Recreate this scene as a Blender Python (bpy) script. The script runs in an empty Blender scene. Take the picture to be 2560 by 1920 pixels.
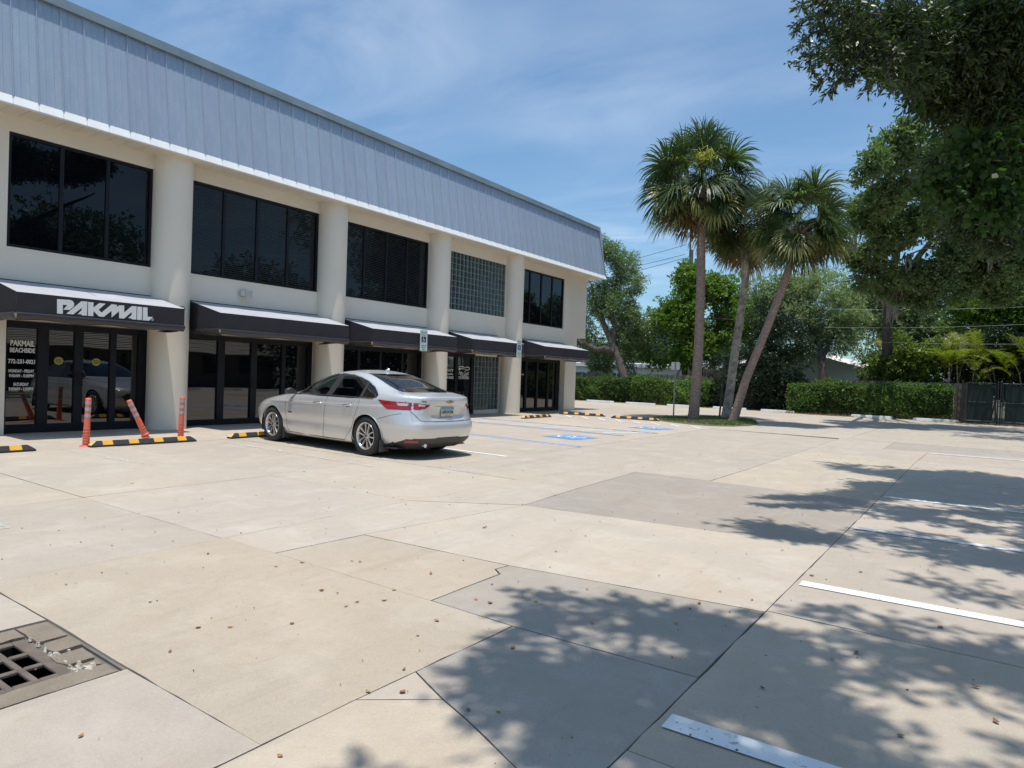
import bpy, math, random
import numpy as np
from mathutils import Vector, Matrix
from mathutils.geometry import tessellate_polygon
R = math.radians
random.seed(7)
RNG = np.random.default_rng(11)
SC = bpy.context.scene
COL = SC.collection

# ------------------------------------------------------------------ camera
FPX, YAW, PITCH, ROLL = 1690.83, -0.61152, -0.01309, 0.035438   # focal length for a 2560 px wide picture
CAM = np.array([15.0817, 0.0, 1.4706])
_f = np.array([math.sin(YAW)*math.cos(PITCH), math.cos(YAW)*math.cos(PITCH), math.sin(PITCH)])
_r = np.array([math.cos(YAW), -math.sin(YAW), 0.0])
_u = np.cross(_r, _f)
_cr, _sr = math.cos(ROLL), math.sin(ROLL)
_r, _u = _cr*_r + _sr*_u, -_sr*_r + _cr*_u
cam_data = bpy.data.cameras.new('camera')
cam = bpy.data.objects.new('camera', cam_data); COL.objects.link(cam)
cam_data.sensor_width = 36.0
cam_data.lens = FPX/2560*36.0
cam_data.clip_start = 0.05
cam_data.clip_end = 3000
M = Matrix(((_r[0], _u[0], -_f[0], CAM[0]), (_r[1], _u[1], -_f[1], CAM[1]), (_r[2], _u[2], -_f[2], CAM[2]), (0, 0, 0, 1)))
cam.matrix_world = M
SC.camera = cam

def _ray(px, py):
    return _f*FPX + _r*(px-1280) + _u*(960-py)
def gnd(px, py, z=0.0):
    "survey: the point of the ground seen at a place of the photograph"
    d = _ray(px, py); t = (z-CAM[2])/d[2]; p = CAM + t*d
    return (float(p[0]), float(p[1]))
def atx(px, py, x):
    d = _ray(px, py); t = (x-CAM[0])/d[0]; p = CAM + t*d
    return (float(p[0]), float(p[1]), float(p[2]))
def aty(px, py, y):
    d = _ray(px, py); t = (y-CAM[1])/d[1]; p = CAM + t*d
    return (float(p[0]), float(p[1]), float(p[2]))

# ------------------------------------------------------------------ world and sun
SUN_DIR = Vector((0.085, -0.13, 1.0)).normalized()      # towards the sun, close to overhead
SUN_EL = math.asin(SUN_DIR.z)
SUN_AZ = math.atan2(SUN_DIR.x, SUN_DIR.y)
world = bpy.data.worlds.new('World'); SC.world = world
world.use_nodes = True
nt = world.node_tree; nt.nodes.clear()
def wn(t, **k):
    n = nt.nodes.new(t)
    for a, b in k.items(): setattr(n, a, b)
    return n
def wl(a, b): nt.links.new(a, b)
sky = wn('ShaderNodeTexSky'); sky.sky_type = 'NISHITA'; sky.sun_disc = False
sky.sun_elevation = SUN_EL; sky.sun_rotation = SUN_AZ
sky.altitude = 0; sky.air_density = 1.0; sky.dust_density = 1.1; sky.ozone_density = 2.6
tc = wn('ShaderNodeTexCoord')
sep = wn('ShaderNodeSeparateXYZ'); wl(tc.outputs['Generated'], sep.inputs[0])
def wm(op, a, b=None, c=None, clamp=False):
    n = wn('ShaderNodeMath', operation=op, use_clamp=clamp)
    for i, v in enumerate((a, b, c)):
        if v is None: continue
        if isinstance(v, (int, float)): n.inputs[i].default_value = v
        else: wl(v, n.inputs[i])
    return n.outputs[0]
# thin cirrus: the view direction projected on a high layer, so the wisps stretch towards the horizon
zc = wm('MAXIMUM', sep.outputs[2], 0.06)
cx = wm('DIVIDE', sep.outputs[0], zc); cy = wm('DIVIDE', sep.outputs[1], zc)
comb = wn('ShaderNodeCombineXYZ'); wl(cx, comb.inputs[0]); wl(cy, comb.inputs[1])
mp = wn('ShaderNodeMapping'); wl(comb.outputs[0], mp.inputs[0])
mp.inputs['Rotation'].default_value = (0, 0, R(28)); mp.inputs['Scale'].default_value = (0.6, 1.0, 1)
mp.inputs['Location'].default_value = (0.35, 1.4, 0)
n1 = wn('ShaderNodeTexNoise'); wl(mp.outputs[0], n1.inputs['Vector'])
n1.inputs['Scale'].default_value = 1.1; n1.inputs['Detail'].default_value = 9; n1.inputs['Roughness'].default_value = 0.55
n1.inputs['Distortion'].default_value = 0.6
n2 = wn('ShaderNodeTexNoise'); wl(comb.outputs[0], n2.inputs['Vector'])
n2.inputs['Scale'].default_value = 0.55; n2.inputs['Detail'].default_value = 3
mr = wn('ShaderNodeMapRange'); mr.inputs['From Min'].default_value = 0.40; mr.inputs['From Max'].default_value = 0.92
wl(n1.outputs[0], mr.inputs['Value'])
mr2 = wn('ShaderNodeMapRange'); mr2.inputs['From Min'].default_value = 0.34; mr2.inputs['From Max'].default_value = 0.66
wl(n2.outputs[0], mr2.inputs['Value'])
cov = wm('MULTIPLY', mr.outputs[0], mr2.outputs[0])
cov = wm('MULTIPLY_ADD', cov, 0.60, 0.045, clamp=True)
cov = wm('MULTIPLY', cov, wm('MULTIPLY', sep.outputs[2], 5.0, clamp=True))
mixc = wn('ShaderNodeMix', data_type='RGBA')
wl(cov, mixc.inputs[0]); 
skm = wn('ShaderNodeMix', data_type='RGBA', blend_type='MULTIPLY'); skm.inputs[0].default_value = 1
wl(sky.outputs[0], skm.inputs[6]); skm.inputs[7].default_value = (0.80, 1.07, 1.17, 1)
wl(skm.outputs[2], mixc.inputs[6]); mixc.inputs[7].default_value = (8.4, 9.2, 9.9, 1)
bg = wn('ShaderNodeBackground'); bg.inputs['Strength'].default_value = 0.13
wl(mixc.outputs[2], bg.inputs[0])
wo = wn('ShaderNodeOutputWorld'); wl(bg.outputs[0], wo.inputs[0])

sd = bpy.data.lights.new('sun', 'SUN'); sd.energy = 4.2; sd.angle = R(0.53); sd.color = (1.0, 0.955, 0.89)
sun = bpy.data.objects.new('sun', sd); COL.objects.link(sun)
sun.rotation_euler = SUN_DIR.to_track_quat('Z', 'Y').to_euler()
sun.location = (10, 0, 40)

SC.view_settings.view_transform = 'Standard'
SC.view_settings.look = 'None'
SC.view_settings.exposure = 0.0
SC.view_settings.gamma = 1.0
SC.view_settings.use_curve_mapping = False
SC.cycles.max_bounces = 8
SC.cycles.transparent_max_bounces = 12
SC.cycles.diffuse_bounces = 4
SC.cycles.caustics_reflective = False
SC.cycles.caustics_refractive = False

# ------------------------------------------------------------------ materials
def nodes(name):
    m = bpy.data.materials.new(name); m.use_nodes = True
    t = m.node_tree; t.nodes.clear()
    out = t.nodes.new('ShaderNodeOutputMaterial')
    return m, t, out
def c4(c): return (c[0], c[1], c[2], 1.0)
def mat(name, col, col2=None, scale=4.0, rough=0.7, metal=0.0, bump=0.0, bscale=60.0, spec=0.5, coat=0.0,
        detail=4.0, objcol=False, coord='Object', stretch=None, speck=0.0, emit=None):
    "principled surface whose colour drifts between two tones, with fine relief"
    m, t, out = nodes(name)
    p = t.nodes.new('ShaderNodeBsdfPrincipled')
    t.links.new(p.outputs[0], out.inputs[0])
    p.inputs['Roughness'].default_value = rough; p.inputs['Metallic'].default_value = metal
    p.inputs['Specular IOR Level'].default_value = spec; p.inputs['Coat Weight'].default_value = coat
    p.inputs['Coat Roughness'].default_value = 0.05
    if coord == 'Object':
        v = t.nodes.new('ShaderNodeTexCoord').outputs['Object']
    else:
        v = t.nodes.new('ShaderNodeNewGeometry').outputs['Position']
    if stretch:
        mpn = t.nodes.new('ShaderNodeMapping'); mpn.inputs['Scale'].default_value = stretch
        t.links.new(v, mpn.inputs[0]); v = mpn.outputs[0]
    if col2 is None: col2 = tuple(x*0.86 for x in col)
    no = t.nodes.new('ShaderNodeTexNoise'); no.inputs['Scale'].default_value = scale; no.inputs['Detail'].default_value = detail
    t.links.new(v, no.inputs['Vector'])
    rg = t.nodes.new('ShaderNodeMapRange'); rg.inputs['From Min'].default_value = 0.3; rg.inputs['From Max'].default_value = 0.7
    t.links.new(no.outputs[0], rg.inputs['Value'])
    mx = t.nodes.new('ShaderNodeMix'); mx.data_type = 'RGBA'
    mx.inputs[6].default_value = c4(col); mx.inputs[7].default_value = c4(col2)
    t.links.new(rg.outputs[0], mx.inputs[0])
    colout = mx.outputs[2]
    if speck:
        ns = t.nodes.new('ShaderNodeTexNoise'); ns.inputs['Scale'].default_value = bscale*1.5; ns.inputs['Detail'].default_value = 2
        t.links.new(v, ns.inputs['Vector'])
        r2 = t.nodes.new('ShaderNodeMapRange'); r2.inputs['From Min'].default_value = 0.3; r2.inputs['From Max'].default_value = 0.7
        r2.inputs['To Min'].default_value = 1-speck; r2.inputs['To Max'].default_value = 1+speck
        t.links.new(ns.outputs[0], r2.inputs['Value'])
        sc = t.nodes.new('ShaderNodeVectorMath'); sc.operation = 'SCALE'
        t.links.new(colout, sc.inputs[0]); t.links.new(r2.outputs[0], sc.inputs['Scale']); colout = sc.outputs[0]
    if objcol:
        oi = t.nodes.new('ShaderNodeObjectInfo')
        m2 = t.nodes.new('ShaderNodeMix'); m2.data_type = 'RGBA'; m2.blend_type = 'MULTIPLY'; m2.inputs[0].default_value = 1
        t.links.new(colout, m2.inputs[6]); t.links.new(oi.outputs['Color'], m2.inputs[7]); colout = m2.outputs[2]
    t.links.new(colout, p.inputs['Base Color'])
    if emit:
        p.inputs['Emission Color'].default_value = c4(emit[0]); p.inputs['Emission Strength'].default_value = emit[1]
    if bump:
        nb = t.nodes.new('ShaderNodeTexNoise'); nb.inputs['Scale'].default_value = bscale; nb.inputs['Detail'].default_value = 3
        t.links.new(v, nb.inputs['Vector'])
        b = t.nodes.new('ShaderNodeBump'); b.inputs['Strength'].default_value = bump; b.inputs['Distance'].default_value = 0.01
        t.links.new(nb.outputs[0], b.inputs['Height']); t.links.new(b.outputs[0], p.inputs['Normal'])
    return m
MAT = {}

# ------------------------------------------------------------------ object helpers
def tag(o, label=None, cat=None, group=None, kind=None):
    if label: o['label'] = label
    if cat: o['category'] = cat
    if group: o['group'] = group
    if kind: o['kind'] = kind
    return o
def thing(name, label, cat, loc=(0, 0, 0), rotz=0.0, group=None):
    o = bpy.data.objects.new(name, None); COL.objects.link(o)
    o.empty_display_size = 0.3
    o.location = loc; o.rotation_euler = (0, 0, rotz)
    return tag(o, label, cat, group)
def link(name, mesh, parent=None, loc=None, rot=None, scale=None):
    o = bpy.data.objects.new(name, mesh); COL.objects.link(o)
    if parent is not None: o.parent = parent
    if loc is not None: o.location = loc
    if rot is not None: o.rotation_euler = rot
    if scale is not None: o.scale = scale
    return o
class MB:
    "collects faces for one mesh"
    def __init__(s): s.v = []; s.f = []; s.sm = []
    def add(s, vs, fs, smooth=False):
        b = len(s.v); s.v += [tuple(map(float, p)) for p in vs]
        s.f += [tuple(i+b for i in f) for f in fs]; s.sm += [smooth]*len(fs)
        return s
    def box(s, x0, x1, y0, y1, z0, z1):
        v = [(x, y, z) for z in (z0, z1) for y in (y0, y1) for x in (x0, x1)]
        return s.add(v, [(0, 2, 3, 1), (4, 5, 7, 6), (0, 1, 5, 4), (2, 6, 7, 3), (0, 4, 6, 2), (1, 3, 7, 5)])
    def hexa(s, v):
        "eight corners: bottom four counterclockwise, top four"
        return s.add(v, [(3, 2, 1, 0), (4, 5, 6, 7), (0, 1, 5, 4), (1, 2, 6, 5), (2, 3, 7, 6), (3, 0, 4, 7)])
    def quad(s, a, b, c, d): return s.add([a, b, c, d], [(0, 1, 2, 3)])
    def prism(s, poly, z0, z1, caps=True):
        n = len(poly)
        v = [(p[0], p[1], z0) for p in poly] + [(p[0], p[1], z1) for p in poly]
        f = [(i, (i+1) % n, n+(i+1) % n, n+i) for i in range(n)]
        tri = tessellate_polygon([[Vector((p[0], p[1], 0)) for p in poly]])
        if caps:
            for t in tri:
                a, b, c = t
                cr = (poly[b][0]-poly[a][0])*(poly[c][1]-poly[a][1])-(poly[b][1]-poly[a][1])*(poly[c][0]-poly[a][0])
                if cr < 0: a, b, c = a, c, b
                f.append((n+a, n+b, n+c)); f.append((c, b, a))
        area = sum(poly[i][0]*poly[(i+1) % n][1]-poly[(i+1) % n][0]*poly[i][1] for i in range(n))
        if area < 0: f[:n] = [tuple(reversed(q)) for q in f[:n]]
        return s.add(v, f)
    def tube(s, pts, rad, n=8, cap=True, smooth=True):
        pts = [np.array(p, float) for p in pts]; m = len(pts)
        if not hasattr(rad, '__len__'): rad = [rad]*m
        vs = []; prev = None
        for i in range(m):
            t = pts[min(i+1, m-1)]-pts[max(i-1, 0)]; t = t/(np.linalg.norm(t)+1e-9)
            if prev is None:
                a = np.array([0, 0, 1.]) if abs(t[2]) < .9 else np.array([1., 0, 0])
                u = np.cross(t, a)
            else: u = prev - t*(prev@t)
            u = u/(np.linalg.norm(u)+1e-9); prev = u; w = np.cross(t, u)
            for k in range(n):
                an = 2*math.pi*k/n; vs.append(pts[i]+rad[i]*(math.cos(an)*u+math.sin(an)*w))
        fs = [(i*n+k, i*n+(k+1) % n, (i+1)*n+(k+1) % n, (i+1)*n+k) for i in range(m-1) for k in range(n)]
        s.add(vs, fs, smooth)
        if cap:
            s.add(vs[:n], [tuple(range(n-1, -1, -1))]); s.add(vs[-n:], [tuple(range(n))])
        return s
    def lathe(s, prof, n=24, cx=0, cy=0, smooth=True, close=False):
        "profile of (r, z) turned about the z axis"
        vs = [(cx+r*math.cos(2*math.pi*k/n), cy+r*math.sin(2*math.pi*k/n), z) for r, z in prof for k in range(n)]
        m = len(prof); rng = range(m if close else m-1)
        fs = [(i*n+k, i*n+(k+1) % n, ((i+1) % m)*n+(k+1) % n, ((i+1) % m)*n+k) for i in rng for k in range(n)]
        return s.add(vs, fs, smooth)
    def xform(s, mtx):
        s.v = [tuple(mtx @ Vector(p)) for p in s.v]; return s
    def mesh(s, name, m=None):
        me = bpy.data.meshes.new(name); me.from_pydata(s.v, [], s.f); me.update()
        me.polygons.foreach_set('use_smooth', s.sm)
        if m is not None: me.materials.append(m)
        return me
    def build(s, name, m, parent=None, loc=None, rot=None, scale=None):
        return link(name, s.mesh(name, m), parent, loc, rot, scale)
def bevelled(o, w=0.01, seg=2):
    b = o.modifiers.new('bevel', 'BEVEL'); b.width = w; b.segments = seg; b.limit_method = 'ANGLE'; b.angle_limit = R(40)
    return o
def raw_mesh(name, V, F, m, smooth=False, tint=None):
    "mesh from numpy arrays; F is (n,3) or (n,4)"
    V = np.asarray(V, dtype=np.float32); F = np.asarray(F, dtype=np.int32)
    me = bpy.data.meshes.new(name)
    me.vertices.add(len(V)); me.vertices.foreach_set('co', V.ravel())
    k = F.shape[1]
    me.loops.add(F.size); me.loops.foreach_set('vertex_index', F.ravel())
    me.polygons.add(len(F)); me.polygons.foreach_set('loop_start', np.arange(0, F.size, k, dtype=np.int32))
    me.polygons.foreach_set('loop_total', np.full(len(F), k, dtype=np.int32))
    me.polygons.foreach_set('use_smooth', np.full(len(F), smooth))
    me.update(calc_edges=True)
    if tint is not None:
        a = me.attributes.new('tint', 'FLOAT', 'FACE'); a.data.foreach_set('value', np.asarray(tint, np.float32))
    me.materials.append(m)
    return me
def text_obj(name, s, size, m, parent, origin, right, up, align='CENTER', bold=0.0, extrude=0.0006, sx=1.0, shear=0.0):
    "lettering as flat mesh: origin is the base line, right and up span its plane"
    cu = bpy.data.curves.new(name, 'FONT'); cu.body = s; cu.size = size; cu.align_x = align
    cu.offset = bold; cu.extrude = extrude; cu.shear = shear; cu.resolution_u = 2; cu.space_line = 0.95
    tmp = bpy.data.objects.new(name+'_tmp', cu); COL.objects.link(tmp)
    dg = bpy.context.evaluated_depsgraph_get(); dg.update()
    me = bpy.data.meshes.new_from_object(tmp.evaluated_get(dg))
    bpy.data.objects.remove(tmp); bpy.data.curves.remove(cu)
    r = Vector(right).normalized(); u = Vector(up).normalized(); n = r.cross(u)
    mt = Matrix(((r.x, u.x, n.x, origin[0]), (r.y, u.y, n.y, origin[1]), (r.z, u.z, n.z, origin[2]), (0, 0, 0, 1))) @ Matrix.Diagonal((sx, 1, 1, 1))
    me.transform(mt); me.materials.clear(); me.materials.append(m)
    me.name = name
    return link(name, me, parent)
# ------------------------------------------------------------------ ground
MAT['soil'] = mat('soil', (0.09, 0.075, 0.05), (0.05, 0.06, 0.03), scale=0.6, rough=0.95, bump=0.4, bscale=20, coord='W')
def concrete_material():
    m, t, out = nodes('concrete')
    L = t.links.new; N = t.nodes.new
    p = N('ShaderNodeBsdfPrincipled'); L(p.outputs[0], out.inputs[0])
    p.inputs['Roughness'].default_value = 0.86; p.inputs['Specular IOR Level'].default_value = 0.3
    pos = N('ShaderNodeNewGeometry').outputs['Position']
    def noise(scale, detail=4, rough=.55, dist=0, stretch=None):
        v = pos
        if stretch:
            mp_ = N('ShaderNodeMapping'); mp_.inputs['Scale'].default_value = stretch; L(v, mp_.inputs[0]); v = mp_.outputs[0]
        n = N('ShaderNodeTexNoise'); n.inputs['Scale'].default_value = scale; n.inputs['Detail'].default_value = detail
        n.inputs['Roughness'].default_value = rough; n.inputs['Distortion'].default_value = dist
        L(v, n.inputs['Vector']); return n.outputs[0]
    def rng(v, a, b, c, d):
        r = N('ShaderNodeMapRange'); L(v, r.inputs['Value'])
        for i, x in zip(('From Min', 'From Max', 'To Min', 'To Max'), (a, b, c, d)): r.inputs[i].default_value = x
        return r.outputs[0]
    def mix(fac, a, b, mode='MIX'):
        x = N('ShaderNodeMix'); x.data_type = 'RGBA'; x.blend_type = mode
        if isinstance(fac, float): x.inputs[0].default_value = fac
        else: L(fac, x.inputs[0])
        for i, v in ((6, a), (7, b)):
            if isinstance(v, tuple): x.inputs[i].default_value = c4(v)
            else: L(v, x.inputs[i])
        return x.outputs[2]
    col = mix(rng(noise(0.42, 5, .6, .6), .35, .68, 0, 1), (0.50, 0.448, 0.378), (0.445, 0.413, 0.365))
    col = mix(rng(noise(1.7, 6, .65, .4), .48, .74, 0, .75), col, (0.57, 0.535, 0.475))          # worn pale patches
    col = mix(rng(noise(1.1, 5, .7, 1.5, (1, .25, 1)), .56, .78, 0, .55), col, (0.37, 0.33, 0.27))   # darker drifts
    col = mix(rng(noise(9, 5, .7), .50, .78, 0, .36), col, (0.34, 0.31, 0.265))
    col = mix(rng(noise(150, 2, .6), .56, .76, 0, .60), col, (0.29, 0.26, 0.22))     # sand grains
    col = mix(rng(noise(62, 3, .7), .50, .72, 0, .30), col, (0.62, 0.58, 0.51))
    col = mix(rng(noise(38, 3, .6), .70, .74, 0, .6), col, (0.24, 0.21, 0.17))       # small spots
    # tyre-dragged streaks along the lane, rusty blushes, hairline cracks
    col = mix(rng(noise(2.2, 6, .7, .3, (2.2, .16, 1)), .55, .80, 0, .38), col, (0.30, 0.285, 0.26))
    col = mix(rng(noise(.65, 4, .6, 1.2), .60, .78, 0, .40), col, (0.44, 0.345, 0.25))
    oi = N('ShaderNodeObjectInfo')
    col = mix(1.0, col, oi.outputs['Color'], 'MULTIPLY'); col = mix(1.0, col, (.95, .90, .85), 'MULTIPLY')
    L(col, p.inputs['Base Color'])
    b = N('ShaderNodeBump'); b.inputs['Strength'].default_value = 0.35; b.inputs['Distance'].default_value = 0.004
    h = N('ShaderNodeMath'); h.operation = 'ADD'; L(noise(220, 2), h.inputs[0]); L(noise(30, 4), h.inputs[1])
    L(h.outputs[0], b.inputs['Height']); L(b.outputs[0], p.inputs['Normal'])
    return m
MAT['concrete'] = concrete_material()
MAT['joint'] = mat('joint_filler', (0.12, 0.112, 0.10), (0.20, 0.185, 0.16), scale=9, rough=0.95, coord='W')
g = MB()
for (a, b, c, d) in ((-400, 10.80, -300, 600), (11.76, 400, -300, 600), (10.80, 11.76, -300, 0.67), (10.80, 11.76, 1.63, 600)): g.quad((a, c, -0.075), (b, c, -0.075), (b, d, -0.075), (a, d, -0.075))
g.build('ground', MAT['soil'])['kind'] = 'structure'
lot = bpy.data.objects.new('parking_lot', None); COL.objects.link(lot); lot['kind'] = 'structure'
_j = MB()
for (a, b, c, d) in ((-13, 10.80, -14, 38.6), (11.76, 26, -14, 38.6), (10.80, 11.76, -14, 0.67), (10.80, 11.76, 1.63, 38.6)): _j.quad((a, c, -0.03), (b, c, -0.03), (b, d, -0.03), (a, d, -0.03))
_j.build('joint_filler', MAT['joint'], lot)
def inset(poly, d):
    n = len(poly); res = []
    ar = sum(poly[i][0]*poly[(i+1) % n][1]-poly[(i+1) % n][0]*poly[i][1] for i in range(n))
    if ar < 0: poly = poly[::-1]
    for i in range(n):
        a, b, c = (Vector(poly[(i+k) % n]) for k in (-1, 0, 1))
        e1 = (b-a).normalized(); e2 = (c-b).normalized()
        n1 = Vector((-e1.y, e1.x)); n2 = Vector((-e2.y, e2.x)); k = (n1+n2)
        k = k/max(0.35, 1+n1.dot(n2)); res.append(b+k*d)
    return [tuple(p) for p in res]
def rough_edge(poly, step=0.15, amp=0.0024):
    out = []
    for i in range(len(poly)):
        a = Vector(poly[i]); b = Vector(poly[(i+1) % len(poly)]); L = (b-a).length
        if L > 30 or (a.y+b.y)/2 > 14: out.append(tuple(a)); continue
        k = max(1, int(L/step)); nrm = Vector((-(b-a).y, (b-a).x)).normalized()
        for j in range(k):
            q = a+(b-a)*(j/k)
            if j: q += nrm*random.uniform(-amp, amp)*(3.0 if random.random() < .12 else 1)
            out.append((q.x, q.y))
    return out
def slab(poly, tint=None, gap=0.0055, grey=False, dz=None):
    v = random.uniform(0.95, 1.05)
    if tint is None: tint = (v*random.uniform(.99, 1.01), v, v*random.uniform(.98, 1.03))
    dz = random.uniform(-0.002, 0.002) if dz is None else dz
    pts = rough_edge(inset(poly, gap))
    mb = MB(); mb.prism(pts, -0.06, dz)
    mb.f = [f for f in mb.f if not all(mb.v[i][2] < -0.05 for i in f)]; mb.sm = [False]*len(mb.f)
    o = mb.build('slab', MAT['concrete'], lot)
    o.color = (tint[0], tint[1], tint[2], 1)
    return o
def rect(x0, x1, y0, y1, **k): return slab([(x0, y0), (x1, y0), (x1, y1), (x0, y1)], **k)
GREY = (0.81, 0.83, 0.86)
XB = 13.965
for y0, y1 in ((-12, -7), (-7, -3), (-3, 1.4), (1.4, 5.65), (5.65, 10.4), (10.4, 15.0), (15.0, 20.5), (20.5, 26.0)):
    rect(-0.6, 2.82, y0, y1, gap=.003)
for y0, y1 in ((-12, -6), (-6, -1), (-1, 3.3), (3.3, 5.65)):
    rect(2.82, 7.22, y0, y1, gap=.0035)
    if y1 < 5: rect(7.22, 9.82, y0, y1, gap=.0035)
rect(2.82, 7.15, 5.65, 7.9, gap=.002)
slab([(7.22, 3.3), (9.82, 3.3), (9.75, 5.65), (7.15, 5.65)], gap=.003)
slab([(7.15, 5.65), (9.75, 5.65), (9.70, 7.85), (8.18, 7.9), (7.15, 7.9)], gap=.002)
slab([(2.82, 7.9), (8.18, 7.9), (8.10, 12.0), (2.82, 12.0)])
slab([(2.82, 12.0), (8.10, 12.0), (8.03, 16.5), (2.82, 16.5)])
slab([(2.82, 16.5), (8.03, 16.5), (7.95, 21.2), (2.82, 21.2)])
rect(2.82, 7.95, 21.2, 26.0)
# around the drain
rect(9.82, 10.80, -3, 1.63); rect(10.80, 11.76, -3, 0.67); rect(11.76, 12.83, -3, 1.61)
rect(9.82, 12.83, -12, -3)
slab([(9.82, 1.63), (10.80, 1.63), (11.76, 1.61), (12.83, 1.60), (12.86, 3.26), (12.20, 3.28), (10.53, 3.31), (9.82, 3.33)], gap=.0045, tint=(.965, .94, .895))
slab([(9.82, 3.33), (10.53, 3.31), (10.58, 4.20), (10.83, 6.38), (9.75, 5.65)], gap=.003)
slab([(9.75, 5.65), (10.83, 6.38), (10.70, 7.82), (9.70, 7.85)], gap=.003)
slab([(10.53, 3.31), (12.20, 3.28), (12.19, 4.05), (12.09, 4.13), (12.11, 4.28), (10.58, 4.20)], tint=(.98, .96, .92))
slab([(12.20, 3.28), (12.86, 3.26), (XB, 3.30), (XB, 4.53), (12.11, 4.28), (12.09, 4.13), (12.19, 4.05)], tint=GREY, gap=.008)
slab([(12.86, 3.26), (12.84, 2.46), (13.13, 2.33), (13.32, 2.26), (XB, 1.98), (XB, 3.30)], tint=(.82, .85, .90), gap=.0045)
slab([(12.84, 2.46), (12.83, 2.08), (13.13, 2.33)], gap=.004)
slab([(12.83, 2.08), (12.83, -3), (XB, -3), (XB, 1.98), (13.32, 2.26), (13.13, 2.33)], tint=(1.06, 1.03, .98), gap=.006)
rect(12.83, XB, -12, -3)
slab([(10.58, 4.20), (12.11, 4.28), (XB, 4.53), (XB, 6.78), (10.83, 6.38)], tint=(1.08, 1.08, 1.08), gap=.0035)
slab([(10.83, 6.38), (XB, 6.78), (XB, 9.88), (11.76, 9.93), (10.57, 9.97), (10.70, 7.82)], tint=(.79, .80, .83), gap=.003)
slab([(8.18, 7.90), (9.70, 7.85), (10.70, 7.82), (10.57, 9.97), (11.76, 9.93), (11.78, 11.93), (8.10, 12.0)], gap=.004)
slab([(11.76, 9.93), (XB, 9.88), (XB, 16.1), (11.76, 16.3), (11.78, 11.93)], tint=(1.05, 1.04, 1.0), gap=.004)
slab([(8.10, 12.0), (11.78, 11.93), (11.76, 16.3), (11.72, 20.8), (7.95, 21.2), (8.03, 16.5)], gap=.004)
slab([(11.76, 16.3), (XB, 16.1), (14.01, 18.8), (13.08, 18.55), (13.08, 21.2), (11.70, 21.2), (11.72, 20.8)], gap=.003)
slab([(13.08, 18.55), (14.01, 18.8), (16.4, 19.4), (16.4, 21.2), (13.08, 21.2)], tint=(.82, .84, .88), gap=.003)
rect(16.4, 26, 19.4, 21.2)
for y0, y1 in ((-12, -6), (-6, -2), (-2, 2.475), (2.475, 4.56), (4.56, 7.0), (7.0, 10.0), (10.0, 13.1), (13.1, 16.1)):
    rect(XB, 19.6, y0, y1, gap=.0045); rect(19.6, 26, y0, y1)
slab([(XB, 16.1), (19.6, 16.1), (19.6, 19.4), (16.4, 19.4), (14.01, 18.8)]); rect(19.6, 26, 16.1, 19.4)
xs = [-13, -8.5, -4, -0.6]
for a, b in zip(xs, xs[1:]):
    for y0, y1 in ((27.4, 32.5), (32.5, 38.4)): rect(a, b, y0, y1, gap=.004)
for y0, y1 in ((26.0, 27.4), (27.4, 32.5), (32.5, 38.4)):
    for a, b in zip([-0.6, 3.4, 7.7, 11.9, 16.2, 21, 26], [3.4, 7.7, 11.9, 16.2, 21, 26]): rect(a, b, y0, y1, gap=.004)
for a, b in zip([7.95, 11.9, 16.2, 21], [11.9, 16.2, 21, 26]): rect(a, b, 21.2, 26.0, gap=.004)

# drain: frame of broken paving, iron grate, rubble
MAT['paver'] = mat('drain_collar', (0.20, 0.162, 0.122), (0.26, 0.215, 0.165), scale=5, rough=.9, bump=.5, bscale=90, speck=.12)
MAT['chip'] = mat('broken_cement', (0.55, 0.51, 0.43), (0.40, 0.36, 0.29), scale=14, rough=.95, bump=1.0, bscale=60)
MAT['iron'] = mat('cast_iron', (0.125, 0.105, 0.09), (0.19, 0.15, 0.12), scale=9, rough=.8, metal=0.0, spec=.2, bump=.5, bscale=120)
MAT['dark'] = mat('dark_pit', (0.006, 0.006, 0.006), (0.012, 0.01, 0.008), rough=1)  # near-black colour stands in for the unlit depth under the grate
dr = thing('storm_drain', 'rusty storm drain grate in a broken brown concrete collar, lower left of the lot', 'drain', (11.28, 1.15, 0))
ox, oy = 11.28, 1.15
def collar(poly, z=-0.004):
    p = rough_edge([(a-ox, b-oy) for a, b in poly], step=.05, amp=.004)
    o = MB().prism(p, -0.05, z).build('paver', MAT['paver'], dr); return o
gx0, gx1, gy0, gy1 = 10.98, 11.585, 0.83, 1.455
collar([(10.815, 1.475), (11.10, 1.475), (11.10, 1.615), (10.815, 1.615)])
collar([(11.14, 1.49), (11.20, 1.465), (11.30, 1.48), (11.29, 1.605), (11.125, 1.612)], -.002)
collar([(11.345, 1.44), (11.43, 1.435), (11.50, 1.46), (11.50, 1.575), (11.335, 1.59)])
collar([(11.53, 1.47), (11.56, 1.50), (11.60, 1.565), (11.53, 1.575)], -.006)
collar([(11.60, 0.69), (11.745, 0.69), (11.745, 1.575), (11.62, 1.575), (11.60, 1.47)])
collar([(10.815, 0.69), (10.965, 0.69), (10.965, 1.465), (10.815, 1.465)])
collar([(10.975, 0.69), (11.59, 0.69), (11.59, 0.815), (10.975, 0.815)])
mb = MB().box(10.80-ox, 11.76-ox, 0.67-oy, 1.63-oy, -0.80, -0.79); mb.box(10.79-ox, 10.80-ox, .66-oy, 1.64-oy, -.8, -.08); mb.box(11.76-ox, 11.77-ox, .66-oy, 1.64-oy, -.8, -.08); mb.box(10.80-ox, 11.76-ox, .66-oy, .67-oy, -.8, -.08); mb.box(10.80-ox, 11.76-ox, 1.63-oy, 1.64-oy, -.8, -.08); mb.build('pit', MAT['dark'], dr)
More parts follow.
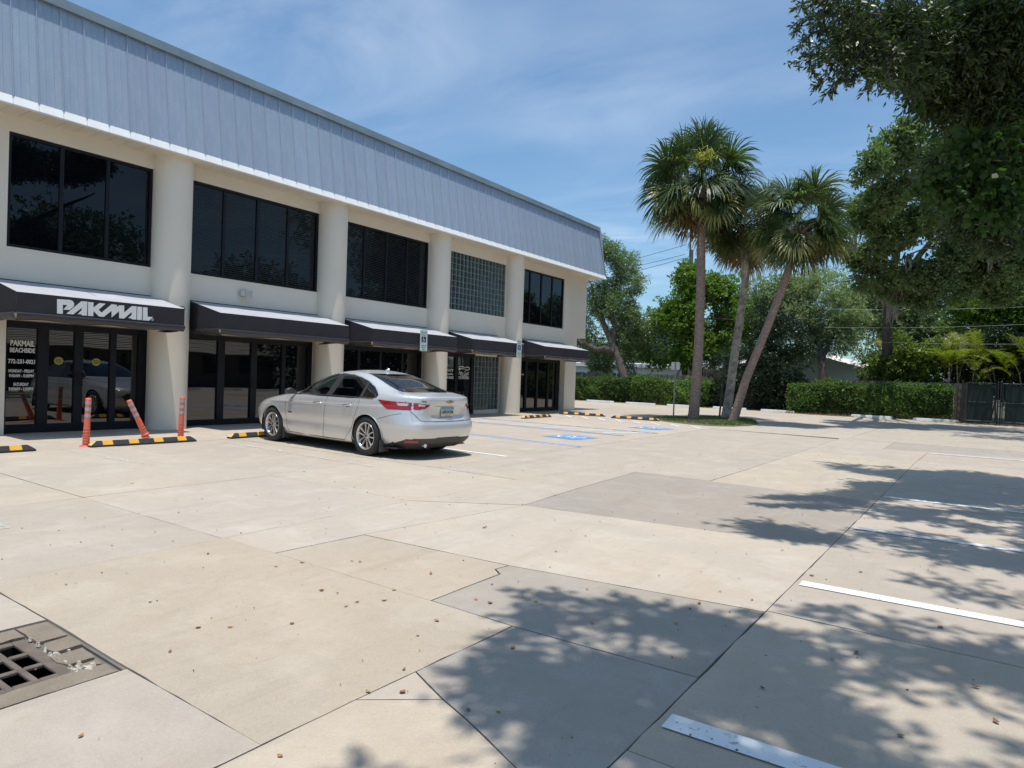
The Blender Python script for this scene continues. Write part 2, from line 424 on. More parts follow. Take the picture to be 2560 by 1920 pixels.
mb = MB().box(10.80-ox, 11.76-ox, 1.455-oy, 1.63-oy, -0.045, -0.022); mb.box(11.59-ox, 11.76-ox, .67-oy, 1.455-oy, -0.045, -0.022)
mb.build('mortar_bed', MAT['joint'], dr)
# grate with two rows of slots
mb = MB(); W_, H_ = gx1-gx0, gy1-gy0
cols_, rows_ = 3, 5
bx_ = 0.045; by_ = 0.06
sw = (W_-2*bx_-(cols_-1)*0.034)/cols_; sh = (H_-2*by_-(rows_-1)*0.030)/rows_
def gb(x0, x1, y0, y1): mb.box(gx0-ox+x0, gx0-ox+x1, gy0-oy+y0, gy0-oy+y1, -0.028, -0.010)
gb(0, W_, 0, by_); gb(0, W_, H_-by_, H_)
yy = by_
for r_ in range(rows_):
    gb(0, bx_, yy, yy+sh); gb(W_-bx_, W_, yy, yy+sh)
    for k in range(cols_-1): gb(bx_+sw+k*(sw+.034), bx_+sw+k*(sw+.034)+.034, yy, yy+sh)
    yy += sh
    if r_ < rows_-1: gb(0, W_, yy, yy+.030); yy += .030
bevelled(mb.build('grate', MAT['iron'], dr), .004, 1)
for (x, y, s) in ((11.595, 1.45, .035), (11.60, 1.50, .05), (11.58, 1.53, .03), (11.33, 1.47, .035), (11.30, 1.455, .02), (11.02, 1.468, .016), (11.12, 1.467, .02), (11.22, 1.462, .016), (11.40, 1.452, .018), (11.46, 1.46, .02), (11.53, 1.455, .022), (11.33, 1.53, .02), (11.555, 1.475, .028), (11.51, 1.50, .018)):
    mb = MB(); n = 7
    vs = [(x-ox+s*math.cos(k*2*math.pi/n)*random.uniform(.6, 1.1)*1.2, y-oy+s*.75*math.sin(k*2*math.pi/n)*random.uniform(.6, 1.1), random.uniform(-.022, -.01)) for k in range(n)]
    top = [(x-ox+s*.5*math.cos(k*2*math.pi/n+.4)*random.uniform(.5, 1.1), y-oy+s*.4*math.sin(k*2*math.pi/n+.4)*random.uniform(.6, 1.1), random.uniform(-.004, .008)) for k in range(n)]
    mb.add(vs+top+[(x-ox, y-oy, .006)], [(k, (k+1) % n, n+(k+1) % n, n+k) for k in range(n)]+[(n+k, n+(k+1) % n, 2*n) for k in range(n)])
    mb.build('rubble', MAT['chip'], dr)
for p_, lw in (((10.80, 1.635, 11.76, 1.615), .012),):
    mb = MB(); mb.hexa([(10.80-ox, 1.617-oy, -.05), (11.76-ox, 1.597-oy, -.05), (11.76-ox, 1.612-oy, -.05), (10.80-ox, 1.632-oy, -.05),
                        (10.80-ox, 1.617-oy, -.008), (11.76-ox, 1.597-oy, -.008), (11.76-ox, 1.612-oy, -.008), (10.80-ox, 1.632-oy, -.008)])
    mb.build('joint_seal', MAT['joint'], dr)

# ------------------------------------------------------------------ painted markings: sheets on the slabs
MAT['white_paint'] = mat('white_paint', (0.86, 0.88, 0.88), (0.76, 0.79, 0.80), scale=6, rough=.6, bump=.15, bscale=120)
MAT['blue_paint'] = mat('blue_paint', (0.085, 0.26, 0.56), (0.12, 0.31, 0.60), scale=8, rough=.6, bump=.15, bscale=120)
def worn(name, col, col2, keep, scale=7):
    "old paint, flaked off in places so that the concrete shows"
    m, t, out = nodes(name); L = t.links.new; N = t.nodes.new
    p = N('ShaderNodeBsdfPrincipled'); p.inputs['Roughness'].default_value = .7
    n = N('ShaderNodeTexNoise'); n.inputs['Scale'].default_value = scale; n.inputs['Detail'].default_value = 7; n.inputs['Roughness'].default_value = .7
    g_ = N('ShaderNodeNewGeometry'); L(g_.outputs['Position'], n.inputs['Vector'])
    r = N('ShaderNodeMapRange'); r.inputs['From Min'].default_value = keep-.08; r.inputs['From Max'].default_value = keep+.08; L(n.outputs[0], r.inputs['Value'])
    tr = N('ShaderNodeBsdfTransparent'); mx = N('ShaderNodeMixShader'); L(r.outputs[0], mx.inputs[0]); L(p.outputs[0], mx.inputs[1]); L(tr.outputs[0], mx.inputs[2])
    mc = N('ShaderNodeMix'); mc.data_type = 'RGBA'; mc.inputs[6].default_value = c4(col); mc.inputs[7].default_value = c4(col2)
    n2_ = N('ShaderNodeTexNoise'); n2_.inputs['Scale'].default_value = 3; L(g_.outputs['Position'], n2_.inputs['Vector']); L(n2_.outputs[0], mc.inputs[0])
    L(mc.outputs[2], p.inputs['Base Color']); L(mx.outputs[0], out.inputs[0])
    return m
MAT['worn_white'] = worn('worn_white_paint', (.84, .85, .84), (.76, .77, .75), .60)
MAT['faint_white'] = worn('faint_white_paint', (.66, .66, .63), (.6, .6, .57), .44)
MAT['worn_blue'] = worn('worn_blue_paint', (.10, .28, .58), (.13, .33, .62), .66)
MAT['fresh_white'] = worn('fresh_white_paint', (.84, .86, .86), (.70, .72, .71), .645, 16)
Z1, Z2 = 0.0065, 0.0105
def strip(mb, a, b, w, z=Z1):
    a = Vector(a); b = Vector(b); n = Vector((-(b-a).y, (b-a).x)).normalized()*w/2
    k = max(1, int((b-a).length/1.2))
    for i in range(k):
        p = a+(b-a)*(i/k); q = a+(b-a)*((i+1)/k)
        mb.quad((p.x-n.x, p.y-n.y, z), (q.x-n.x, q.y-n.y, z), (q.x+n.x, q.y+n.y, z), (p.x+n.x, p.y+n.y, z))
def stripe(a, b, w, m='fresh_white', z=Z1, name='stripe'):
    mb = MB(); strip(mb, a, b, w, z); return mb.build(name, MAT[m], marks)
marks = thing('parking_markings', 'painted stall lines, hatching and wheelchair symbols on the concrete lot', 'markings')
for y, m_, w in ((2.79, 'fresh_white', .135), (5.36, 'fresh_white', .135), (7.85, 'fresh_white', .13), (10.40, 'worn_white', .12), (12.92, 'faint_white', .12), (18.42, 'worn_white', .12), (0.25, 'fresh_white', .1)):
    stripe((XB+.04, y), (XB+5.4, y+.12), w, m_)
for y in (26.2, 28.8, 31.4):
    stripe((14.2, y), (19.5, y+.1), .1, 'worn_white')
stripe((2.9, 10.22), (8.07, 9.92), .10, 'fresh_white')
stripe((2.85, 4.80), (5.4, 4.98), .09, 'faint_white'); stripe((2.9, 7.42), (7.6, 7.25), .09, 'faint_white')
stripe((2.9, 2.45), (8.25, 2.25), .10, 'faint_white')
# accessible stalls
stripe((2.75, 13.12), (8.08, 12.60), .10, 'blue_paint'); stripe((2.75, 13.00), (8.05, 12.49), .06, 'white_paint')
stripe((1.50, 16.30), (7.45, 16.00), .10, 'blue_paint'); stripe((1.62, 16.15), (6.0, 15.93), .07, 'white_paint')
stripe((1.45, 17.78), (7.70, 17.62), .10, 'blue_paint')
mb = MB()
for i in range(9):
    x = 1.7+i*.62
    strip(mb, (x, 16.32), (x+.95, 17.68), .11)
mb.build('hatching', MAT['fresh_white'], marks)
stripe((7.05, 16.05), (7.6, 17.58), .30, 'faint_white')
stripe((1.7, 21.7), (8.05, 20.75), .10, 'white_paint'); 
mb = MB()
for i in range(8):
    x = 1.9+i*.74
    strip(mb, (x, 22.5-.10*i), (x+.74, 21.62-.118*i), .08)
mb.build('hatching', MAT['fresh_white'], marks)
def wheelchair(cx, cy, s, ang):
    o = bpy.data.objects.new('wheelchair_symbol', None)
    mb = MB(); ca, sa = math.cos(ang), math.sin(ang)
    def T(p, z): return (cx+s*(p[0]*ca-p[1]*sa), cy+s*(p[0]*sa+p[1]*ca), z)
    mb.quad(*[T(p, Z1) for p in ((-.5, -.5), (.5, -.5), (.5, .5), (-.5, .5))])
    base = mb.build('symbol_panel', MAT['worn_blue'], marks)
    fig = MB()
    for poly in wc_figure(): 
        tri = tessellate_polygon([[Vector((p[0], p[1], 0)) for p in poly]])
        fig.add([T(p, Z2) for p in poly], [tuple(t) if ((poly[t[1]][0]-poly[t[0]][0])*(poly[t[2]][1]-poly[t[0]][1])-(poly[t[1]][1]-poly[t[0]][1])*(poly[t[2]][0]-poly[t[0]][0])) > 0 else (t[0], t[2], t[1]) for t in tri])
    fig.build('symbol_figure', MAT['white_paint'], base)
def arc_band(cx, cy, r0, r1, a0, a1, n=18):
    a = [R(a0+(a1-a0)*i/n) for i in range(n+1)]
    return [(cx+r1*math.cos(t), cy+r1*math.sin(t)) for t in a]+[(cx+r0*math.cos(t), cy+r0*math.sin(t)) for t in reversed(a)]
def bar(a, b, w):
    a = Vector(a); b = Vector(b); n = Vector((-(b-a).y, (b-a).x)).normalized()*w/2
    return [tuple(a-n), tuple(b-n), tuple(b+n), tuple(a+n)]
def wc_figure():
    "seated figure in a wheelchair, unit square, head up"
    return [arc_band(-.08, .36, 0.001, .065, 0, 359, 14), bar((-.08, .28), (-.05, -.02), .085), bar((-.07, .13), (.17, .13), .06),
            bar((-.08, -.02), (.17, -.02), .085), bar((.16, .0), (.26, -.25), .075), bar((.24, -.25), (.35, -.21), .06),
            arc_band(-.04, -.15, .185, .245, 115, 385, 26)]
wheelchair(6.78, 14.42, 1.0, R(-90-8)); wheelchair(6.75, 19.35, 1.0, R(-90-8))
# ------------------------------------------------------------------ the two-storey commercial building
MAT['stucco'] = mat('stucco', (0.80, 0.73, 0.62), (0.74, 0.68, 0.58), scale=.7, rough=.9, bump=.35, bscale=130, coord='W', speck=.02)
MAT['soffit'] = mat('soffit', (0.72, 0.65, 0.53), (0.64, 0.58, 0.47), scale=1.2, rough=.85, coord='W')
MAT['trim'] = mat('white_drip_edge', (0.84, 0.84, 0.82), (0.76, 0.76, 0.74), scale=2.5, rough=.5)
MAT['metal_panel'] = mat('weathered_blue_grey_panel', (0.295, 0.375, 0.485), (0.385, 0.45, 0.55), scale=2.2, rough=.62, metal=0.12, stretch=(1, 1, .35), objcol=True, bump=.1, bscale=30, detail=6, speck=.04, spec=.35)
MAT['coping'] = mat('roof_coping', (0.30, 0.37, 0.40), (0.22, 0.28, 0.31), scale=1.5, rough=.5)
MAT['frame'] = mat('black_window_frame', (0.008, 0.010, 0.015), (0.012, 0.014, 0.020), scale=3, rough=.5, spec=.25)
MAT['sill'] = mat('pale_metal', (0.55, 0.55, 0.53), (0.45, 0.45, 0.44), rough=.5)
MAT['roofing'] = mat('flat_roofing', (0.45, 0.45, 0.44), (0.35, 0.35, 0.34), scale=1, rough=.9, coord='W')
def glass_mat(name, base=(0.006, 0.008, 0.012), ior=1.52, wav=0.0, rough=0.0, tint=(1, 1, 1)):
    m, t, out = nodes(name); L = t.links.new; N = t.nodes.new
    p = N('ShaderNodeBsdfPrincipled'); p.inputs['Base Color'].default_value = c4(base); p.inputs['Roughness'].default_value = rough
    p.inputs['IOR'].default_value = ior; p.inputs['Specular Tint'].default_value = c4(tint)
    if wav:
        g_ = N('ShaderNodeNewGeometry'); n = N('ShaderNodeTexNoise'); n.inputs['Scale'].default_value = .9; n.inputs['Detail'].default_value = 1
        L(g_.outputs['Position'], n.inputs['Vector']); b = N('ShaderNodeBump'); b.inputs['Strength'].default_value = wav; b.inputs['Distance'].default_value = .02
        L(n.outputs[0], b.inputs['Height']); L(b.outputs[0], p.inputs['Normal'])
    L(p.outputs[0], out.inputs[0]); return m
MAT['dark_glass'] = glass_mat('dark_tinted_glass', base=(.003, .004, .006), wav=.10, ior=1.8)
MAT['upper_glass'] = glass_mat('upper_tinted_glass', base=(.002, .003, .006), wav=.07, ior=1.40)
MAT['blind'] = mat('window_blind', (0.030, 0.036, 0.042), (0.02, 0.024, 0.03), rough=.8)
MAT['block_glass'] = None
def block_material():
    m, t, out = nodes('glass_block'); L = t.links.new; N = t.nodes.new
    p = N('ShaderNodeBsdfPrincipled'); p.inputs['Roughness'].default_value = .12; p.inputs['IOR'].default_value = 1.5
    tc_ = N('ShaderNodeTexCoord'); s_ = N('ShaderNodeSeparateXYZ'); L(tc_.outputs['Object'], s_.inputs[0])
    oi = N('ShaderNodeObjectInfo')
    # each block's colour runs from dark at its near edge to pale green
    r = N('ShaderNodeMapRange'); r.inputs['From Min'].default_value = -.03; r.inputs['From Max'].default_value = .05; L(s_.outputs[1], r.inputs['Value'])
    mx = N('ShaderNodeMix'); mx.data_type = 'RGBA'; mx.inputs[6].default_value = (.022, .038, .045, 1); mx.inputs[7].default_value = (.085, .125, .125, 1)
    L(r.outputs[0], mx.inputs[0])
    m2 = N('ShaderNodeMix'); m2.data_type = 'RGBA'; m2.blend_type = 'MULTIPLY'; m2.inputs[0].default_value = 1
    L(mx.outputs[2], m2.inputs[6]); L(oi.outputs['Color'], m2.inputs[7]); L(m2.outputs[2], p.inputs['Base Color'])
    n = N('ShaderNodeTexNoise'); n.inputs['Scale'].default_value = 14; L(tc_.outputs['Object'], n.inputs['Vector'])
    b = N('ShaderNodeBump'); b.inputs['Strength'].default_value = .3; b.inputs['Distance'].default_value = .02; L(n.outputs[0], b.inputs['Height']); L(b.outputs[0], p.inputs['Normal'])
    L(p.outputs[0], out.inputs[0]); return m
MAT['block_glass'] = block_material()
MAT['mortar'] = mat('white_mortar', (.40, .45, .44), (.32, .37, .36), scale=5, rough=.8)

bld = thing('commercial_building', 'two-storey cream stucco building with round columns, black windows and a blue-grey mansard roof', 'building', (0, 0, 0))
ZU0, ZU1 = 2.20, 6.05            # upper wall
WT = .30
openings = [(4.90, 7.585, 3.55, 5.70), (8.34, 12.09, 3.55, 5.70), (12.84, 16.53, 3.55, 5.70), (17.36, 20.86, 3.66, 5.64), (21.72, 25.22, 3.55, 5.70)]
YE = 27.2
BY0 = -9.0
more_left = [(-3.9, -.9, 3.55, 5.70), (0.5, 3.1, 3.55, 5.70)]
ops = more_left + openings
mb = MB()
y = BY0
for (a, b, z0, z1) in ops:
    mb.box(-WT, 0, y, a, ZU0, ZU1); mb.box(-WT, 0, a, b, ZU0, z0); mb.box(-WT, 0, a, b, z1, ZU1); y = b
mb.box(-WT, 0, y, YE, 3.28, ZU1); mb.box(-WT, 0, y, 26.45, ZU0, 3.28)
mb.box(-12, -WT, YE-WT, YE, 3.28, ZU1)
mb.box(-12, -WT, 26.45, YE, 3.262, 3.28); mb.box(-WT, 0, 26.45, YE, 3.262, 3.28)
mb.box(-12, -WT, 26.45-WT, 26.45, 0, 3.26)
mb.build('upper_wall', MAT['stucco'], bld)
# lower piers between the shop fronts
fronts = [(4.93, 7.66), (8.34, 12.17), (12.84, 16.62), (17.36, 21.02), (21.72, 25.48)]
fl = [(-3.9, -.9), (0.5, 3.1)]
y = BY0
for (a, b) in fl+fronts+[(26.45, 27)]:
    MB().box(-WT, 0, y, a, -.02, ZU0-.001).build('pier', MAT['stucco'], bld); y = b
mb = MB().box(-WT-.25, -WT, BY0, 26.1, ZU0-.03, ZU0+.02); mb.build('lintel', MAT['soffit'], bld)
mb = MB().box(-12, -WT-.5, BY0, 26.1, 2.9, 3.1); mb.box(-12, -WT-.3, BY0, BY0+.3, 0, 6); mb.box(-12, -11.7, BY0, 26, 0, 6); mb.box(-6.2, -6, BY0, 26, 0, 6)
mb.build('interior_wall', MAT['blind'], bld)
for cy_ in (-.9+.41, 3.53, 7.98, 12.49, 16.94, 21.30):
    n = 40
    prof = [(.41, 0.0), (.41, 6.0)]
    o = MB().lathe(prof, n=48).build('column', MAT['stucco'], bld, loc=(.05, cy_, .0))
# soffit boards
mb = MB(); k = 0
yy = BY0
SW = .305
while yy < YE+.55:
    y2 = min(yy+SW, YE+.58)
    mb.box(0.002, .575, yy+.004, y2-.004, 6.0, 6.02); yy += SW
mb.box(-12, .57, BY0, YE+.57, 6.022, 6.05)
mb.box(-11, .0, YE+.005, YE+.575, 6.0, 6.021)
so = mb.build('soffit', MAT['soffit'], bld)
# mansard: pans 0.405 m wide between standing seams, two small ribs each
XB0, ZB0, XT0, ZT0 = .60, 6.155, .31, 8.22
PW = .4055
def panel_mesh():
    mb = MB(); L = 1.0
    prof = [(0, 0), (.006, .030), (.018, .030), (.024, 0), (.125, 0), (.135, .009), (.145, 0), (.262, 0), (.272, .009), (.282, 0), (PW, 0)]
    d = np.array([XT0-XB0, ZT0-ZB0]); nrm = np.array([d[1], -d[0]]); nrm = nrm/np.linalg.norm(nrm)
    vs = []
    for (x, z) in ((XB0, ZB0), (XT0, ZT0)):
        for (yy, h) in prof: vs.append((x+nrm[0]*h, yy, z+nrm[1]*h))
    n = len(prof)
    fs = [(i, i+1, n+i+1, n+i) for i in range(n-1)]
    return mb.add(vs, fs).mesh('roof_panel', MAT['metal_panel'])
pm = panel_mesh()
def drip_mesh():
    mb = MB()
    pr = [(.585, 5.995), (.668, 5.995), (.668, 6.006), (.604, 6.165)]
    n = 4
    vs = [(x, .003, z) for x, z in pr]+[(x, PW-.003, z) for x, z in pr]
    return mb.add(vs, [(i, (i+1) % n, n+(i+1) % n, n+i) for i in range(n)]+[(3, 2, 1, 0), (4, 5, 6, 7)]).mesh('drip_edge', MAT['trim'])
dm = drip_mesh()
y0s = 4.735-PW*int((4.735-BY0)/PW)
k = 0; yy = y0s
while yy < YE+.60-.05:
    last = yy+PW > YE+.6
    v = random.uniform(.97, 1.03)
    if last:
        w = YE+.6-yy
        o = link('roof_panel', pm, bld, (0, yy, 0), scale=(1, w/PW, 1)); d_ = link('drip_edge', dm, bld, (0, yy, 0), scale=(1, w/PW, 1))
    else:
        o = link('roof_panel', pm, bld, (0, yy, 0)); d_ = link('drip_edge', dm, bld, (0, yy, 0))
    o.color = (v, v*random.uniform(.98, 1.02), v, 1)
    yy += PW
mb = MB()   # the far sloping end of the mansard, cut by the hip
yT = YE+.60-(XB0-XT0)
me_ = mb.add([(XB0, YE+.6, ZB0), (XT0, yT, ZT0), (-11.7, yT, ZT0), (-12, YE+.6, ZB0)], [(0, 3, 2, 1)])
mb.build('end_panel', MAT['metal_panel'], bld)
# trim the panels that run past the hip by a hip cap in front
MB().tube([(XB0+.02, YE+.60, ZB0-.0), (XT0+.02, yT, ZT0+.02)], .025, n=6).build('hip_cap', MAT['coping'], bld)
mb = MB(); mb.box(-.2, XT0+.075, BY0, yT+.06, ZT0-.01, ZT0+.13); mb.box(-12, -.2, yT-.2, yT+.06, ZT0-.01, ZT0+.13)
mb.box(XT0+.055, XT0+.085, BY0, yT+.07, ZT0-.05, ZT0+.02)
mb.build('coping', MAT['coping'], bld)
MB().box(-12, -.2, BY0, yT-.2, ZT0-.2, ZT0-.1).build('flat_roof', MAT['roofing'], bld)

# windows
def window(a, b, z0, z1, n, blinds=False):
    fr = MB(); x1 = -.045; x0 = -.12; t = .06
    fr.box(x0, x1, a, b, z0, z0+t); fr.box(x0, x1, a, b, z1-t, z1); fr.box(x0, x1, a, a+t, z0+t, z1-t); fr.box(x0, x1, b-t, b, z0+t, z1-t)
    pw = (b-a-2*t)/n
    for i in range(1, n): fr.box(x0, x1-.01, a+t+i*pw-.035, a+t+i*pw+.035, z0+t, z1-t)
    f = fr.build('window', MAT['frame'], bld)
    for i in range(n):
        ya = a+t+i*pw+(.035 if i else 0); yb = a+t+(i+1)*pw-(.035 if i < n-1 else 0)
        p = MB(); tl = random.uniform(-.002, .002)
        p.box(-.095+tl, -.085+tl, ya, yb, z0+t, z1-t)
        p.build('pane', MAT['upper_glass'], f)
    if blinds:
        bl = MB(); zz = z0+t+.02
        while zz < z1-t-.02:
            bl.box(-.0835, -.0822, a+t+.05, b-t-.05, zz, zz+.012); zz += .05
        bl.build('blind', MAT['blind'], f)
    MB().box(-.12, .012, a-.02, b+.02, z0-.03, z0-.001).build('window_sill', MAT['stucco'], f)
window(*more_left[0], 3); window(*more_left[1], 3)
window(*openings[0], 3); window(*openings[1], 4, True); window(*openings[2], 4, True); window(*openings[4], 4)
def glass_wall(y0, y1, z0, z1, x, nc, nr):
    p = (y1-y0)/nc; q = (z1-z0)/nr
    MB().box(x-.10, x-.052, y0, y1, z0, z1).build('mortar_grid', MAT['mortar'], bld)
    j = .005
    mb = MB(); hy, hz = p/2-j, q/2-j; dep = .012
    vs = [(-.055, -hy, -hz), (-.055, hy, -hz), (-.055, hy, hz), (-.055, -hy, hz), (0, -hy, -hz), (0, hy, -hz), (0, hy, hz), (0, -hy, hz),
          (dep, -hy*.8, -hz*.8), (dep, hy*.8, -hz*.8), (dep, hy*.8, hz*.8), (dep, -hy*.8, hz*.8)]
    fs = [(0, 1, 5, 4), (1, 2, 6, 5), (2, 3, 7, 6), (3, 0, 4, 7), (4, 5, 9, 8), (5, 6, 10, 9), (6, 7, 11, 10), (7, 4, 8, 11), (8, 9, 10, 11)]
    me = mb.add(vs, fs).mesh('glass_block', MAT['block_glass'])
    # white face joints, proud of the mortar
    gr = MB()
    for i in range(nc+1): gr.box(x-.051, x-.006, y0+i*p-j+.001, y0+i*p+j-.001, z0, z1)
    for k in range(nr+1): gr.box(x-.051, x-.0075, y0, y1, z0+k*q-j+.001, z0+k*q+j-.001)
    gr.build('joint_grid', MAT['mortar'], bld)
    for i in range(nc):
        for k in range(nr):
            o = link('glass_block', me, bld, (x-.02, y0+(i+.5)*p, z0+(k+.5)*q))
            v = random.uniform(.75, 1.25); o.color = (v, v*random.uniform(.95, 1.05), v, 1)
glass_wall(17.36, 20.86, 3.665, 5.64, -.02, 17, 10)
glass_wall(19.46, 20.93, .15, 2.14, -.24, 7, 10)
MB().box(-WT, -.20, 19.44, 21.02, -.01, .145).box(-WT, -.2, 20.935, 21.02, .146, ZU0-.01).box(-WT, -.2, 19.435, 20.934, 2.145, ZU0-.01).build('block_surround', MAT['stucco'], bld)

# shop fronts
MAT['vinyl'] = mat('white_vinyl', (.80, .80, .78), (.74, .74, .72), rough=.6)
MAT['vinyl_yellow'] = mat('yellow_vinyl', (.42, .37, .07), (.36, .31, .06), rough=.6)
MAT['vinyl_pale'] = mat('pale_blue_vinyl', (.55, .60, .68), (.45, .50, .60), scale=20, rough=.6)
MAT['steel'] = mat('brushed_steel', (.5, .5, .5), (.4, .4, .4), rough=.3, metal=.9)
XS = -.30
def shopfront(a, b, members, doors=(), ztop=ZU0-.02, bottom=.14):
    "members: list of (y0, y1) dark uprights; the rest is glass"
    fr = MB(); x0, x1 = XS-.05, XS+.045
    for (p, q) in members: fr.box(x0, x1, p, q, 0.0, ztop)
    g_ = []
    for (p0, p1), (q0, q1) in zip(members, members[1:]):
        g_.append((p1, q0)); fr.box(x0, x1-.006, p1, q0, 0.0, bottom); fr.box(x0, x1-.006, p1, q0, ztop-.13, ztop)
    f = fr.build('shopfront', MAT['frame'], bld)
    for i, (p, q) in enumerate(g_):
        MB().box(XS-.012, XS-.002, p, q, bottom, ztop-.13).build('door_pane' if i in doors else 'pane', MAT['dark_glass'], f)
    for i in doors:
        p, q = g_[i]
        e = MB()
        yy = q+.03 if (i+1 in doors) or len(doors) == 1 else p-.03
        e.tube([(x1, yy, .95), (x1+.05, yy, .95), (x1+.05, yy, 1.2), (x1, yy, 1.2)], .009, n=6)
        e.build('door_handle', MAT['frame'], f)
    return f
for a, b in fl: shopfront(a, b, [(a, a+.1), ((a+b)/2-.05, (a+b)/2+.05), (b-.1, b)])
s1 = shopfront(4.93, 7.66, [(4.93, 5.03), (5.55, 5.74), (6.21, 6.37), (6.90, 7.02), (7.49, 7.66)], doors=(1, 2), bottom=.17)
s2 = shopfront(8.34, 12.17, [(8.34, 8.44), (9.37, 9.55), (10.28, 10.45), (11.20, 11.31), (12.04, 12.17)], doors=(1,))
s3 = shopfront(12.84, 16.62, [(12.84, 12.95), (13.84, 13.94), (14.72, 14.81), (15.68, 15.77), (16.5, 16.62)])
s4 = shopfront(17.36, 19.44, [(17.36, 17.5), (18.36, 18.50), (19.28, 19.44)], doors=(0, 1))
s5 = shopfront(21.72, 25.48, [(21.72, 21.85), (22.80, 22.93), (23.64, 23.76), (24.50, 24.62), (25.2, 25.48)], bottom=.16)
XV = XS+.0035-.002
YR, ZR = (0, 1, 0), (0, 0, 1)
def word(p, s, y, z, h, w=None, m='vinyl', bold=.018, shear=0., align='CENTER', x=XV):
    o = text_obj('lettering', s, h/.70, MAT[m], p, (x, y, z), YR, ZR, bold=bold*h*1.25, shear=shear, align=align)
    if w:
        xs_ = [v.co.y for v in o.data.vertices]; ww = max(xs_)-min(xs_); k = w/ww; mid = (max(xs_)+min(xs_))/2
        for v in o.data.vertices: v.co.y = y+(v.co.y-mid)*k
    return o
yc = 5.295
word(s1, 'PAKMAIL', yc+.01, 1.70, .105, .41, bold=.04); word(s1, 'BEACHSIDE', yc+.01, 1.575, .085, .42, bold=.04)
word(s1, '772-231-0021', yc, 1.36, .078, .45, bold=.04)
word(s1, 'MONDAY - FRIDAY', yc, 1.185, .058, .43, bold=.04); word(s1, '9:00AM - 5:30PM', yc, 1.092, .058, .41, bold=.04)
word(s1, 'SATURDAY', yc, .925, .058, .26, bold=.04); word(s1, '9:00AM - 1:00PM', yc, .835, .058, .41, bold=.04)
MB().box(XV, XV+.001, 5.09, 5.49, .765, .79).build('decal', mat('dark_yellow_strip', (.10, .09, .03), rough=.7), s1)
def disc(p, y, z, r, m, name='decal', ry=None):
    mb = MB(); n = 28; ry = ry or r
    vs = [(XV+.0005, y+ry*math.cos(2*math.pi*k/n), z+r*math.sin(2*math.pi*k/n)) for k in range(n)]
    mb.add(vs, [tuple(range(n))]); return mb.build(name, MAT[m] if isinstance(m, str) else m, p)
for y_ in (5.935, 6.640):
    disc(s1, y_, 1.435, .077, 'vinyl_yellow', ry=.083)
    ln = MB()
    for k, (z_, w_) in enumerate(((1.47, .10), (1.452, .13), (1.434, .12), (1.416, .13), (1.398, .09))): ln.box(XV+.001, XV+.0016, y_-w_/2, y_+w_/2, z_, z_+.008)
    ln.build('decal_print', MAT['frame'], s1)
    word(s1, '- - - - - - -', y_, .80, .012, .38, m='vinyl_yellow')
disc(s1, 6.44, .19, .05, 'vinyl_pale', ry=.042)
word(s4, 'Decors', 18.0, 1.52, .13, .62, bold=.01, shear=.35); word(s4, 'by Jacqueline', 18.02, 1.40, .085, .58, bold=.01, shear=.35); word(s4, '772.234.0602', 17.98, 1.27, .09, .72, bold=.03)
word(s4, 'Palm Coast', 18.90, 1.42, .13, .60, bold=.01, shear=.35); word(s4, 'COMPANIES', 18.90, 1.362, .045, .40, bold=.03); word(s4, '772.794.5555', 18.90, 1.27, .085, .60, bold=.03)
# swoosh emblem of two looping ribbons
em = MB()
def ribbon(pts, w):
    for i in range(len(pts)-1):
        (a, b), (c, d) = pts[i], pts[i+1]; l = math.hypot(c-a, d-b)+1e-9; nx, ny = -(d-b)/l, (c-a)/l
        w0 = w*math.sin(math.pi*(i+.6)/(len(pts)+.2))**.5; w1 = w*math.sin(math.pi*(i+1.6)/(len(pts)+.2))**.5 if i < len(pts)-2 else w*.3
        em.quad((XV, a-nx*w0, b-ny*w0), (XV, c-nx*w1, d-ny*w1), (XV, c+nx*w1, d+ny*w1), (XV, a+nx*w0, b+ny*w0))
ribbon([(18.60, 1.69), (18.72, 1.715), (18.84, 1.71), (18.92, 1.68), (18.90, 1.645), (18.80, 1.64), (18.70, 1.645)], .016)
em.box(XV, XV+.001, 18.60, 18.70, 1.585, 1.66)
ribbon([(18.80, 1.60), (18.90, 1.655), (19.02, 1.70), (19.14, 1.705), (19.22, 1.67), (19.20, 1.62), (19.10, 1.59), (18.98, 1.60), (18.92, 1.63)], .016)
em.build('emblem', MAT['vinyl'], s4)
em = MB(); ribbon([(18.0, 2.0), (18.1, 2.03), (18.22, 2.01), (18.34, 2.03)], .008); ribbon([(18.05, 1.95), (18.16, 1.98), (18.3, 1.955)], .007); ribbon([(17.95, 1.70), (17.96, 1.76), (17.99, 1.79), (18.0, 1.72)], .012); em.build('emblem', MAT['vinyl'], s4)
word(s5, '& Company', 22.50, 1.49, .075, .50, bold=.0)

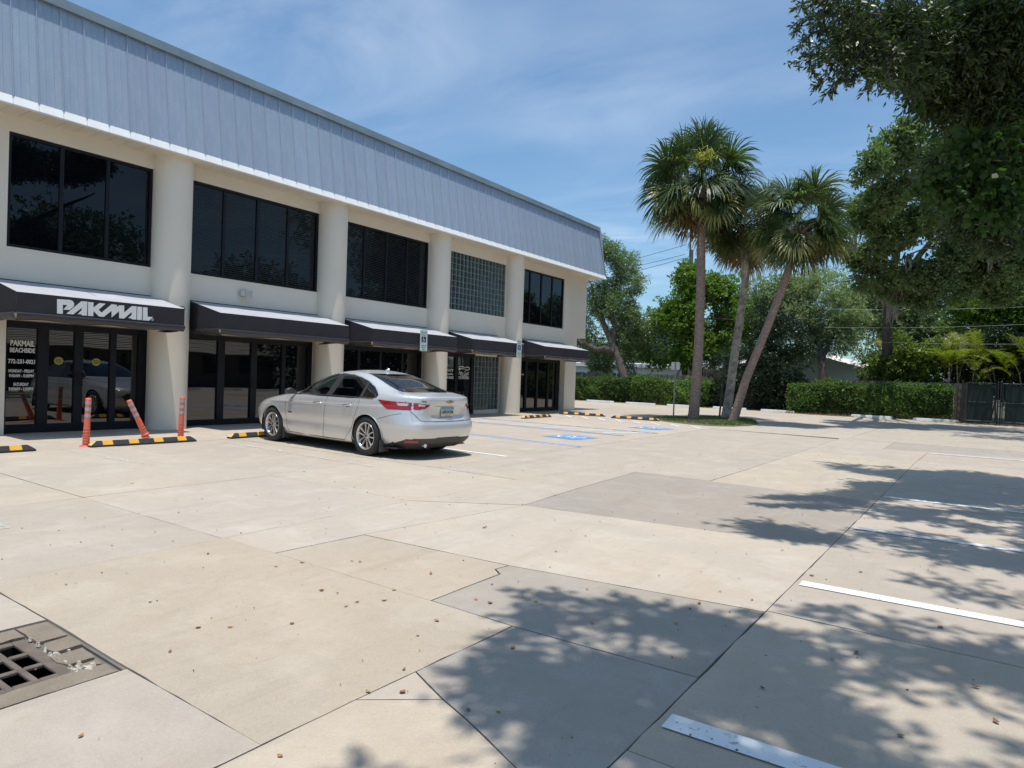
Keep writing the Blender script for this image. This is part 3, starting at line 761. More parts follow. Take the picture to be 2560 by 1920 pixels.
# ------------------------------------------------------------------ awnings
MAT['canvas'] = mat('black_canvas', (0.028, 0.028, 0.034), (0.038, 0.037, 0.044), scale=3, rough=.78, bump=.2, bscale=300, spec=.3)
MAT['canvas_top'] = mat('pale_top_canvas', (0.47, 0.475, 0.50), (0.41, 0.415, 0.44), scale=1.6, rough=.8, bump=.15, bscale=300, spec=.3)  # top cloth, far paler than the front and sides
MAT['vinyl_skirt'] = mat('glossy_black_skirt', (0.022, 0.021, 0.024), (0.032, 0.030, 0.033), scale=2, rough=.30, spec=.6, stretch=(1, .4, 1))
MAT['aframe'] = mat('awning_tube', (.05, .05, .055), rough=.5, metal=.3)
AX, AZT, AZF, AZB = 1.28, 2.92, 2.615, 2.265
def awning(y0, y1, label, logo=False):
    A = thing('awning', label, 'awning', (0, (y0+y1)/2, AZB), group='black canvas awnings over the shop fronts')
    ym = (y0+y1)/2
    def bld_(mb, name, m): mb.v = [(a, b-ym, c-AZB) for a, b, c in mb.v]; return mb.build(name, m, A)
    def lower(mb): mb.v = [(a, b-ym, c-AZB) for a, b, c in mb.v]
    n = 4 if y1-y0 > 3.3 else 3
    for i in range(n):                                  # top cloth, sewn widths
        a = y0+(y1-y0)*i/n+(.0015 if i else 0); b = y0+(y1-y0)*(i+1)/n-(.0015 if i < n-1 else 0)
        mb = MB(); K = 6; J = 6; vs = []; 
        for j in range(J+1):
            for k in range(K+1):
                u = k/K; w = j/J; s_ = -.012*math.sin(math.pi*u)*math.sin(math.pi*w)
                vs.append((.012+(AX-.012)*u, a+(b-a)*w, AZT+(AZF-AZT)*u+s_))
        mb.add(vs, [(j*(K+1)+k, j*(K+1)+k+1, (j+1)*(K+1)+k+1, (j+1)*(K+1)+k) for j in range(J) for k in range(K)], True)
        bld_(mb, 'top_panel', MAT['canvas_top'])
    mb = MB().quad((AX, y0, AZB), (AX, y1, AZB), (AX, y1, AZF), (AX, y0, AZF)); bld_(mb, 'front_panel', MAT['canvas'])
    for yy, fl_ in ((y0, 1), (y1, 0)):
        p = [(.012, yy, AZB), (AX-.001, yy, AZB), (AX-.001, yy, AZF-.001), (.012, yy, AZT-.002)]
        mb = MB(); mb.add(p, [(0, 1, 2, 3) if fl_ else (3, 2, 1, 0)]); bld_(mb, 'side_panel', MAT['canvas'])
    # loose glossy skirt tucked under the frame
    def skirt(path, name='skirt'):
        prof = [(0, 0), (.026, -.010), (.038, -.045), (.012, -.10), (-.035, -.135)]
        K = len(path); vs = []
        ph = random.uniform(0, 6)
        for i, (x, y_, nx, ny) in enumerate(path):
            wob = .010*math.sin(i*.55+ph)+.007*math.sin(i*1.31+ph*2)
            for k, (o_, z_) in enumerate(prof):
                w_ = wob*(k/4)
                vs.append((x+nx*(o_+w_), y_+ny*(o_+w_), AZB+.004+z_*(1+.10*math.sin(i*.37+ph))))
        P_ = len(prof)
        mb = MB(); mb.add(vs, [(i*P_+k, (i+1)*P_+k, (i+1)*P_+k+1, i*P_+k+1) for i in range(K-1) for k in range(P_-1)], True)
        return bld_(mb, name, MAT['vinyl_skirt'])
    nseg = 44
    skirt([(AX, y0+(y1-y0)*i/nseg, 1, 0) for i in range(nseg+1)])
    skirt([(.05+(AX-.05)*i/16, y0, 0, -1) for i in range(17)][::1])
    skirt([(AX-(AX-.05)*i/16, y1, 0, 1) for i in range(17)])
    mb = MB()
    for yy in (y0+.02, (y0+y1)/2, y1-.02):
        mb.tube([(.02, yy, AZT-.02), (AX-.02, yy, AZF-.02), (AX-.02, yy, AZB), (.02, yy, AZB)], .013, n=6)
    mb.tube([(AX-.02, y0+.02, AZB), (AX-.02, y1-.02, AZB)], .013, n=6); mb.tube([(AX-.02, y0+.02, AZF-.02), (AX-.02, y1-.02, AZF-.02)], .013, n=6)
    bld_(mb, 'awning_frame', MAT['aframe'])
    MB().box(.001, .03, y0-ym, y1-ym, AZT-AZB-.01, AZT-AZB+.012).build('wall_rail', MAT['canvas'], A)
    if logo:
        S = 270/2212.
        def polygon(pts):
            P = [atx(130+a*S, 735+b*S, AX+.004) for a, b in pts]
            tri = tessellate_polygon([[Vector((p[1], p[2], 0)) for p in P]])
            mb = MB()
            for t in tri:
                a, b, c = (P[i] for i in t)
                if (b[1]-a[1])*(c[2]-a[2])-(b[2]-a[2])*(c[1]-a[1]) < 0: t = (t[0], t[2], t[1])
                mb.f.append(tuple(t)); mb.sm.append(False)
            mb.v = [tuple(p) for p in P]; lower(mb)
            return mb.build('letter', MAT['vinyl'], A)
        polygon([(103, 103), (360, 120), (405, 132), (435, 158), (453, 190), (455, 215), (448, 245), (430, 270), (360, 328), (228, 320), (315, 228), (222, 220), (222, 408), (103, 400)])
        polygon([(290, 405), (600, 148), (725, 155), (715, 443), (608, 438), (608, 418), (525, 410), (606, 333), (608, 285), (435, 418)])
        polygon([(738, 162), (852, 172), (848, 275), (970, 185), (1100, 198), (955, 322), (1015, 380), (1222, 208), (1330, 222), (1330, 265), (1375, 232), (1480, 235), (1478, 380), (1635, 245), (1733, 252), (1728, 525), (1630, 518), (1630, 500), (1560, 492), (1632, 428), (1632, 370), (1475, 505), (1375, 495), (1372, 355), (1220, 482), (1220, 345), (1060, 470), (965, 462), (850, 350), (845, 455), (735, 447)])
        polygon([(1747, 258), (1845, 265), (1840, 535), (1742, 528)])
        polygon([(1862, 268), (1957, 275), (1957, 465), (2068, 472), (1990, 548), (1858, 538)])
        cx_, cy_, cz_ = atx(130+2060*S, 735+525*S, AX+.004)
        mb = MB(); n = 20
        vs = [(cx_, cy_+r*math.cos(2*math.pi*k/n), cz_+r*math.sin(2*math.pi*k/n)) for r in (.018, .023) for k in range(n)]
        mb.add(vs, [(k, (k+1) % n, n+(k+1) % n, n+k) for k in range(n)]); lower(mb); mb.build('letter', MAT['vinyl'], A)
        text_obj('letter', 'R', .026, MAT['vinyl'], A, (cx_, cy_-ym, cz_-.009-AZB), YR, ZR, bold=.0008)
    return A
awning(4.65, 7.65, 'black awning with PAKMAIL lettering over the leftmost shop door, beside the first column', logo=True)
awning(8.46, 12.12, 'plain black awning under the small square floodlight, second from the left')
awning(12.95, 16.55, 'black awning with a wheelchair sign near its right end, over the silver car')
awning(17.35, 20.39, 'black awning below the upper glass block wall, over the lettered doors')
awning(21.78, 25.25, 'black awning at the far end of the building, nearest the palms')
awning(.3, 3.3, 'black awning left of the PAKMAIL awning, cut off by the picture edge')

# floodlight, hose rings on the columns, wheelchair signs
MAT['lamp_white'] = mat('cream_plastic', (.62, .60, .54), (.55, .53, .48), rough=.5)
MAT['lens'] = mat('frosted_lens', (.55, .54, .52), (.45, .44, .42), rough=.15, scale=30)
fl_ = thing('floodlight', 'small square cream wall light above the second awning', 'light', (0, 9.83, 3.24))
bevelled(MB().box(.001, .12, -.13, .10, -.07, .07).build('housing', MAT['lamp_white'], fl_), .008, 1)
mb = MB(); mb.box(.12, .145, -.02, .16, -.085, -.070); mb.box(.12, .145, -.02, .16, .070, .085); mb.box(.12, .145, -.02, -.005, -.07, .07); mb.box(.12, .145, .145, .16, -.07, .07); mb.build('bezel', MAT['lamp_white'], fl_)
MB().box(.12, .135, -.005, .145, -.07, .07).build('lens', MAT['lens'], fl_)
for cy_, side in ((7.98, 'first'), (12.49, 'second'), (16.94, 'third')):
    t_ = thing('hook_ring', 'small metal ring hanging on the %s round column above the awning edge' % side, 'ring', (.47, cy_+.07, 2.68), group='metal rings on the columns')
    mb = MB(); mb.tube([(0, .055*math.cos(a), .055*math.sin(a)) for a in np.linspace(0, 2*math.pi, 17)], .006, n=5, cap=False); mb.build('ring', MAT['frame'], t_)
    mb = MB(); mb.tube([(0, .04, -.03), (.01, .04, -.30)], .007, n=5); mb.tube([(0, .0, -.22), (.01, .08, -.22)], .006, n=5); mb.tube([(.01, .045+.035*math.cos(a), -.22+.035*math.sin(a)) for a in np.linspace(0, 2*math.pi, 11)], .004, n=4, cap=False); mb.build('bracket', MAT['lamp_white'], t_)
MAT['sign_green'] = mat('sign_green', (.08, .22, .13), (.10, .25, .16), rough=.5)
MAT['sign_white'] = mat('reflective_white', (.66, .74, .70), (.60, .68, .64), rough=.4)
MAT['sign_blue'] = mat('sign_blue', (.01, .03, .17), (.015, .04, .2), rough=.5)
def hc_sign(y0, y1, z0, z1, label, tilt):
    ym, zm = (y0+y1)/2, (z0+z1)/2; w, h = y1-y0, z1-z0
    t_ = thing('wheelchair_sign', label, 'sign', (1.315, ym, zm), group='reserved parking signs'); t_.rotation_euler = (tilt, 0, 0)
    bevelled(MB().box(.012, .016, -w/2, w/2, -h/2, h/2).build('plate', MAT['sign_white'], t_), .002, 1)
    bd = MB(); k = .012
    for (a, b, c, d) in ((-w/2+k, w/2-k, h/2-k-.005, h/2-k), (-w/2+k, w/2-k, -h/2+k, -h/2+k+.005), (-w/2+k, -w/2+k+.005, -h/2+k, h/2-k), (w/2-k-.005, w/2-k, -h/2+k, h/2-k), (-w/2+k, w/2-k, -h*.17, -h*.17+.006)): bd.box(.0163, .0168, a, b, c, d)
    bd.build('border', MAT['sign_green'], t_)
    MB().box(.0163, .0168, -w*.32, w*.32, -h*.09, h*.19).build('panel', MAT['sign_blue'], t_)
    fig = MB(); s_ = min(w*.6, h*.27)
    for poly in wc_figure():
        tri = tessellate_polygon([[Vector((p[0], p[1], 0)) for p in poly]])
        fig.add([(.0172, p[0]*s_, p[1]*s_+h*.05) for p in poly], [tuple(q) for q in tri])
    fig.build('symbol', MAT['vinyl'], t_)
    def tx(s, z, hh, ww):
        o = text_obj('lettering', s, hh/.7, MAT['sign_green'], t_, (.0170, 0, z), YR, ZR, bold=.001)
        xs_ = [v.co.y for v in o.data.vertices]; k_ = ww/(max(xs_)-min(xs_))
        for v in o.data.vertices: v.co.y *= k_
    tx('RESERVED', h*.345, h*.075, w*.84); tx('PARKING', h*.235, h*.065, w*.70)
    tx('MAXIMUM', -h*.27, h*.06, w*.6); tx('PENALTY', -h*.36, h*.06, w*.62); tx('$250', -h*.45, h*.06, w*.4)
    MB().box(-.03, .011, -.02, .02, -h*.3, h*.3).build('bracket', MAT['sill'], t_)
hc_sign(14.80, 15.12, 2.09, 2.72, 'reserved parking wheelchair sign in front of the awning above the silver car', R(1))
hc_sign(19.83, 20.14, 2.10, 2.76, 'reserved parking wheelchair sign in front of the awning beside the glass block window', R(-1))
# ------------------------------------------------------------------ wheel stops and flexible posts
MAT['rubber'] = mat('black_rubber', (0.022, 0.023, 0.027), (0.035, 0.035, 0.038), scale=9, rough=.82, bump=.4, bscale=140)
MAT['yellow'] = mat('reflective_yellow', (0.80, 0.42, 0.035), (0.70, 0.36, 0.04), scale=14, rough=.5, objcol=True)
MAT['orange'] = mat('orange_plastic', (0.80, 0.135, 0.075), (0.70, 0.16, 0.10), scale=8, rough=.45)
MAT['band'] = mat('grey_reflective_band', (.34, .36, .40), (.42, .44, .47), scale=40, rough=.35)
MAT['white_conc'] = mat('white_painted_concrete', (.78, .78, .75), (.60, .60, .57), scale=3, rough=.8, bump=.5, bscale=50, speck=.06)
def stop_meshes():
    L, W, H, wt = 1.83, .15, .10, .055
    e = .10
    b = [(-W/2, 0, 0), (W/2, 0, 0), (W/2, L, 0), (-W/2, L, 0)]
    mid = .028
    vs = [(-W/2, 0, 0), (W/2, 0, 0), (W/2, L, 0), (-W/2, L, 0), (-W/2, 0, mid), (W/2, 0, mid), (W/2, L, mid), (-W/2, L, mid),
          (-wt/2, e, H), (wt/2, e, H), (wt/2, L-e, H), (-wt/2, L-e, H)]
    fs = [(3, 2, 1, 0), (0, 1, 5, 4), (1, 2, 6, 5), (2, 3, 7, 6), (3, 0, 4, 7), (4, 5, 9, 8), (5, 6, 10, 9), (6, 7, 11, 10), (7, 4, 8, 11), (8, 9, 10, 11)]
    body = MB().add(vs, fs).mesh('body', MAT['rubber'])
    # a patch folded over the bar: front slope, top, back slope
    w = .165; k = .0022
    def pt(t, y, side):
        x = side*((W/2)+(wt/2-W/2)*t); z = mid+(H-mid)*t; return (x+side*k, y, z+k)
    v = [pt(.06, -w/2, 1), pt(.06, w/2, 1), pt(.985, w/2, 1), pt(.985, -w/2, 1), (-wt/2, w/2, H+k), (-wt/2, -w/2, H+k), pt(.06, w/2, -1), pt(.06, -w/2, -1)]
    patch = MB().add(v, [(0, 1, 2, 3), (3, 2, 4, 5), (5, 4, 6, 7)]).mesh('reflective_patch', MAT['yellow'])
    v = []
    def ep(s, t): return (s*((W/2)+(wt/2-W/2)*t), e*t-.002, mid+(H-mid)*t+.002)
    end = MB().add([ep(-1, .05), ep(1, .05), ep(1, .95), ep(-1, .95)], [(0, 1, 2, 3)]).mesh('end_patch', MAT['yellow'])
    return body, patch, end
SB, SP, SE_ = stop_meshes()
def wheel_stop(p0, p1, label, fade=1.0):
    a = math.atan2(p1[1]-p0[1], p1[0]-p0[0])-math.pi/2
    t_ = thing('rubber_wheel_stop', label, 'wheel stop', (p0[0], p0[1], .002), a, 'black and yellow rubber wheel stops by the building')
    link('body', SB, t_)
    for y_ in (.27, .70, 1.13, 1.56):
        o = link('reflective_patch', SP, t_, (0, y_, 0)); o.color = (1, 1-(1-fade)*.2+.15*(1-fade), 1+3.2*(1-fade), 1)
    o = link('end_patch', SE_, t_); o.color = (1, 1.25, 4.5, 1)
    o = link('end_patch', SE_, t_, (0, 1.83, 0), (0, 0, math.pi)); o.color = (1, 1.25, 4.5, 1)
    return t_
wheel_stop((2.78, 2.62), (2.74, 4.44), 'black rubber wheel stop at the left picture edge, left of the orange posts')
wheel_stop((2.75, 5.25), (2.79, 7.06), 'black rubber wheel stop with yellow patches behind the three orange posts')
wheel_stop((2.72, 7.84), (2.69, 9.66), 'black and yellow rubber wheel stop mostly hidden by the front wheel of the silver car')
wheel_stop((2.50, 13.88), (2.52, 15.70), 'black rubber wheel stop peeking out past the rear of the silver car')
wheel_stop((2.20, 19.08), (2.14, 20.9), 'black rubber wheel stop in front of the last shop door, square to the building', .55)
wheel_stop((1.35, 22.92), (3.12, 23.35), 'faded rubber wheel stop set askew at the building corner', .45)
wheel_stop((3.66, 22.85), (5.44, 22.98), 'faded rubber wheel stop set askew beside the grass island', .45)
def delineator(x, y, label, tilt=None, base=True, skew=(0, 0)):
    t_ = thing('flexible_post', label, 'traffic post', (x, y, .002), 0, 'orange flexible traffic posts')
    if tilt is None:
        path = lambda s: (skew[0]*s, skew[1]*s, s)
    else:
        dx, dy, bend = tilt
        def path(s):
            if s < bend: return (0, 0, s)
            k = s-bend; return (dx*k, dy*k, bend+k*math.sqrt(max(0, 1-dx*dx-dy*dy)))
    H = .82
    pts, rad = [], []
    for s in np.linspace(0.03, .42, 36):
        pts.append(path(s)); r = .056+(.045-.056)*(s/.5)
        if s < .30: r += .0045*(1 if int((s-.03)/.0235) % 2 else -1)
        if tilt is not None and s < .16: r *= 1.15+.25*math.sin(s*110)
        rad.append(r)
    for s in np.linspace(.44, H, 10): pts.append(path(s)); rad.append(.0445)
    pts.append(path(H+.006)); rad.append(.033)
    MB().tube(pts, rad, n=20).build('tube', MAT['orange'], t_)
    for s in (.745, .635, .525):
        MB().tube([path(s-.030), path(s+.030)], .0462, n=20, cap=False).build('reflective_band', MAT['band'], t_)
    if base:
        MB().lathe([(.0, .026), (.05, .026), (.075, .018), (.098, .008), (.10, 0)], n=24).build('foot', MAT['orange'], t_)
        for a in (.5, 2.6, 4.7):
            MB().lathe([(.011, .026), (.010, .032), (0, .033)], n=8, cx=.08*math.cos(a), cy=.08*math.sin(a)).build('bolt', MAT['steel'], t_)
    return t_
delineator(2.60, 5.26, 'upright orange traffic post at the left end of the wheel stop', skew=(.0, .03))
delineator(2.28, 6.42, 'bent orange traffic post leaning sharply to the left, middle of the three', tilt=(-.10, -.40, .10), base=False)
delineator(2.40, 7.02, 'upright orange traffic post in front of the round column', skew=(0, .02))

# ------------------------------------------------------------------ the silver saloon
MAT['paint'] = mat('silver_paint', (0.70, 0.70, 0.69), (0.68, 0.68, 0.67), scale=2, rough=.36, metal=.55, coat=.8)
MAT['gap'] = mat('panel_gap', (.025, .025, .028), rough=.9)
MAT['chrome'] = mat('chrome', (.72, .72, .72), (.66, .66, .66), rough=.12, metal=1.0)
MAT['tyre'] = mat('tyre_rubber', (.022, .022, .023), (.03, .03, .03), rough=.85, bump=.3, bscale=70)
MAT['black_plastic'] = mat('black_plastic', (.045, .042, .045), (.06, .055, .058), rough=.55)
MAT['alloy'] = mat('alloy_wheel', (.66, .65, .63), (.60, .59, .57), rough=.28, metal=.85)
MAT['red_lens'] = mat('red_lens', (.36, .008, .012), (.24, .004, .008), scale=14, rough=.12, coat=1.0)
MAT['clear_lens'] = mat('clear_lens', (.55, .48, .48), (.45, .40, .40), scale=20, rough=.1, coat=1.0)
MAT['seat'] = mat('grey_seat_cloth', (.07, .075, .08), (.05, .055, .06), rough=.9)
MAT['light_trim'] = mat('pale_interior_trim', (.22, .24, .22), (.16, .18, .17), rough=.8)
def car_glass(name, tint, fac):
    m, t, out = nodes(name); L = t.links.new; N = t.nodes.new
    gl = N('ShaderNodeBsdfGlossy'); gl.inputs['Roughness'].default_value = 0.01; gl.inputs[0].default_value = (1, 1, 1, 1)
    tr = N('ShaderNodeBsdfTransparent'); tr.inputs[0].default_value = c4(tint)
    fr = N('ShaderNodeFresnel'); fr.inputs[0].default_value = 1.6
    ad = N('ShaderNodeMath'); ad.operation = 'ADD'; ad.inputs[1].default_value = fac; L(fr.outputs[0], ad.inputs[0])
    mx = N('ShaderNodeMixShader'); L(ad.outputs[0], mx.inputs[0]); L(tr.outputs[0], mx.inputs[1]); L(gl.outputs[0], mx.inputs[2])
    L(mx.outputs[0], out.inputs[0]); return m
MAT['car_glass'] = car_glass('car_side_glass', (.45, .55, .50), .0)
MAT['car_rear_glass'] = car_glass('car_rear_glass', (.16, .19, .22), .02)
ZK = np.array([.16, .20, .26, .32, .40, .50, .58, .64, .70, .74, .78, .84, .90, .95, .985, 1.01, 1.035, 1.06, 1.085, 1.11, 1.16, 1.22, 1.28, 1.33, 1.375, 1.405, 1.43, 1.447, 1.458, 1.465])
XF = np.array([.30, .16, .07, .035, .01, 0.0, .01, .03, .07, .12, .19, .38, .68, 1.02, 1.26, 1.36, 1.42, 1.48, 1.545, 1.61, 1.73, 1.885, 2.05, 2.20, 2.36, 2.49, 2.64, 2.78, 2.90, 3.02])-0
XR = np.array([4.62, 4.74, 4.83, 4.865, 4.895, 4.922, 4.915, 4.885, 4.865, 4.862, 4.865, 4.872, 4.885, 4.895, 4.90, 4.895, 4.87, 4.79, 4.62, 4.44, 4.22, 4.03, 3.85, 3.70, 3.55, 3.43, 3.30, 3.18, 3.08, 3.02])
WD = np.array([.80, .85, .885, .90, .908, .918, .924, .927, .926, .924, .921, .914, .903, .888, .868, .85, .832, .815, .80, .785, .757, .722, .685, .652, .615, .575, .50, .40, .27, .02])
NE = np.array([4.5, 4.5, 4.8, 5.2, 5.4, 5.6, 5.6, 5.4, 5.2, 5.0, 4.8, 4.4, 4.0, 3.8, 3.8, 3.9, 4.0, 4.2, 4.3, 4.4, 4.4, 4.3, 4.2, 4.0, 3.8, 3.4, 3.0, 2.6, 2.3, 2.1])
def ev(arr, z): return np.interp(z, ZK, arr)
NU = 520
def half_outline(z):
    "points along the left half outline from the nose centre to the tail centre at one height"
    a = (ev(XR, z)-ev(XF, z))/2; xc = (ev(XR, z)+ev(XF, z))/2; w = ev(WD, z); n = ev(NE, z)
    th = np.linspace(0, math.pi, 6000); c = np.cos(th); s = np.sin(th)
    x = xc-a*np.sign(c)*np.abs(c)**(2/n); y = w*np.abs(s)**(2/n)
    # slight waist: body narrows a little towards the nose and the tail
    x_ = (x-2.4)/2.4
    y = y*(1-.035*np.clip(np.abs(x_), 0, 1)**3)
    d = np.concatenate([[0], np.cumsum(np.hypot(np.diff(x), np.diff(y)))])
    t = np.linspace(0, d[-1], NU)
    return np.interp(t, d, x), np.interp(t, d, y), t-d[-1]
zs = np.concatenate([np.arange(.17, .94, .011), np.arange(.94, 1.12, .004), np.arange(1.12, 1.42, .009), np.arange(1.42, 1.4649, .0028), [1.4648]])
# smooth the tables so that the skin has no creases except the wanted ones
def smooth_tab(arr, s=.012):
    zf = np.linspace(.12, 1.47, 1400); v = np.interp(zf, ZK, arr); k = np.exp(-.5*((np.arange(-40, 41)*(zf[1]-zf[0]))/s)**2); k /= k.sum()
    vp = np.pad(v, 40, mode='edge'); return zf, np.convolve(vp, k, mode='valid')
TF, TR, TW = smooth_tab(XF, .014), smooth_tab(XR, .010), smooth_tab(WD, .016)
_e = ev
def ev(arr, z):
    tab = {id(XF): TF, id(XR): TR, id(WD): TW}.get(id(arr))
    if tab is None or z > 1.44: return float(_e(arr, z))
    return float(np.interp(z, tab[0], tab[1]))
NZ = len(zs)
GX = np.zeros((NZ, NU)); GY = np.zeros((NZ, NU)); GT = np.zeros((NZ, NU))
for i, z in enumerate(zs): GX[i], GY[i], GT[i] = half_outline(z)
# character line along the flank
for i, z in enumerate(zs):
    side = np.clip((GY[i]-.6)/.25, 0, 1)
    zl = .80+.055*np.clip((GX[i]-1.0)/3.4, 0, 1)
    GY[i] += side*.010*np.exp(-((z-zl)/.020)**2) - side*.012*np.exp(-((z-.47)/.09)**2)*((GX[i] > 1.2) & (GX[i] < 3.5))
    # trunk lip spoiler and recess for the number plate
    if 1.0 < z < 1.06: GX[i] += np.where(GX[i] > 4.6, .018*np.exp(-((z-1.035)/.014)**2)*np.clip(1-(GY[i]/.78)**4, 0, 1), 0)
    if .62 < z < .93: GX[i] -= np.where((GX[i] > 4.7), .035*np.clip((.42-GY[i])/.10, 0, 1)*np.clip((z-.66)/.05, 0, 1)*np.clip((.90-z)/.02, 0, 1), 0)
GZ = np.repeat(zs[:, None], NU, 1)
P = np.stack([GX, GY, GZ], -1)
dU = np.gradient(P, axis=1); dV = np.gradient(P, axis=0); NRM = np.cross(dV, dU); NRM /= (np.linalg.norm(NRM, axis=-1, keepdims=True)+1e-9)
if NRM[20, NU//2, 1] < 0: NRM = -NRM
fc = (P[:-1, :-1]+P[1:, :-1]+P[1:, 1:]+P[:-1, 1:])/4; fn = (NRM[:-1, :-1]+NRM[1:, 1:])/2; ft = -(GT[:-1, :-1]+GT[1:, 1:])/2   # distance from the tail centre
fx, fy, fz = fc[..., 0], fc[..., 1], fc[..., 2]
def inpoly(px, py, poly):
    ins = np.zeros(px.shape, bool); n = len(poly)
    for i in range(n):
        x0, y0 = poly[i]; x1, y1 = poly[(i+1) % n]
        c = ((y0 > py) != (y1 > py)) & (px < (x1-x0)*(py-y0)/(y1-y0+1e-12)+x0); ins ^= c
    return ins
WR, WZ, WXF, WXR = .335, .335, .97, 3.80
sideish = np.abs(fn[..., 1]) > .45
arch = ((np.hypot(fx-WXF, fz-WZ) < .372) | (np.hypot(fx-WXR, fz-WZ) < .372)) & (fy > .55)
dlo = [(1.60, .965), (1.78, 1.075), (1.98, 1.175), (2.18, 1.262), (2.38, 1.325), (2.60, 1.365), (2.85, 1.375), (3.10, 1.362), (3.35, 1.322), (3.58, 1.258), (3.80, 1.168), (3.93, 1.09), (4.00, 1.03), (3.985, .992), (3.9, .972)]
inside_dlo = inpoly(fx, fz, dlo) & sideish & (fy > .4)
shrink = 0.022
cxd, czd = 2.85, 1.15
dlo_in = [(cxd+(x-cxd)*.985, czd+(z-czd)*(.90 if z > czd else .88)) for x, z in dlo]
glassd = inpoly(fx, fz, dlo_in) & sideish & (fy > .4)
bpil = lambda x, z: (x > 2.69-(z-1.15)*-.28) & (x < 2.83+(z-1.15)*.28)
bp = (fx > 2.62+(fz-.96)*.22) & (fx < 2.78+(fz-.96)*.22)
cp = (fx > 3.56) & (fx < 3.63)
cls = np.zeros(fx.shape, int)       # 0 body
fd_win, rd_win, q_win, trim_, ws, rw, tail_o, tail_i, diff_, fdoor, rdoor, refl, grille, head = range(1, 15)
door_f = [(1.42, .96), (1.44, .60), (1.47, .34), (1.52, .245), (2.60, .225), (2.66, .60), (2.70, .97), (2.80, 1.40), (1.5, 1.40)]
door_r = [(2.60, .225), (3.20, .225), (3.36, .36), (3.48, .56), (3.58, .80), (3.60, .97), (3.6, 1.40), (2.80, 1.40), (2.70, .97), (2.66, .60)]
cls[inpoly(fx, fz, door_f) & sideish & (fy > .6) & (fz < .965)] = fdoor
cls[inpoly(fx, fz, door_r) & sideish & (fy > .6) & (fz < .965)] = rdoor
cls[inside_dlo] = trim_
cls[glassd & (fx < 2.70+(fz-.96)*.22) & ~bp] = fd_win
cls[glassd & (fx > 2.70+(fz-.96)*.22) & (fx < 3.56) & ~bp] = rd_win
cls[glassd & (fx >= 3.63)] = q_win
wsw = np.interp(fz, [1.0, 1.37], [.73, .56])
cls[(fx < 2.42) & (fz > 1.02) & (fz < 1.385) & (fy < wsw) & (cls == 0)] = ws
rww = np.interp(fz, [1.09, 1.40], [.60, .50])
cls[(fx > 3.2) & (fz > 1.105) & (fz < 1.402) & (fy < rww) & (cls == 0)] = rw
# lamps: path distance from the tail centre against height
tl_out = [(.74, .825), (.74, .942), (1.10, .952), (1.40, .968), (1.33, .91), (1.18, .815)]
tl_in = [(.705, .942), (.705, .828), (.54, .838), (.42, .905), (.52, .930)]
rear = fx > 3.9
cls[inpoly(ft, fz, tl_out) & rear] = tail_o; cls[inpoly(ft, fz, tl_in) & rear] = tail_i
df = [(0, .15), (0, .365), (.55, .36), (.84, .345), (1.02, .25), (1.15, .15)]
cls[inpoly(ft, fz, df) & rear] = diff_
cls[inpoly(ft, fz, [(.60, .285), (.82, .285), (.86, .325), (.62, .33)]) & rear] = refl
sf_ = (GT[:-1, :-1]-GT[:1, :1]); sf_ = (GT - GT[:, :1])[:-1, :-1]
cls[inpoly(sf_, fz, [(0, .30), (0, .60), (.50, .62), (.62, .55), (.45, .30)]) & (fx < 1)] = grille
cls[inpoly(sf_, fz, [(.45, .66), (.52, .72), (1.10, .76), (1.35, .80), (1.10, .68), (.8, .63)]) & (fx < 1)] = head
keep = ~arch
car = thing('silver_car', 'silver four-door saloon parked nose-in to the building, seen from its left rear corner', 'car', (0, 0, 0))
IDX = np.arange(NZ*NU).reshape(NZ, NU)
Pf = P.reshape(-1, 3); Nf = NRM.reshape(-1, 3)
def skin(sel, name, m, parent, side, push=0.0):
    q = np.argwhere(sel)
    if len(q) == 0: return None
    i, j = q[:, 0], q[:, 1]
    F = np.stack([IDX[i, j], IDX[i, j+1], IDX[i+1, j+1], IDX[i+1, j]], 1)
    used, inv = np.unique(F, return_inverse=True); F = inv.reshape(F.shape)
    V = Pf[used]+Nf[used]*push; Nn = Nf[used].copy(); V = V.copy()
    if side == 0:
        V2 = V.copy(); V2[:, 1] *= -1; N2 = Nn.copy(); N2[:, 1] *= -1
        F2 = F[:, ::-1]+len(V); V = np.vstack([V, V2]); Nn = np.vstack([Nn, N2]); F = np.vstack([F, F2])
    elif side < 0:
        V[:, 1] *= -1; Nn[:, 1] *= -1; F = F[:, ::-1]
    me = raw_mesh(name, V, F[:, ::-1], m, smooth=True)
    # make the winding agree with the stored normals
    f0 = me.polygons[0]; 
    if f0.normal.dot(Vector(Nn[f0.vertices[0]])) < 0: me.flip_normals()
    me.normals_split_custom_set_from_vertices([tuple(n) for n in Nn])
    return link(name, me, parent)
body = skin(keep & ((cls == 0)), 'body', MAT['paint'], car, 0)
skin(keep & (cls == ws), 'windscreen', MAT['car_glass'], car, 0, -.003)
skin(keep & (cls == rw), 'rear_window', MAT['car_rear_glass'], car, 0, -.003)
skin(keep & (cls == diff_), 'lower_bumper', MAT['black_plastic'], car, 0)
skin(keep & (cls == grille), 'grille', MAT['black_plastic'], car, 0)
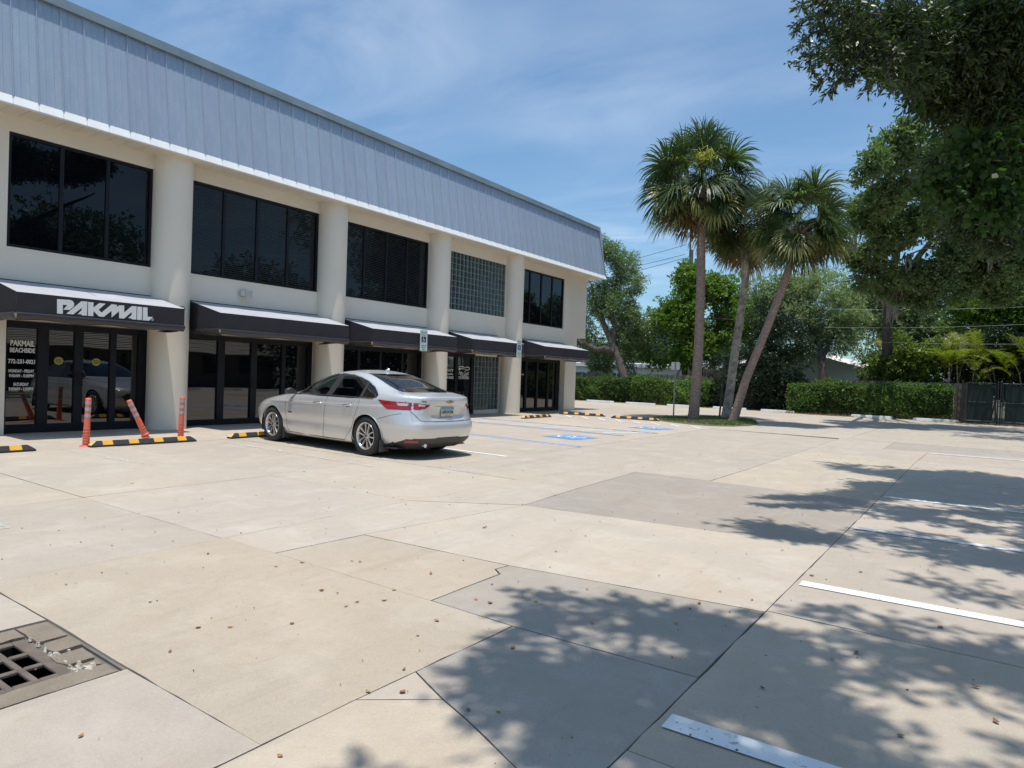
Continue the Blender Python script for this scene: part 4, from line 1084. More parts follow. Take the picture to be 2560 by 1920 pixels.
for sd_ in (-1, 1):
    skin(keep & (cls == trim_), 'window_surround', MAT['gap'], car, sd_, -.002)
    d1 = skin(keep & (cls == fdoor), 'front_door', MAT['paint'], car, sd_); d2 = skin(keep & (cls == rdoor), 'rear_door', MAT['paint'], car, sd_)
    skin(keep & (cls == fd_win), 'window', MAT['car_glass'], d1, sd_, -.004); skin(keep & (cls == rd_win), 'window', MAT['car_glass'], d2, sd_, -.004)
    skin(keep & (cls == q_win), 'quarter_window', MAT['car_glass'], car, sd_, -.004)
    skin(keep & (cls == tail_o), 'tail_light', MAT['red_lens'], car, sd_, .004); skin(keep & (cls == tail_i), 'tail_light', MAT['red_lens'], car, sd_, .004)
    skin(keep & (cls == refl), 'reflector', MAT['red_lens'], car, sd_, .003); skin(keep & (cls == head), 'headlight', MAT['clear_lens'], car, sd_, .002)
    lens = inpoly(ft, fz, [(.80, .885), (.98, .885), (1.0, .935), (.78, .93)]) & rear
    skin(lens, 'reversing_lamp', MAT['clear_lens'], car, sd_, .007)
    lens = inpoly(ft, fz, [(.52, .885), (.62, .88), (.63, .925), (.50, .92)]) & rear
    skin(lens, 'reversing_lamp', MAT['clear_lens'], car, sd_, .007)
    def surf(x, z):
        i = int(np.argmin(np.abs(zs-z))); row = GX[i]; k = slice(NU//12, NU-NU//12)
        return float(np.interp(x, row, GY[i])) 
    def ribbon3(path, w, m, name, parent, off=.0015):
        mb = MB(); path = [(a, b) for a, b in path]
        fine = []
        for (a, b), (c, d) in zip(path, path[1:]):
            k = max(1, int(math.hypot(c-a, d-b)/.03)); fine += [(a+(c-a)*i/k, b+(d-b)*i/k) for i in range(k)]
        fine.append(path[-1])
        for (a, b), (c, d) in zip(fine, fine[1:]):
            l = math.hypot(c-a, d-b)+1e-9; nx, nz = -(d-b)/l*w/2, (c-a)/l*w/2
            q = [(a-nx, b-nz), (c-nx, d-nz), (c+nx, d+nz), (a+nx, b+nz)]
            mb.quad(*[(x, sd_*(surf(x, z)+off), z) for x, z in q])
        return mb.build(name, m, parent)
    ribbon3([(1.42, .955), (1.44, .60), (1.47, .34), (1.52, .245)], .007, MAT['gap'], 'door_gap', car)
    ribbon3([(2.70, .955), (2.66, .60), (2.60, .225)], .008, MAT['gap'], 'door_gap', car)
    ribbon3([(1.50, .232), (2.60, .215), (3.20, .215)], .010, MAT['gap'], 'door_gap', car)
    ribbon3([(3.20, .225), (3.36, .36), (3.48, .56), (3.58, .80), (3.60, .955)], .007, MAT['gap'], 'door_gap', car)
    ribbon3([(4.10, .645), (4.35, .72), (4.55, .76)], .006, MAT['gap'], 'bumper_gap', car)
    ribbon3([(1.46, .958), (2.0, .962), (3.0, .966), (3.92, .972)], .014, MAT['chrome'], 'window_trim', car, .003)
    ribbon3([(x, z+.004) for x, z in dlo[:-1]], .010, MAT['chrome'], 'window_trim', car, .002)
    for (x, dd) in ((2.47, d1), (3.33, d2)):
        y_ = sd_*(surf(x, .83)+.0); hb = MB()
        hb.tube([(x-.10, y_, .828), (x-.08, y_+sd_*.035, .833), (x, y_+sd_*.045, .838), (x+.08, y_+sd_*.035, .838), (x+.11, y_, .836)], [.010, .014, .015, .014, .009], n=8)
        hb.build('handle', MAT['chrome'], dd)
        ribbon3([(x-.06, .825), (x+.05, .829)], .05, MAT['gap'], 'handle_cup', dd, .001)
    # mirror
    ym = sd_*.92
    mir = MB()
    for k in range(2):
        pass
    n1_, n2__ = 10, 16
    vs = []
    for i in range(n1_+1):
        a = -math.pi/2+math.pi*i/n1_
        for j in range(n2__):
            b = 2*math.pi*j/n2__
            cxx = .062*math.sin(a); r_ = math.cos(a)**.55 if math.cos(a) > 0 else 0
            vs.append((1.615+cxx, ym+sd_*(.030+.092*r_*math.cos(b)), 1.012+.060*r_*math.sin(b)))
    mir.add(vs, [(i*n2__+j, i*n2__+(j+1) % n2__, (i+1)*n2__+(j+1) % n2__, (i+1)*n2__+j) for i in range(n1_) for j in range(n2__)], True)
    mo = mir.build('wing_mirror', MAT['paint'] if sd_ > 0 else MAT['black_plastic'], car)
    MB().box(1.60, 1.66, min(sd_*.82, sd_*.90), max(sd_*.82, sd_*.90), .955, .985).build('mirror_foot', MAT['black_plastic'], mo)
    mb = MB(); cxm = 1.615+.060
    vs = [(cxm, ym+sd_*(.030+.080*math.cos(a)), 1.012+.048*math.sin(a)) for a in np.linspace(0, 2*math.pi, 20, endpoint=False)]
    mb.add(vs, [tuple(range(20))]); mb.build('mirror_glass', MAT['black_plastic'], mo)
    # wheel arch lips, wells and mud flaps
    for xw in (WXF, WXR):
        yo = sd_*(surf(xw+.40, .5)-.004)
        mb = MB(); pts = []
        for a in np.linspace(math.pi*1.10, -math.pi*.10, 34):
            x_, z_ = xw+.374*math.cos(a), WZ+.374*math.sin(a); pts.append((x_, sd_*(surf(x_, max(z_, .2))-.004), z_))
        mb.tube(pts, .008, n=6); mb.build('arch_lip', MAT['paint'], car)
        mb = MB(); K = 26; an = np.linspace(math.pi*1.12, -math.pi*.12, K)
        vs = [(xw+.376*math.cos(a), sd_*yy, WZ+.376*math.sin(a)) for yy in (.90, .60) for a in an]+[(xw, sd_*.60, WZ)]
        mb.add(vs, [(i, i+1, K+i+1, K+i) for i in range(K-1)]+[(K+i, K+i+1, 2*K) for i in range(K-1)], True); mb.build('wheel_well', MAT['gap'], car)
        xf_ = xw+.385
        MB().box(xf_-.01, xf_+.012, min(sd_*.72, sd_*.905), max(sd_*.72, sd_*.905), .10, .30).build('mud_flap', MAT['black_plastic'], car)
    MB().box(.9, 4.5, min(0, sd_*.83), max(0, sd_*.83), .17, .19).build('underbody', MAT['gap'], car)
# wheels
def wheel_parts():
    ty = MB().lathe([(.222, -.100), (.255, -.110), (.300, -.112), (.324, -.100), (.3345, -.075), (.335, -.03), (.335, .03), (.3345, .075), (.324, .100), (.300, .112), (.255, .110), (.222, .100)], n=56).mesh('tyre', MAT['tyre'])
    rim = MB(); rim.lathe([(.228, .100), (.236, .108), (.230, .112), (.220, .106), (.205, .080), (.195, .0), (.19, -.08)], n=56)
    rim.lathe([(.001, .088), (.030, .088), (.034, .082), (.034, .06)], n=24)
    rim.lathe([(.034, .078), (.060, .074), (.066, .055), (.060, .03)], n=24)
    for k in range(5):
        for s_ in (-1, 1):
            a0 = k*2*math.pi/5+math.pi/2
            def q(r, off, z): return (r*math.cos(a0)-off*math.sin(a0), r*math.sin(a0)+off*math.cos(a0), z)
            o0, o1, w0, w1 = s_*.021, s_*.052, .0135, .0185
            lo = [q(.045, o0-w0, .055), q(.216, o1-w1, .075), q(.216, o1+w1, .075), q(.045, o0+w0, .055)]
            hi = [q(.045, o0-w0*.7, .082), q(.218, o1-w1*.6, .100), q(.218, o1+w1*.6, .100), q(.045, o0+w0*.7, .082)]
            rim.hexa(lo+hi)
        a1 = k*2*math.pi/5+math.pi/2+math.pi/5
        rim.tube([(.050*math.cos(a1), .050*math.sin(a1), .06), (.050*math.cos(a1), .050*math.sin(a1), .080)], .009, n=8)
    rm = rim.mesh('rim', MAT['alloy'])
    hub = MB().lathe([(.0, .02), (.19, .02), (.195, .0)], n=32).mesh('brake_disc', MAT['gap'])
    cap = MB().lathe([(.0, .0905), (.022, .090), (.024, .088)], n=16).mesh('hub_cap', MAT['gap'])
    return ty, rm, hub, cap
TY, RM, HB, CP = wheel_parts()
for xw in (WXF, WXR):
    for sd_ in (-1, 1):
        w = bpy.data.objects.new('wheel', None); COL.objects.link(w); w.parent = car
        w.location = (xw, sd_*.795, WZ); w.rotation_euler = (R(90) if sd_ < 0 else R(-90), random.uniform(0, 1.2), 0)
        for me, nm in ((TY, 'tyre'), (RM, 'rim'), (HB, 'brake_disc'), (CP, 'hub_cap')): link(nm, me, w)
# rear details
def rearx(y, z):
    i = int(np.argmin(np.abs(zs-z))); row = GY[i][NU//2:]; return float(np.interp(-y if y < 0 else y, row[::-1], GX[i][NU//2:][::-1]))
MAT['plate'] = mat('number_plate', (.72, .71, .62), (.66, .66, .58), scale=30, rough=.4)
MAT['plate_blue'] = mat('plate_blue', (.10, .33, .58), (.16, .42, .62), scale=20, rough=.4)
MAT['plate_ink'] = mat('plate_ink', (.05, .06, .06), rough=.5)
MAT['gold'] = mat('gold_badge', (.62, .42, .12), (.5, .33, .09), rough=.3, metal=.8)
xp = rearx(0, .80)+.012
pl = bevelled(MB().box(xp, xp+.006, -.155, .155, .715, .872).build('number_plate', MAT['plate'], car), .004, 1)
MB().box(xp+.0062, xp+.0070, -.15, .15, .830, .868).build('plate_header', MAT['plate_blue'], pl)
def rword(s, y, z, h, w, m, par, x, bold=0.):
    o = text_obj('lettering', s, h/.7, m, par, (x, y, z), (0, 1, 0), (0, 0, 1), bold=bold*h)
    ys = [v.co.y for v in o.data.vertices]; k = w/(max(ys)-min(ys)); mid = (max(ys)+min(ys))/2
    for v in o.data.vertices: v.co.y = y+(v.co.y-mid)*k
    return o
rword('HPHW30I', 0, .760, .055, .27, MAT['plate_ink'], pl, xp+.0066, .06); rword('SUNSHINE', 0, .728, .014, .14, MAT['plate_ink'], pl, xp+.0066); rword('PLATE', 0, .843, .014, .12, MAT['plate'], pl, xp+.0074)
MB().box(xp-.002, xp+.02, -.03, .03, .892, .905).build('plate_lamp', MAT['gap'], car)
em = MB(); xe = rearx(0, .965)+.004
def bow(s, x0, x1):
    pr = [(-.075, .012), (-.030, .012), (-.030, .026), (.038, .026), (.034, .012), (.075, .012), (.066, -.014), (.026, -.014), (.024, -.026), (-.038, -.026), (-.034, -.014), (-.082, -.014)]
    mb = MB(); mb.prism([(a*s, b*s) for a, b in pr], x0, x1); mb.v = [(z, x, y+.965) for x, y, z in mb.v]; return mb
bow(1.12, xe, xe+.006).build('badge_rim', MAT['chrome'], car); bow(.88, xe+.006, xe+.009).build('badge', MAT['gold'], car)
for s_, y0_ in (('MALIBU', -.52), ('LT', .60)):
    x_ = rearx(y0_, .965)+.012; t_ = .45 if y0_ > 0 else -.15
    o = text_obj('lettering', s_, .034, MAT['gap'], car, (x_, y0_, .955), (-.22 if y0_ > 0 else .22, 1, 0), (0, 0, 1), bold=.001)
tx_ = text_obj('lettering', 'MALIBU', .036, MAT['gap'], car, (1.60, -surf(1.6, .60)-.003, .60), (1, 0, 0), (0, 0, 1), bold=.0012)
# bootlid gap, third brake light, antenna, exhaust
mb = MB(); pth = [(-.72, .965), (-.70, .80), (-.60, .655), (-.50, .640), (0, .632), (.50, .640), (.60, .655), (.70, .80), (.72, .965)]
fine = []
for (a, b), (c, d) in zip(pth, pth[1:]):
    k = max(1, int(math.hypot(c-a, d-b)/.03)); fine += [(a+(c-a)*i/k, b+(d-b)*i/k) for i in range(k)]
fine.append(pth[-1])
mb.tube([(rearx(a, b)+.0005, a, b) for a, b in fine], .0045, n=5); mb.build('boot_gap', MAT['gap'], car)
mb = MB(); hgt = []
def topz(x, y):
    lo, hi = .9, 1.464
    for _ in range(30):
        mid = (lo+hi)/2; i = int(np.argmin(np.abs(zs-mid))); row = slice(NU//2, NU) if x > 3.02 else slice(0, NU//2)
        xx = float(np.interp(abs(y), GY[i][row][::-1] if x > 3.02 else GY[i][row], GX[i][row][::-1] if x > 3.02 else GX[i][row]))
        inside = xx > x if x > 3.02 else xx < x
        if inside: lo = mid
        else: hi = mid
    return lo
for sd_ in (-1, 1):
    pth = [(4.28, .62), (4.45, .66), (4.62, .70), (4.78, .73)]
    mb = MB(); mb.tube([(x, sd_*y, topz(x, y)+.001) for x, y in pth], .004, n=5); mb.build('boot_gap', MAT['gap'], car)
xa = 3.24; za = topz(xa, 0)
mb = MB(); fin = [(-.10, 0), (-.02, .030), (.07, .062), (.085, .060), (.085, 0)]
vs = [(xa+x, s_*(.026 if z == 0 else .006), za-.004+z) for s_ in (-1, 1) for x, z in fin]; n = 5
mb.add(vs, [tuple(range(4, -1, -1)), tuple(range(5, 10))]+[(i, (i+1) % n, n+(i+1) % n, n+i) for i in range(n)], True); mb.build('antenna', MAT['paint'], car)
mb = MB(); mb.tube([(4.72, -.45, .235), (4.80, -.45, .235)], .035, n=12); mb.build('exhaust', MAT['chrome'], car)
xb = 3.40; mb = MB().box(xb, xb+.10, -.22, .22, topz(xb+.05, 0)-.035, topz(xb+.05, 0)-.012).build('brake_light', MAT['gap'], car)
# cabin
cab = MB().box(1.2, 4.4, -.80, .80, .22, .30).build('cabin_floor', MAT['gap'], car)
def seat(x, y, w, parent):
    s_ = MB().box(x-.25, x+.28, y-w/2, y+w/2, .42, .58).build('seat', MAT['seat'], parent); bevelled(s_, .04, 2)
    b_ = MB().hexa([(x+.20, y-w/2, .55), (x+.32, y-w/2, .55), (x+.32, y+w/2, .55), (x+.20, y+w/2, .55), (x+.40, y-w*.42, 1.10), (x+.50, y-w*.42, 1.10), (x+.50, y+w*.42, 1.10), (x+.40, y+w*.42, 1.10)]).build('seat_back', MAT['seat'], s_); bevelled(b_, .04, 2)
    h_ = MB().box(x+.44, x+.53, y-.12, y+.12, 1.12, 1.28).build('headrest', MAT['seat'], s_); bevelled(h_, .035, 2)
seat(2.15, -.38, .52, car); seat(2.15, .38, .52, car); 
sb = MB().hexa([(3.25, -.66, .5), (3.5, -.66, .5), (3.5, .66, .5), (3.25, .66, .5), (3.55, -.60, 1.04), (3.7, -.6, 1.04), (3.7, .6, 1.04), (3.55, .6, 1.04)]).build('rear_seat', MAT['seat'], car)
MB().box(3.7, 4.35, -.62, .62, 1.02, 1.04).build('parcel_shelf', MAT['seat'], car)
dsh = MB().hexa([(1.25, -.72, .6), (1.75, -.72, .6), (1.75, .72, .6), (1.25, .72, .6), (1.35, -.68, .95), (1.72, -.68, .97), (1.72, .68, .97), (1.35, .68, .95)]).build('dashboard', MAT['seat'], car)
mb = MB(); mb.tube([(1.88+.05*math.cos(a), -.38+.185*math.sin(a), .92+.175*math.cos(a)) for a in np.linspace(0, 2*math.pi, 25)], .014, n=6, cap=False); mb.box(1.84, 1.90, -.44, -.32, .86, .97); mb.build('steering_wheel', MAT['gap'], car)
CS = 1.008
car.scale = (CS, CS, CS)
thc = math.atan2(7.99-8.18, 6.54-3.56)
car.rotation_euler = (0, 0, thc)
# left front tyre touches at (3.56, 8.2)
cvec = Vector((math.cos(thc), math.sin(thc), 0)); nvec = Vector((-math.sin(thc), math.cos(thc), 0))
org = Vector((3.56, 8.23, 0))-cvec*WXF*CS+nvec*.90*CS
car.location = (org.x, org.y, .003)
# ------------------------------------------------------------------ plants: builders
def leaf_mat(name, dark, light, accent=None, trans=.35, rough=.5, acc_at=.93, spec=.4):
    "leaf colour comes from a per-leaf value; thin leaves let some light through"
    m, t, out = nodes(name); L = t.links.new; N = t.nodes.new
    at = N('ShaderNodeAttribute'); at.attribute_name = 'tint'
    cr = N('ShaderNodeValToRGB'); L(at.outputs['Fac'], cr.inputs[0])
    e = cr.color_ramp.elements; e[0].color = c4(dark); e[0].position = 0; e[1].color = c4(light); e[1].position = .86
    if accent:
        q = e.new(acc_at); q.color = c4(light); q = e.new(min(1, acc_at+.03)); q.color = c4(accent)
    p = N('ShaderNodeBsdfPrincipled'); L(cr.outputs[0], p.inputs['Base Color']); p.inputs['Roughness'].default_value = rough
    p.inputs['Specular IOR Level'].default_value = spec
    tl = N('ShaderNodeBsdfTranslucent')
    mc = N('ShaderNodeMix'); mc.data_type = 'RGBA'; mc.blend_type = 'MULTIPLY'; mc.inputs[0].default_value = 1
    L(cr.outputs[0], mc.inputs[6]); mc.inputs[7].default_value = (1.15, 1.5, .6, 1); L(mc.outputs[2], tl.inputs[0])
    mx = N('ShaderNodeMixShader'); mx.inputs[0].default_value = trans; L(p.outputs[0], mx.inputs[1]); L(tl.outputs[0], mx.inputs[2])
    L(mx.outputs[0], out.inputs[0]); return m
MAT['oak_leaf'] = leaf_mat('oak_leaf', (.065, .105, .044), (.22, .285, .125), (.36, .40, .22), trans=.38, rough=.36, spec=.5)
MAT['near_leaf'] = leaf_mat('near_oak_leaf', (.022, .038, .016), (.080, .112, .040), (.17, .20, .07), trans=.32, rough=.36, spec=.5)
MAT['grey_leaf'] = leaf_mat('grey_green_leaf', (.13, .165, .080), (.34, .38, .21), (.42, .44, .28), trans=.42, rough=.45)
MAT['broad_leaf'] = leaf_mat('broad_green_leaf', (.050, .105, .020), (.20, .29, .045), (.36, .38, .06), trans=.45, rough=.42)
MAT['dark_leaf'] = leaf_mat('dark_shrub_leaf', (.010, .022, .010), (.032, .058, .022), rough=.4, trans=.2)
MAT['hedge_leaf'] = leaf_mat('hedge_leaf', (.055, .100, .030), (.20, .30, .085), (.32, .42, .13), rough=.42)
MAT['croton_leaf'] = leaf_mat('yellow_shrub_leaf', (.045, .09, .018), (.26, .32, .06), (.65, .50, .06), rough=.4, acc_at=.85)
MAT['vine_leaf'] = leaf_mat('bright_lobed_leaf', (.020, .050, .014), (.065, .125, .025), (.13, .21, .04), trans=.4, rough=.45)
MAT['palm_leaf'] = leaf_mat('palm_frond', (.042, .076, .028), (.155, .200, .072), (.32, .30, .12), trans=.25, rough=.40, spec=.5)
MAT['dry_leaf'] = leaf_mat('dry_frond', (.10, .055, .025), (.30, .19, .08), (.36, .25, .10), trans=.2, rough=.6)
MAT['areca_leaf'] = leaf_mat('areca_frond', (.08, .115, .018), (.33, .34, .05), (.50, .34, .07), trans=.35, rough=.38, acc_at=.88)
MAT['bark'] = mat('oak_bark', (.12, .10, .085), (.065, .054, .046), scale=6, rough=.95, bump=1.0, bscale=26, stretch=(1, 1, .35))
MAT['palm_bark'] = mat('palm_bark', (.36, .275, .235), (.19, .14, .115), scale=9, rough=.95, bump=1.0, bscale=22, stretch=(1, 1, 2.2), detail=6, speck=.25)
MAT['lichen_bark'] = mat('lichen_palm_bark', (.50, .46, .39), (.20, .165, .135), scale=5, rough=.95, bump=1.0, bscale=22, detail=6, speck=.3)
MAT['moss'] = mat('spanish_moss', (.30, .29, .24), (.20, .20, .16), scale=6, rough=.95)
def unit(a): return a/(np.linalg.norm(a, axis=-1, keepdims=True)+1e-9)
def leaf_mesh(name, m, C, A, S, wr, tint, fold=.0):
    n = len(C); rnd = unit(RNG.normal(size=(n, 3))); side = unit(np.cross(A, rnd)); S = S[:, None]
    V = np.empty((n, 4, 3)); V[:, 0] = C; V[:, 1] = C+A*S*.45+side*S*wr; V[:, 2] = C+A*S; V[:, 3] = C+A*S*.45-side*S*wr
    F = np.arange(n*4).reshape(n, 4)
    return raw_mesh(name, V.reshape(-1, 3), F, m, False, np.clip(tint, 0, 1))
def field(p, f, ph=0.):
    return (np.sin(p[:, 0]*f+1.3+ph)*np.sin(p[:, 1]*f*1.1+2.1+ph*2)+np.sin(p[:, 2]*f*1.2+.7)*np.sin((p[:, 0]+p[:, 1])*f*.73+ph)+.6*np.sin(p[:, 0]*f*2.3+p[:, 2]*f*2.1)*np.sin(p[:, 1]*f*2.4+ph*3))
def twigs(blobs, n, thr=-.35, f=1.5, shell=.26, droop=.25, ph=0.):
    "sites and directions of leafy twigs in a crown made of lumpy lobes"
    B = np.array(blobs, float); w = B[:, 3]*B[:, 4]+B[:, 4]*B[:, 5]; w = w/w.sum()
    k = RNG.choice(len(B), n*2, p=w); d = unit(RNG.normal(size=(n*2, 3)))
    r = 1-np.abs(RNG.normal(0, shell, n*2)); r = np.clip(r, .08, 1)
    lump = 1+.22*np.sin(d[:, 0]*5+k)*np.sin(d[:, 1]*6+k*2)+.18*np.sin(d[:, 2]*7+k*1.7)
    p = B[k, :3]+d*B[k, 3:6]*(r*lump)[:, None]
    ok = field(p, f, ph) > thr
    p, d, k = p[ok][:n], d[ok][:n], k[ok][:n]
    t = unit(d*.7+RNG.normal(size=p.shape)*.55+np.array([0, 0, -droop]))
    return p, t, k
def foliage(name, m, blobs, ntw, per, size, wr=.22, L=.30, parent=None, thr=-.35, f=1.5, shell=.26, droop=.25, tb=0., spread=.9, ph=0.):
    p, t, k = twigs(blobs, ntw, thr, f, shell, droop, ph); n = len(p)
    u = np.tile(np.linspace(.05, 1, per), n)+RNG.uniform(-.05, .05, n*per)
    P_ = np.repeat(p, per, 0); T = np.repeat(t, per, 0)
    C = P_+T*(u*L)[:, None]+RNG.normal(size=P_.shape)*.02
    A = unit(T*.55+RNG.normal(size=P_.shape)*spread*.6)
    S = size*RNG.uniform(.6, 1.25, len(C))
    tint = np.repeat(np.clip(.42+.22*field(p, f*.8, 4.)/1.3, 0, 1), per)*.6+RNG.uniform(0, .5, len(C))+tb
    return link(name, leaf_mesh(name, m, C, A, S, wr, tint), parent), p, t, k
def bez(a, b, sag=0.0, n=7, wob=.06):
    a = np.array(a, float); b = np.array(b, float); L = np.linalg.norm(b-a); out = []
    off = RNG.normal(size=3)*wob*L
    for s in np.linspace(0, 1, n): out.append(a+(b-a)*s+off*math.sin(math.pi*s)+np.array([0, 0, sag*L*math.sin(math.pi*s)]))
    return out
def wood(name, m, trunk_paths, limbs, tw=None, parent=None):
    "trunk_paths: (points, r0, r1); limbs: (a, b, r0, r1); tw: sample of twig points with their lobe centres"
    mb = MB()
    for pts, r0, r1 in trunk_paths:
        pts = [np.array(p, float) for p in pts]; fine = []
        for i in range(len(pts)-1):
            for s in (0, .33, .66): fine.append(pts[i]+(pts[i+1]-pts[i])*s+RNG.normal(size=3)*r0*.06)
        fine.append(pts[-1]); mb.tube(fine, list(np.linspace(r0, r1, len(fine))), n=12)
    for a, b, r0, r1 in limbs: mb.tube(bez(a, b, .06), list(np.linspace(r0, r1, 7)), n=7)
    if tw is not None:
        for a, b, r in tw: mb.tube(bez(a, b, .03, 4), [r, r*.7, r*.45, r*.2], n=4, cap=False)
    return mb.build(name, m, parent)
def B_(px, py, y, r, az=1.0, ay=1.0):
    "a lobe seen at a place of the photograph, at depth y, with radius r in photo pixels"
    c = aty(px, py, y); d = float(np.dot(np.array(c)-CAM, _f)); R_ = r*d/FPX
    return (c[0], c[1], c[2], R_, R_*ay, R_*az)
def make_tree(name, label, leafm, blobs, ntw, per, size, trunk, loc, group=None, woodm='bark', cat='tree', twn=90, extra=(), lr=.07, more=(), nolimb=False, **k):
    t_ = thing(name, label, cat, loc, group=group)
    sh = lambda p: (p[0]-loc[0], p[1]-loc[1], p[2]-loc[2])
    bl = [sh(b[:3])+tuple(b[3:]) for b in blobs]
    cr, p, t, kk = foliage('crown', MAT[leafm], bl, ntw, per, size, parent=t_, **k)
    for mbl, mn, kw in more:
        k2 = dict(k); k2.update(kw); sz = k2.pop('size', size)
        foliage('crown', MAT[leafm], [sh(b[:3])+tuple(b[3:]) for b in mbl], mn, per, sz, parent=t_, **k2)
    tp = [([sh(q) for q in pts], r0, r1) for pts, r0, r1 in trunk]
    nodes_ = [np.array(q) for pts, _, _ in tp for q in pts[1:]]
    limbs = []
    for b in bl:
        c = np.array(b[:3]); nd = [q for q in nodes_ if q[2] < c[2]+.8] or nodes_
        q = min(nd, key=lambda q_: np.linalg.norm(q_-c)); limbs.append((q, c, lr, lr*.35))
    if nolimb: limbs = []
    sel = RNG.choice(len(p), min(twn, len(p)), replace=False)
    tw = [(np.array(bl[kk[i]][:3])*.5+np.array(p[i])*.5+RNG.normal(size=3)*.1, p[i], lr*.28) for i in sel]
    wood('trunk', MAT[woodm], tp, limbs, tw, t_)
    return t_

# ------------------------------------------------------------------ the three cabbage palms on their grass island
def fan_frond(base, dirv, plen, R_, dry, parent, m):
    "a costapalmate fan: arching stalk, then a folded fan of long leaflets whose tips hang"
    base = np.array(base, float); d = unit(np.array(dirv, float)); up = np.array([0, 0, 1.])
    V, F, T = [], [], []
    def addquad(q, tn): b = len(V); V.extend(q); F.append((b, b+1, b+2, b+3)); T.append(tn)
    n = 6; pts = []
    p = base.copy(); dd = d.copy(); arch_ = .55*plen
    for i in range(n+1):
        pts.append(p.copy()); p = p+dd*plen/n; dd = unit(dd+np.array([0, 0, -.13 if d[2] > -.3 else -.02]))
    sd_ = unit(np.cross(dd, up)+1e-6)
    for i in range(n):
        w = .022*(1-.5*i/n); addquad([pts[i]-sd_*w, pts[i]+sd_*w, pts[i+1]+sd_*w*.9, pts[i+1]-sd_*w*.9], .8)
    hub = pts[-1]; nrm = unit(np.cross(sd_, dd)); fold = .35
    K = 54; tb = RNG.uniform(.1, .5)
    twist = RNG.uniform(-1.15, 1.15); sd2 = unit(sd_*math.cos(twist)+nrm*math.sin(twist)); nr2 = unit(np.cross(sd2, dd))
    for k in range(K):
        a = (k/(K-1)-.5)*2*R(128); Lk = R_*(.62+.38*math.cos(a*.55))*RNG.uniform(.88, 1.06)
        s0 = hub+dd*(.16*R_*math.cos(a*.5))
        v = unit(dd*math.cos(a)+sd2*math.sin(a)+nr2*fold*abs(math.sin(a))*.8+RNG.normal(size=3)*.075)
        seg = 4; q = s0.copy(); vv = v.copy(); ww = .021*R_; sdl = unit(np.cross(vv, nr2)); tl = tb+RNG.uniform(-.2, .3)
        for j in range(seg):
            f0, f1 = j/seg, (j+1)/seg
            w0 = ww*(1 if j < 2 else (1.0, .8, .4)[j-2+0] if j-2 < 3 else .2); w1 = ww*((1, 1, .75, .08)[j])
            q1 = q+vv*Lk/seg
            addquad([q-sdl*w0, q+sdl*w0, q1+sdl*w1, q1-sdl*w1], tl if not (dry and j >= 2) else 1.2)
            q = q1; g_ = .05 if j == 0 else (.30 if j == 1 else .55); vv = unit(vv+np.array([0, 0, -g_])+RNG.normal(size=3)*.02)
    me = raw_mesh('frond', np.array(V), np.array(F), m, False, np.clip(np.array(T), 0, 1))
    return link('frond', me, parent)
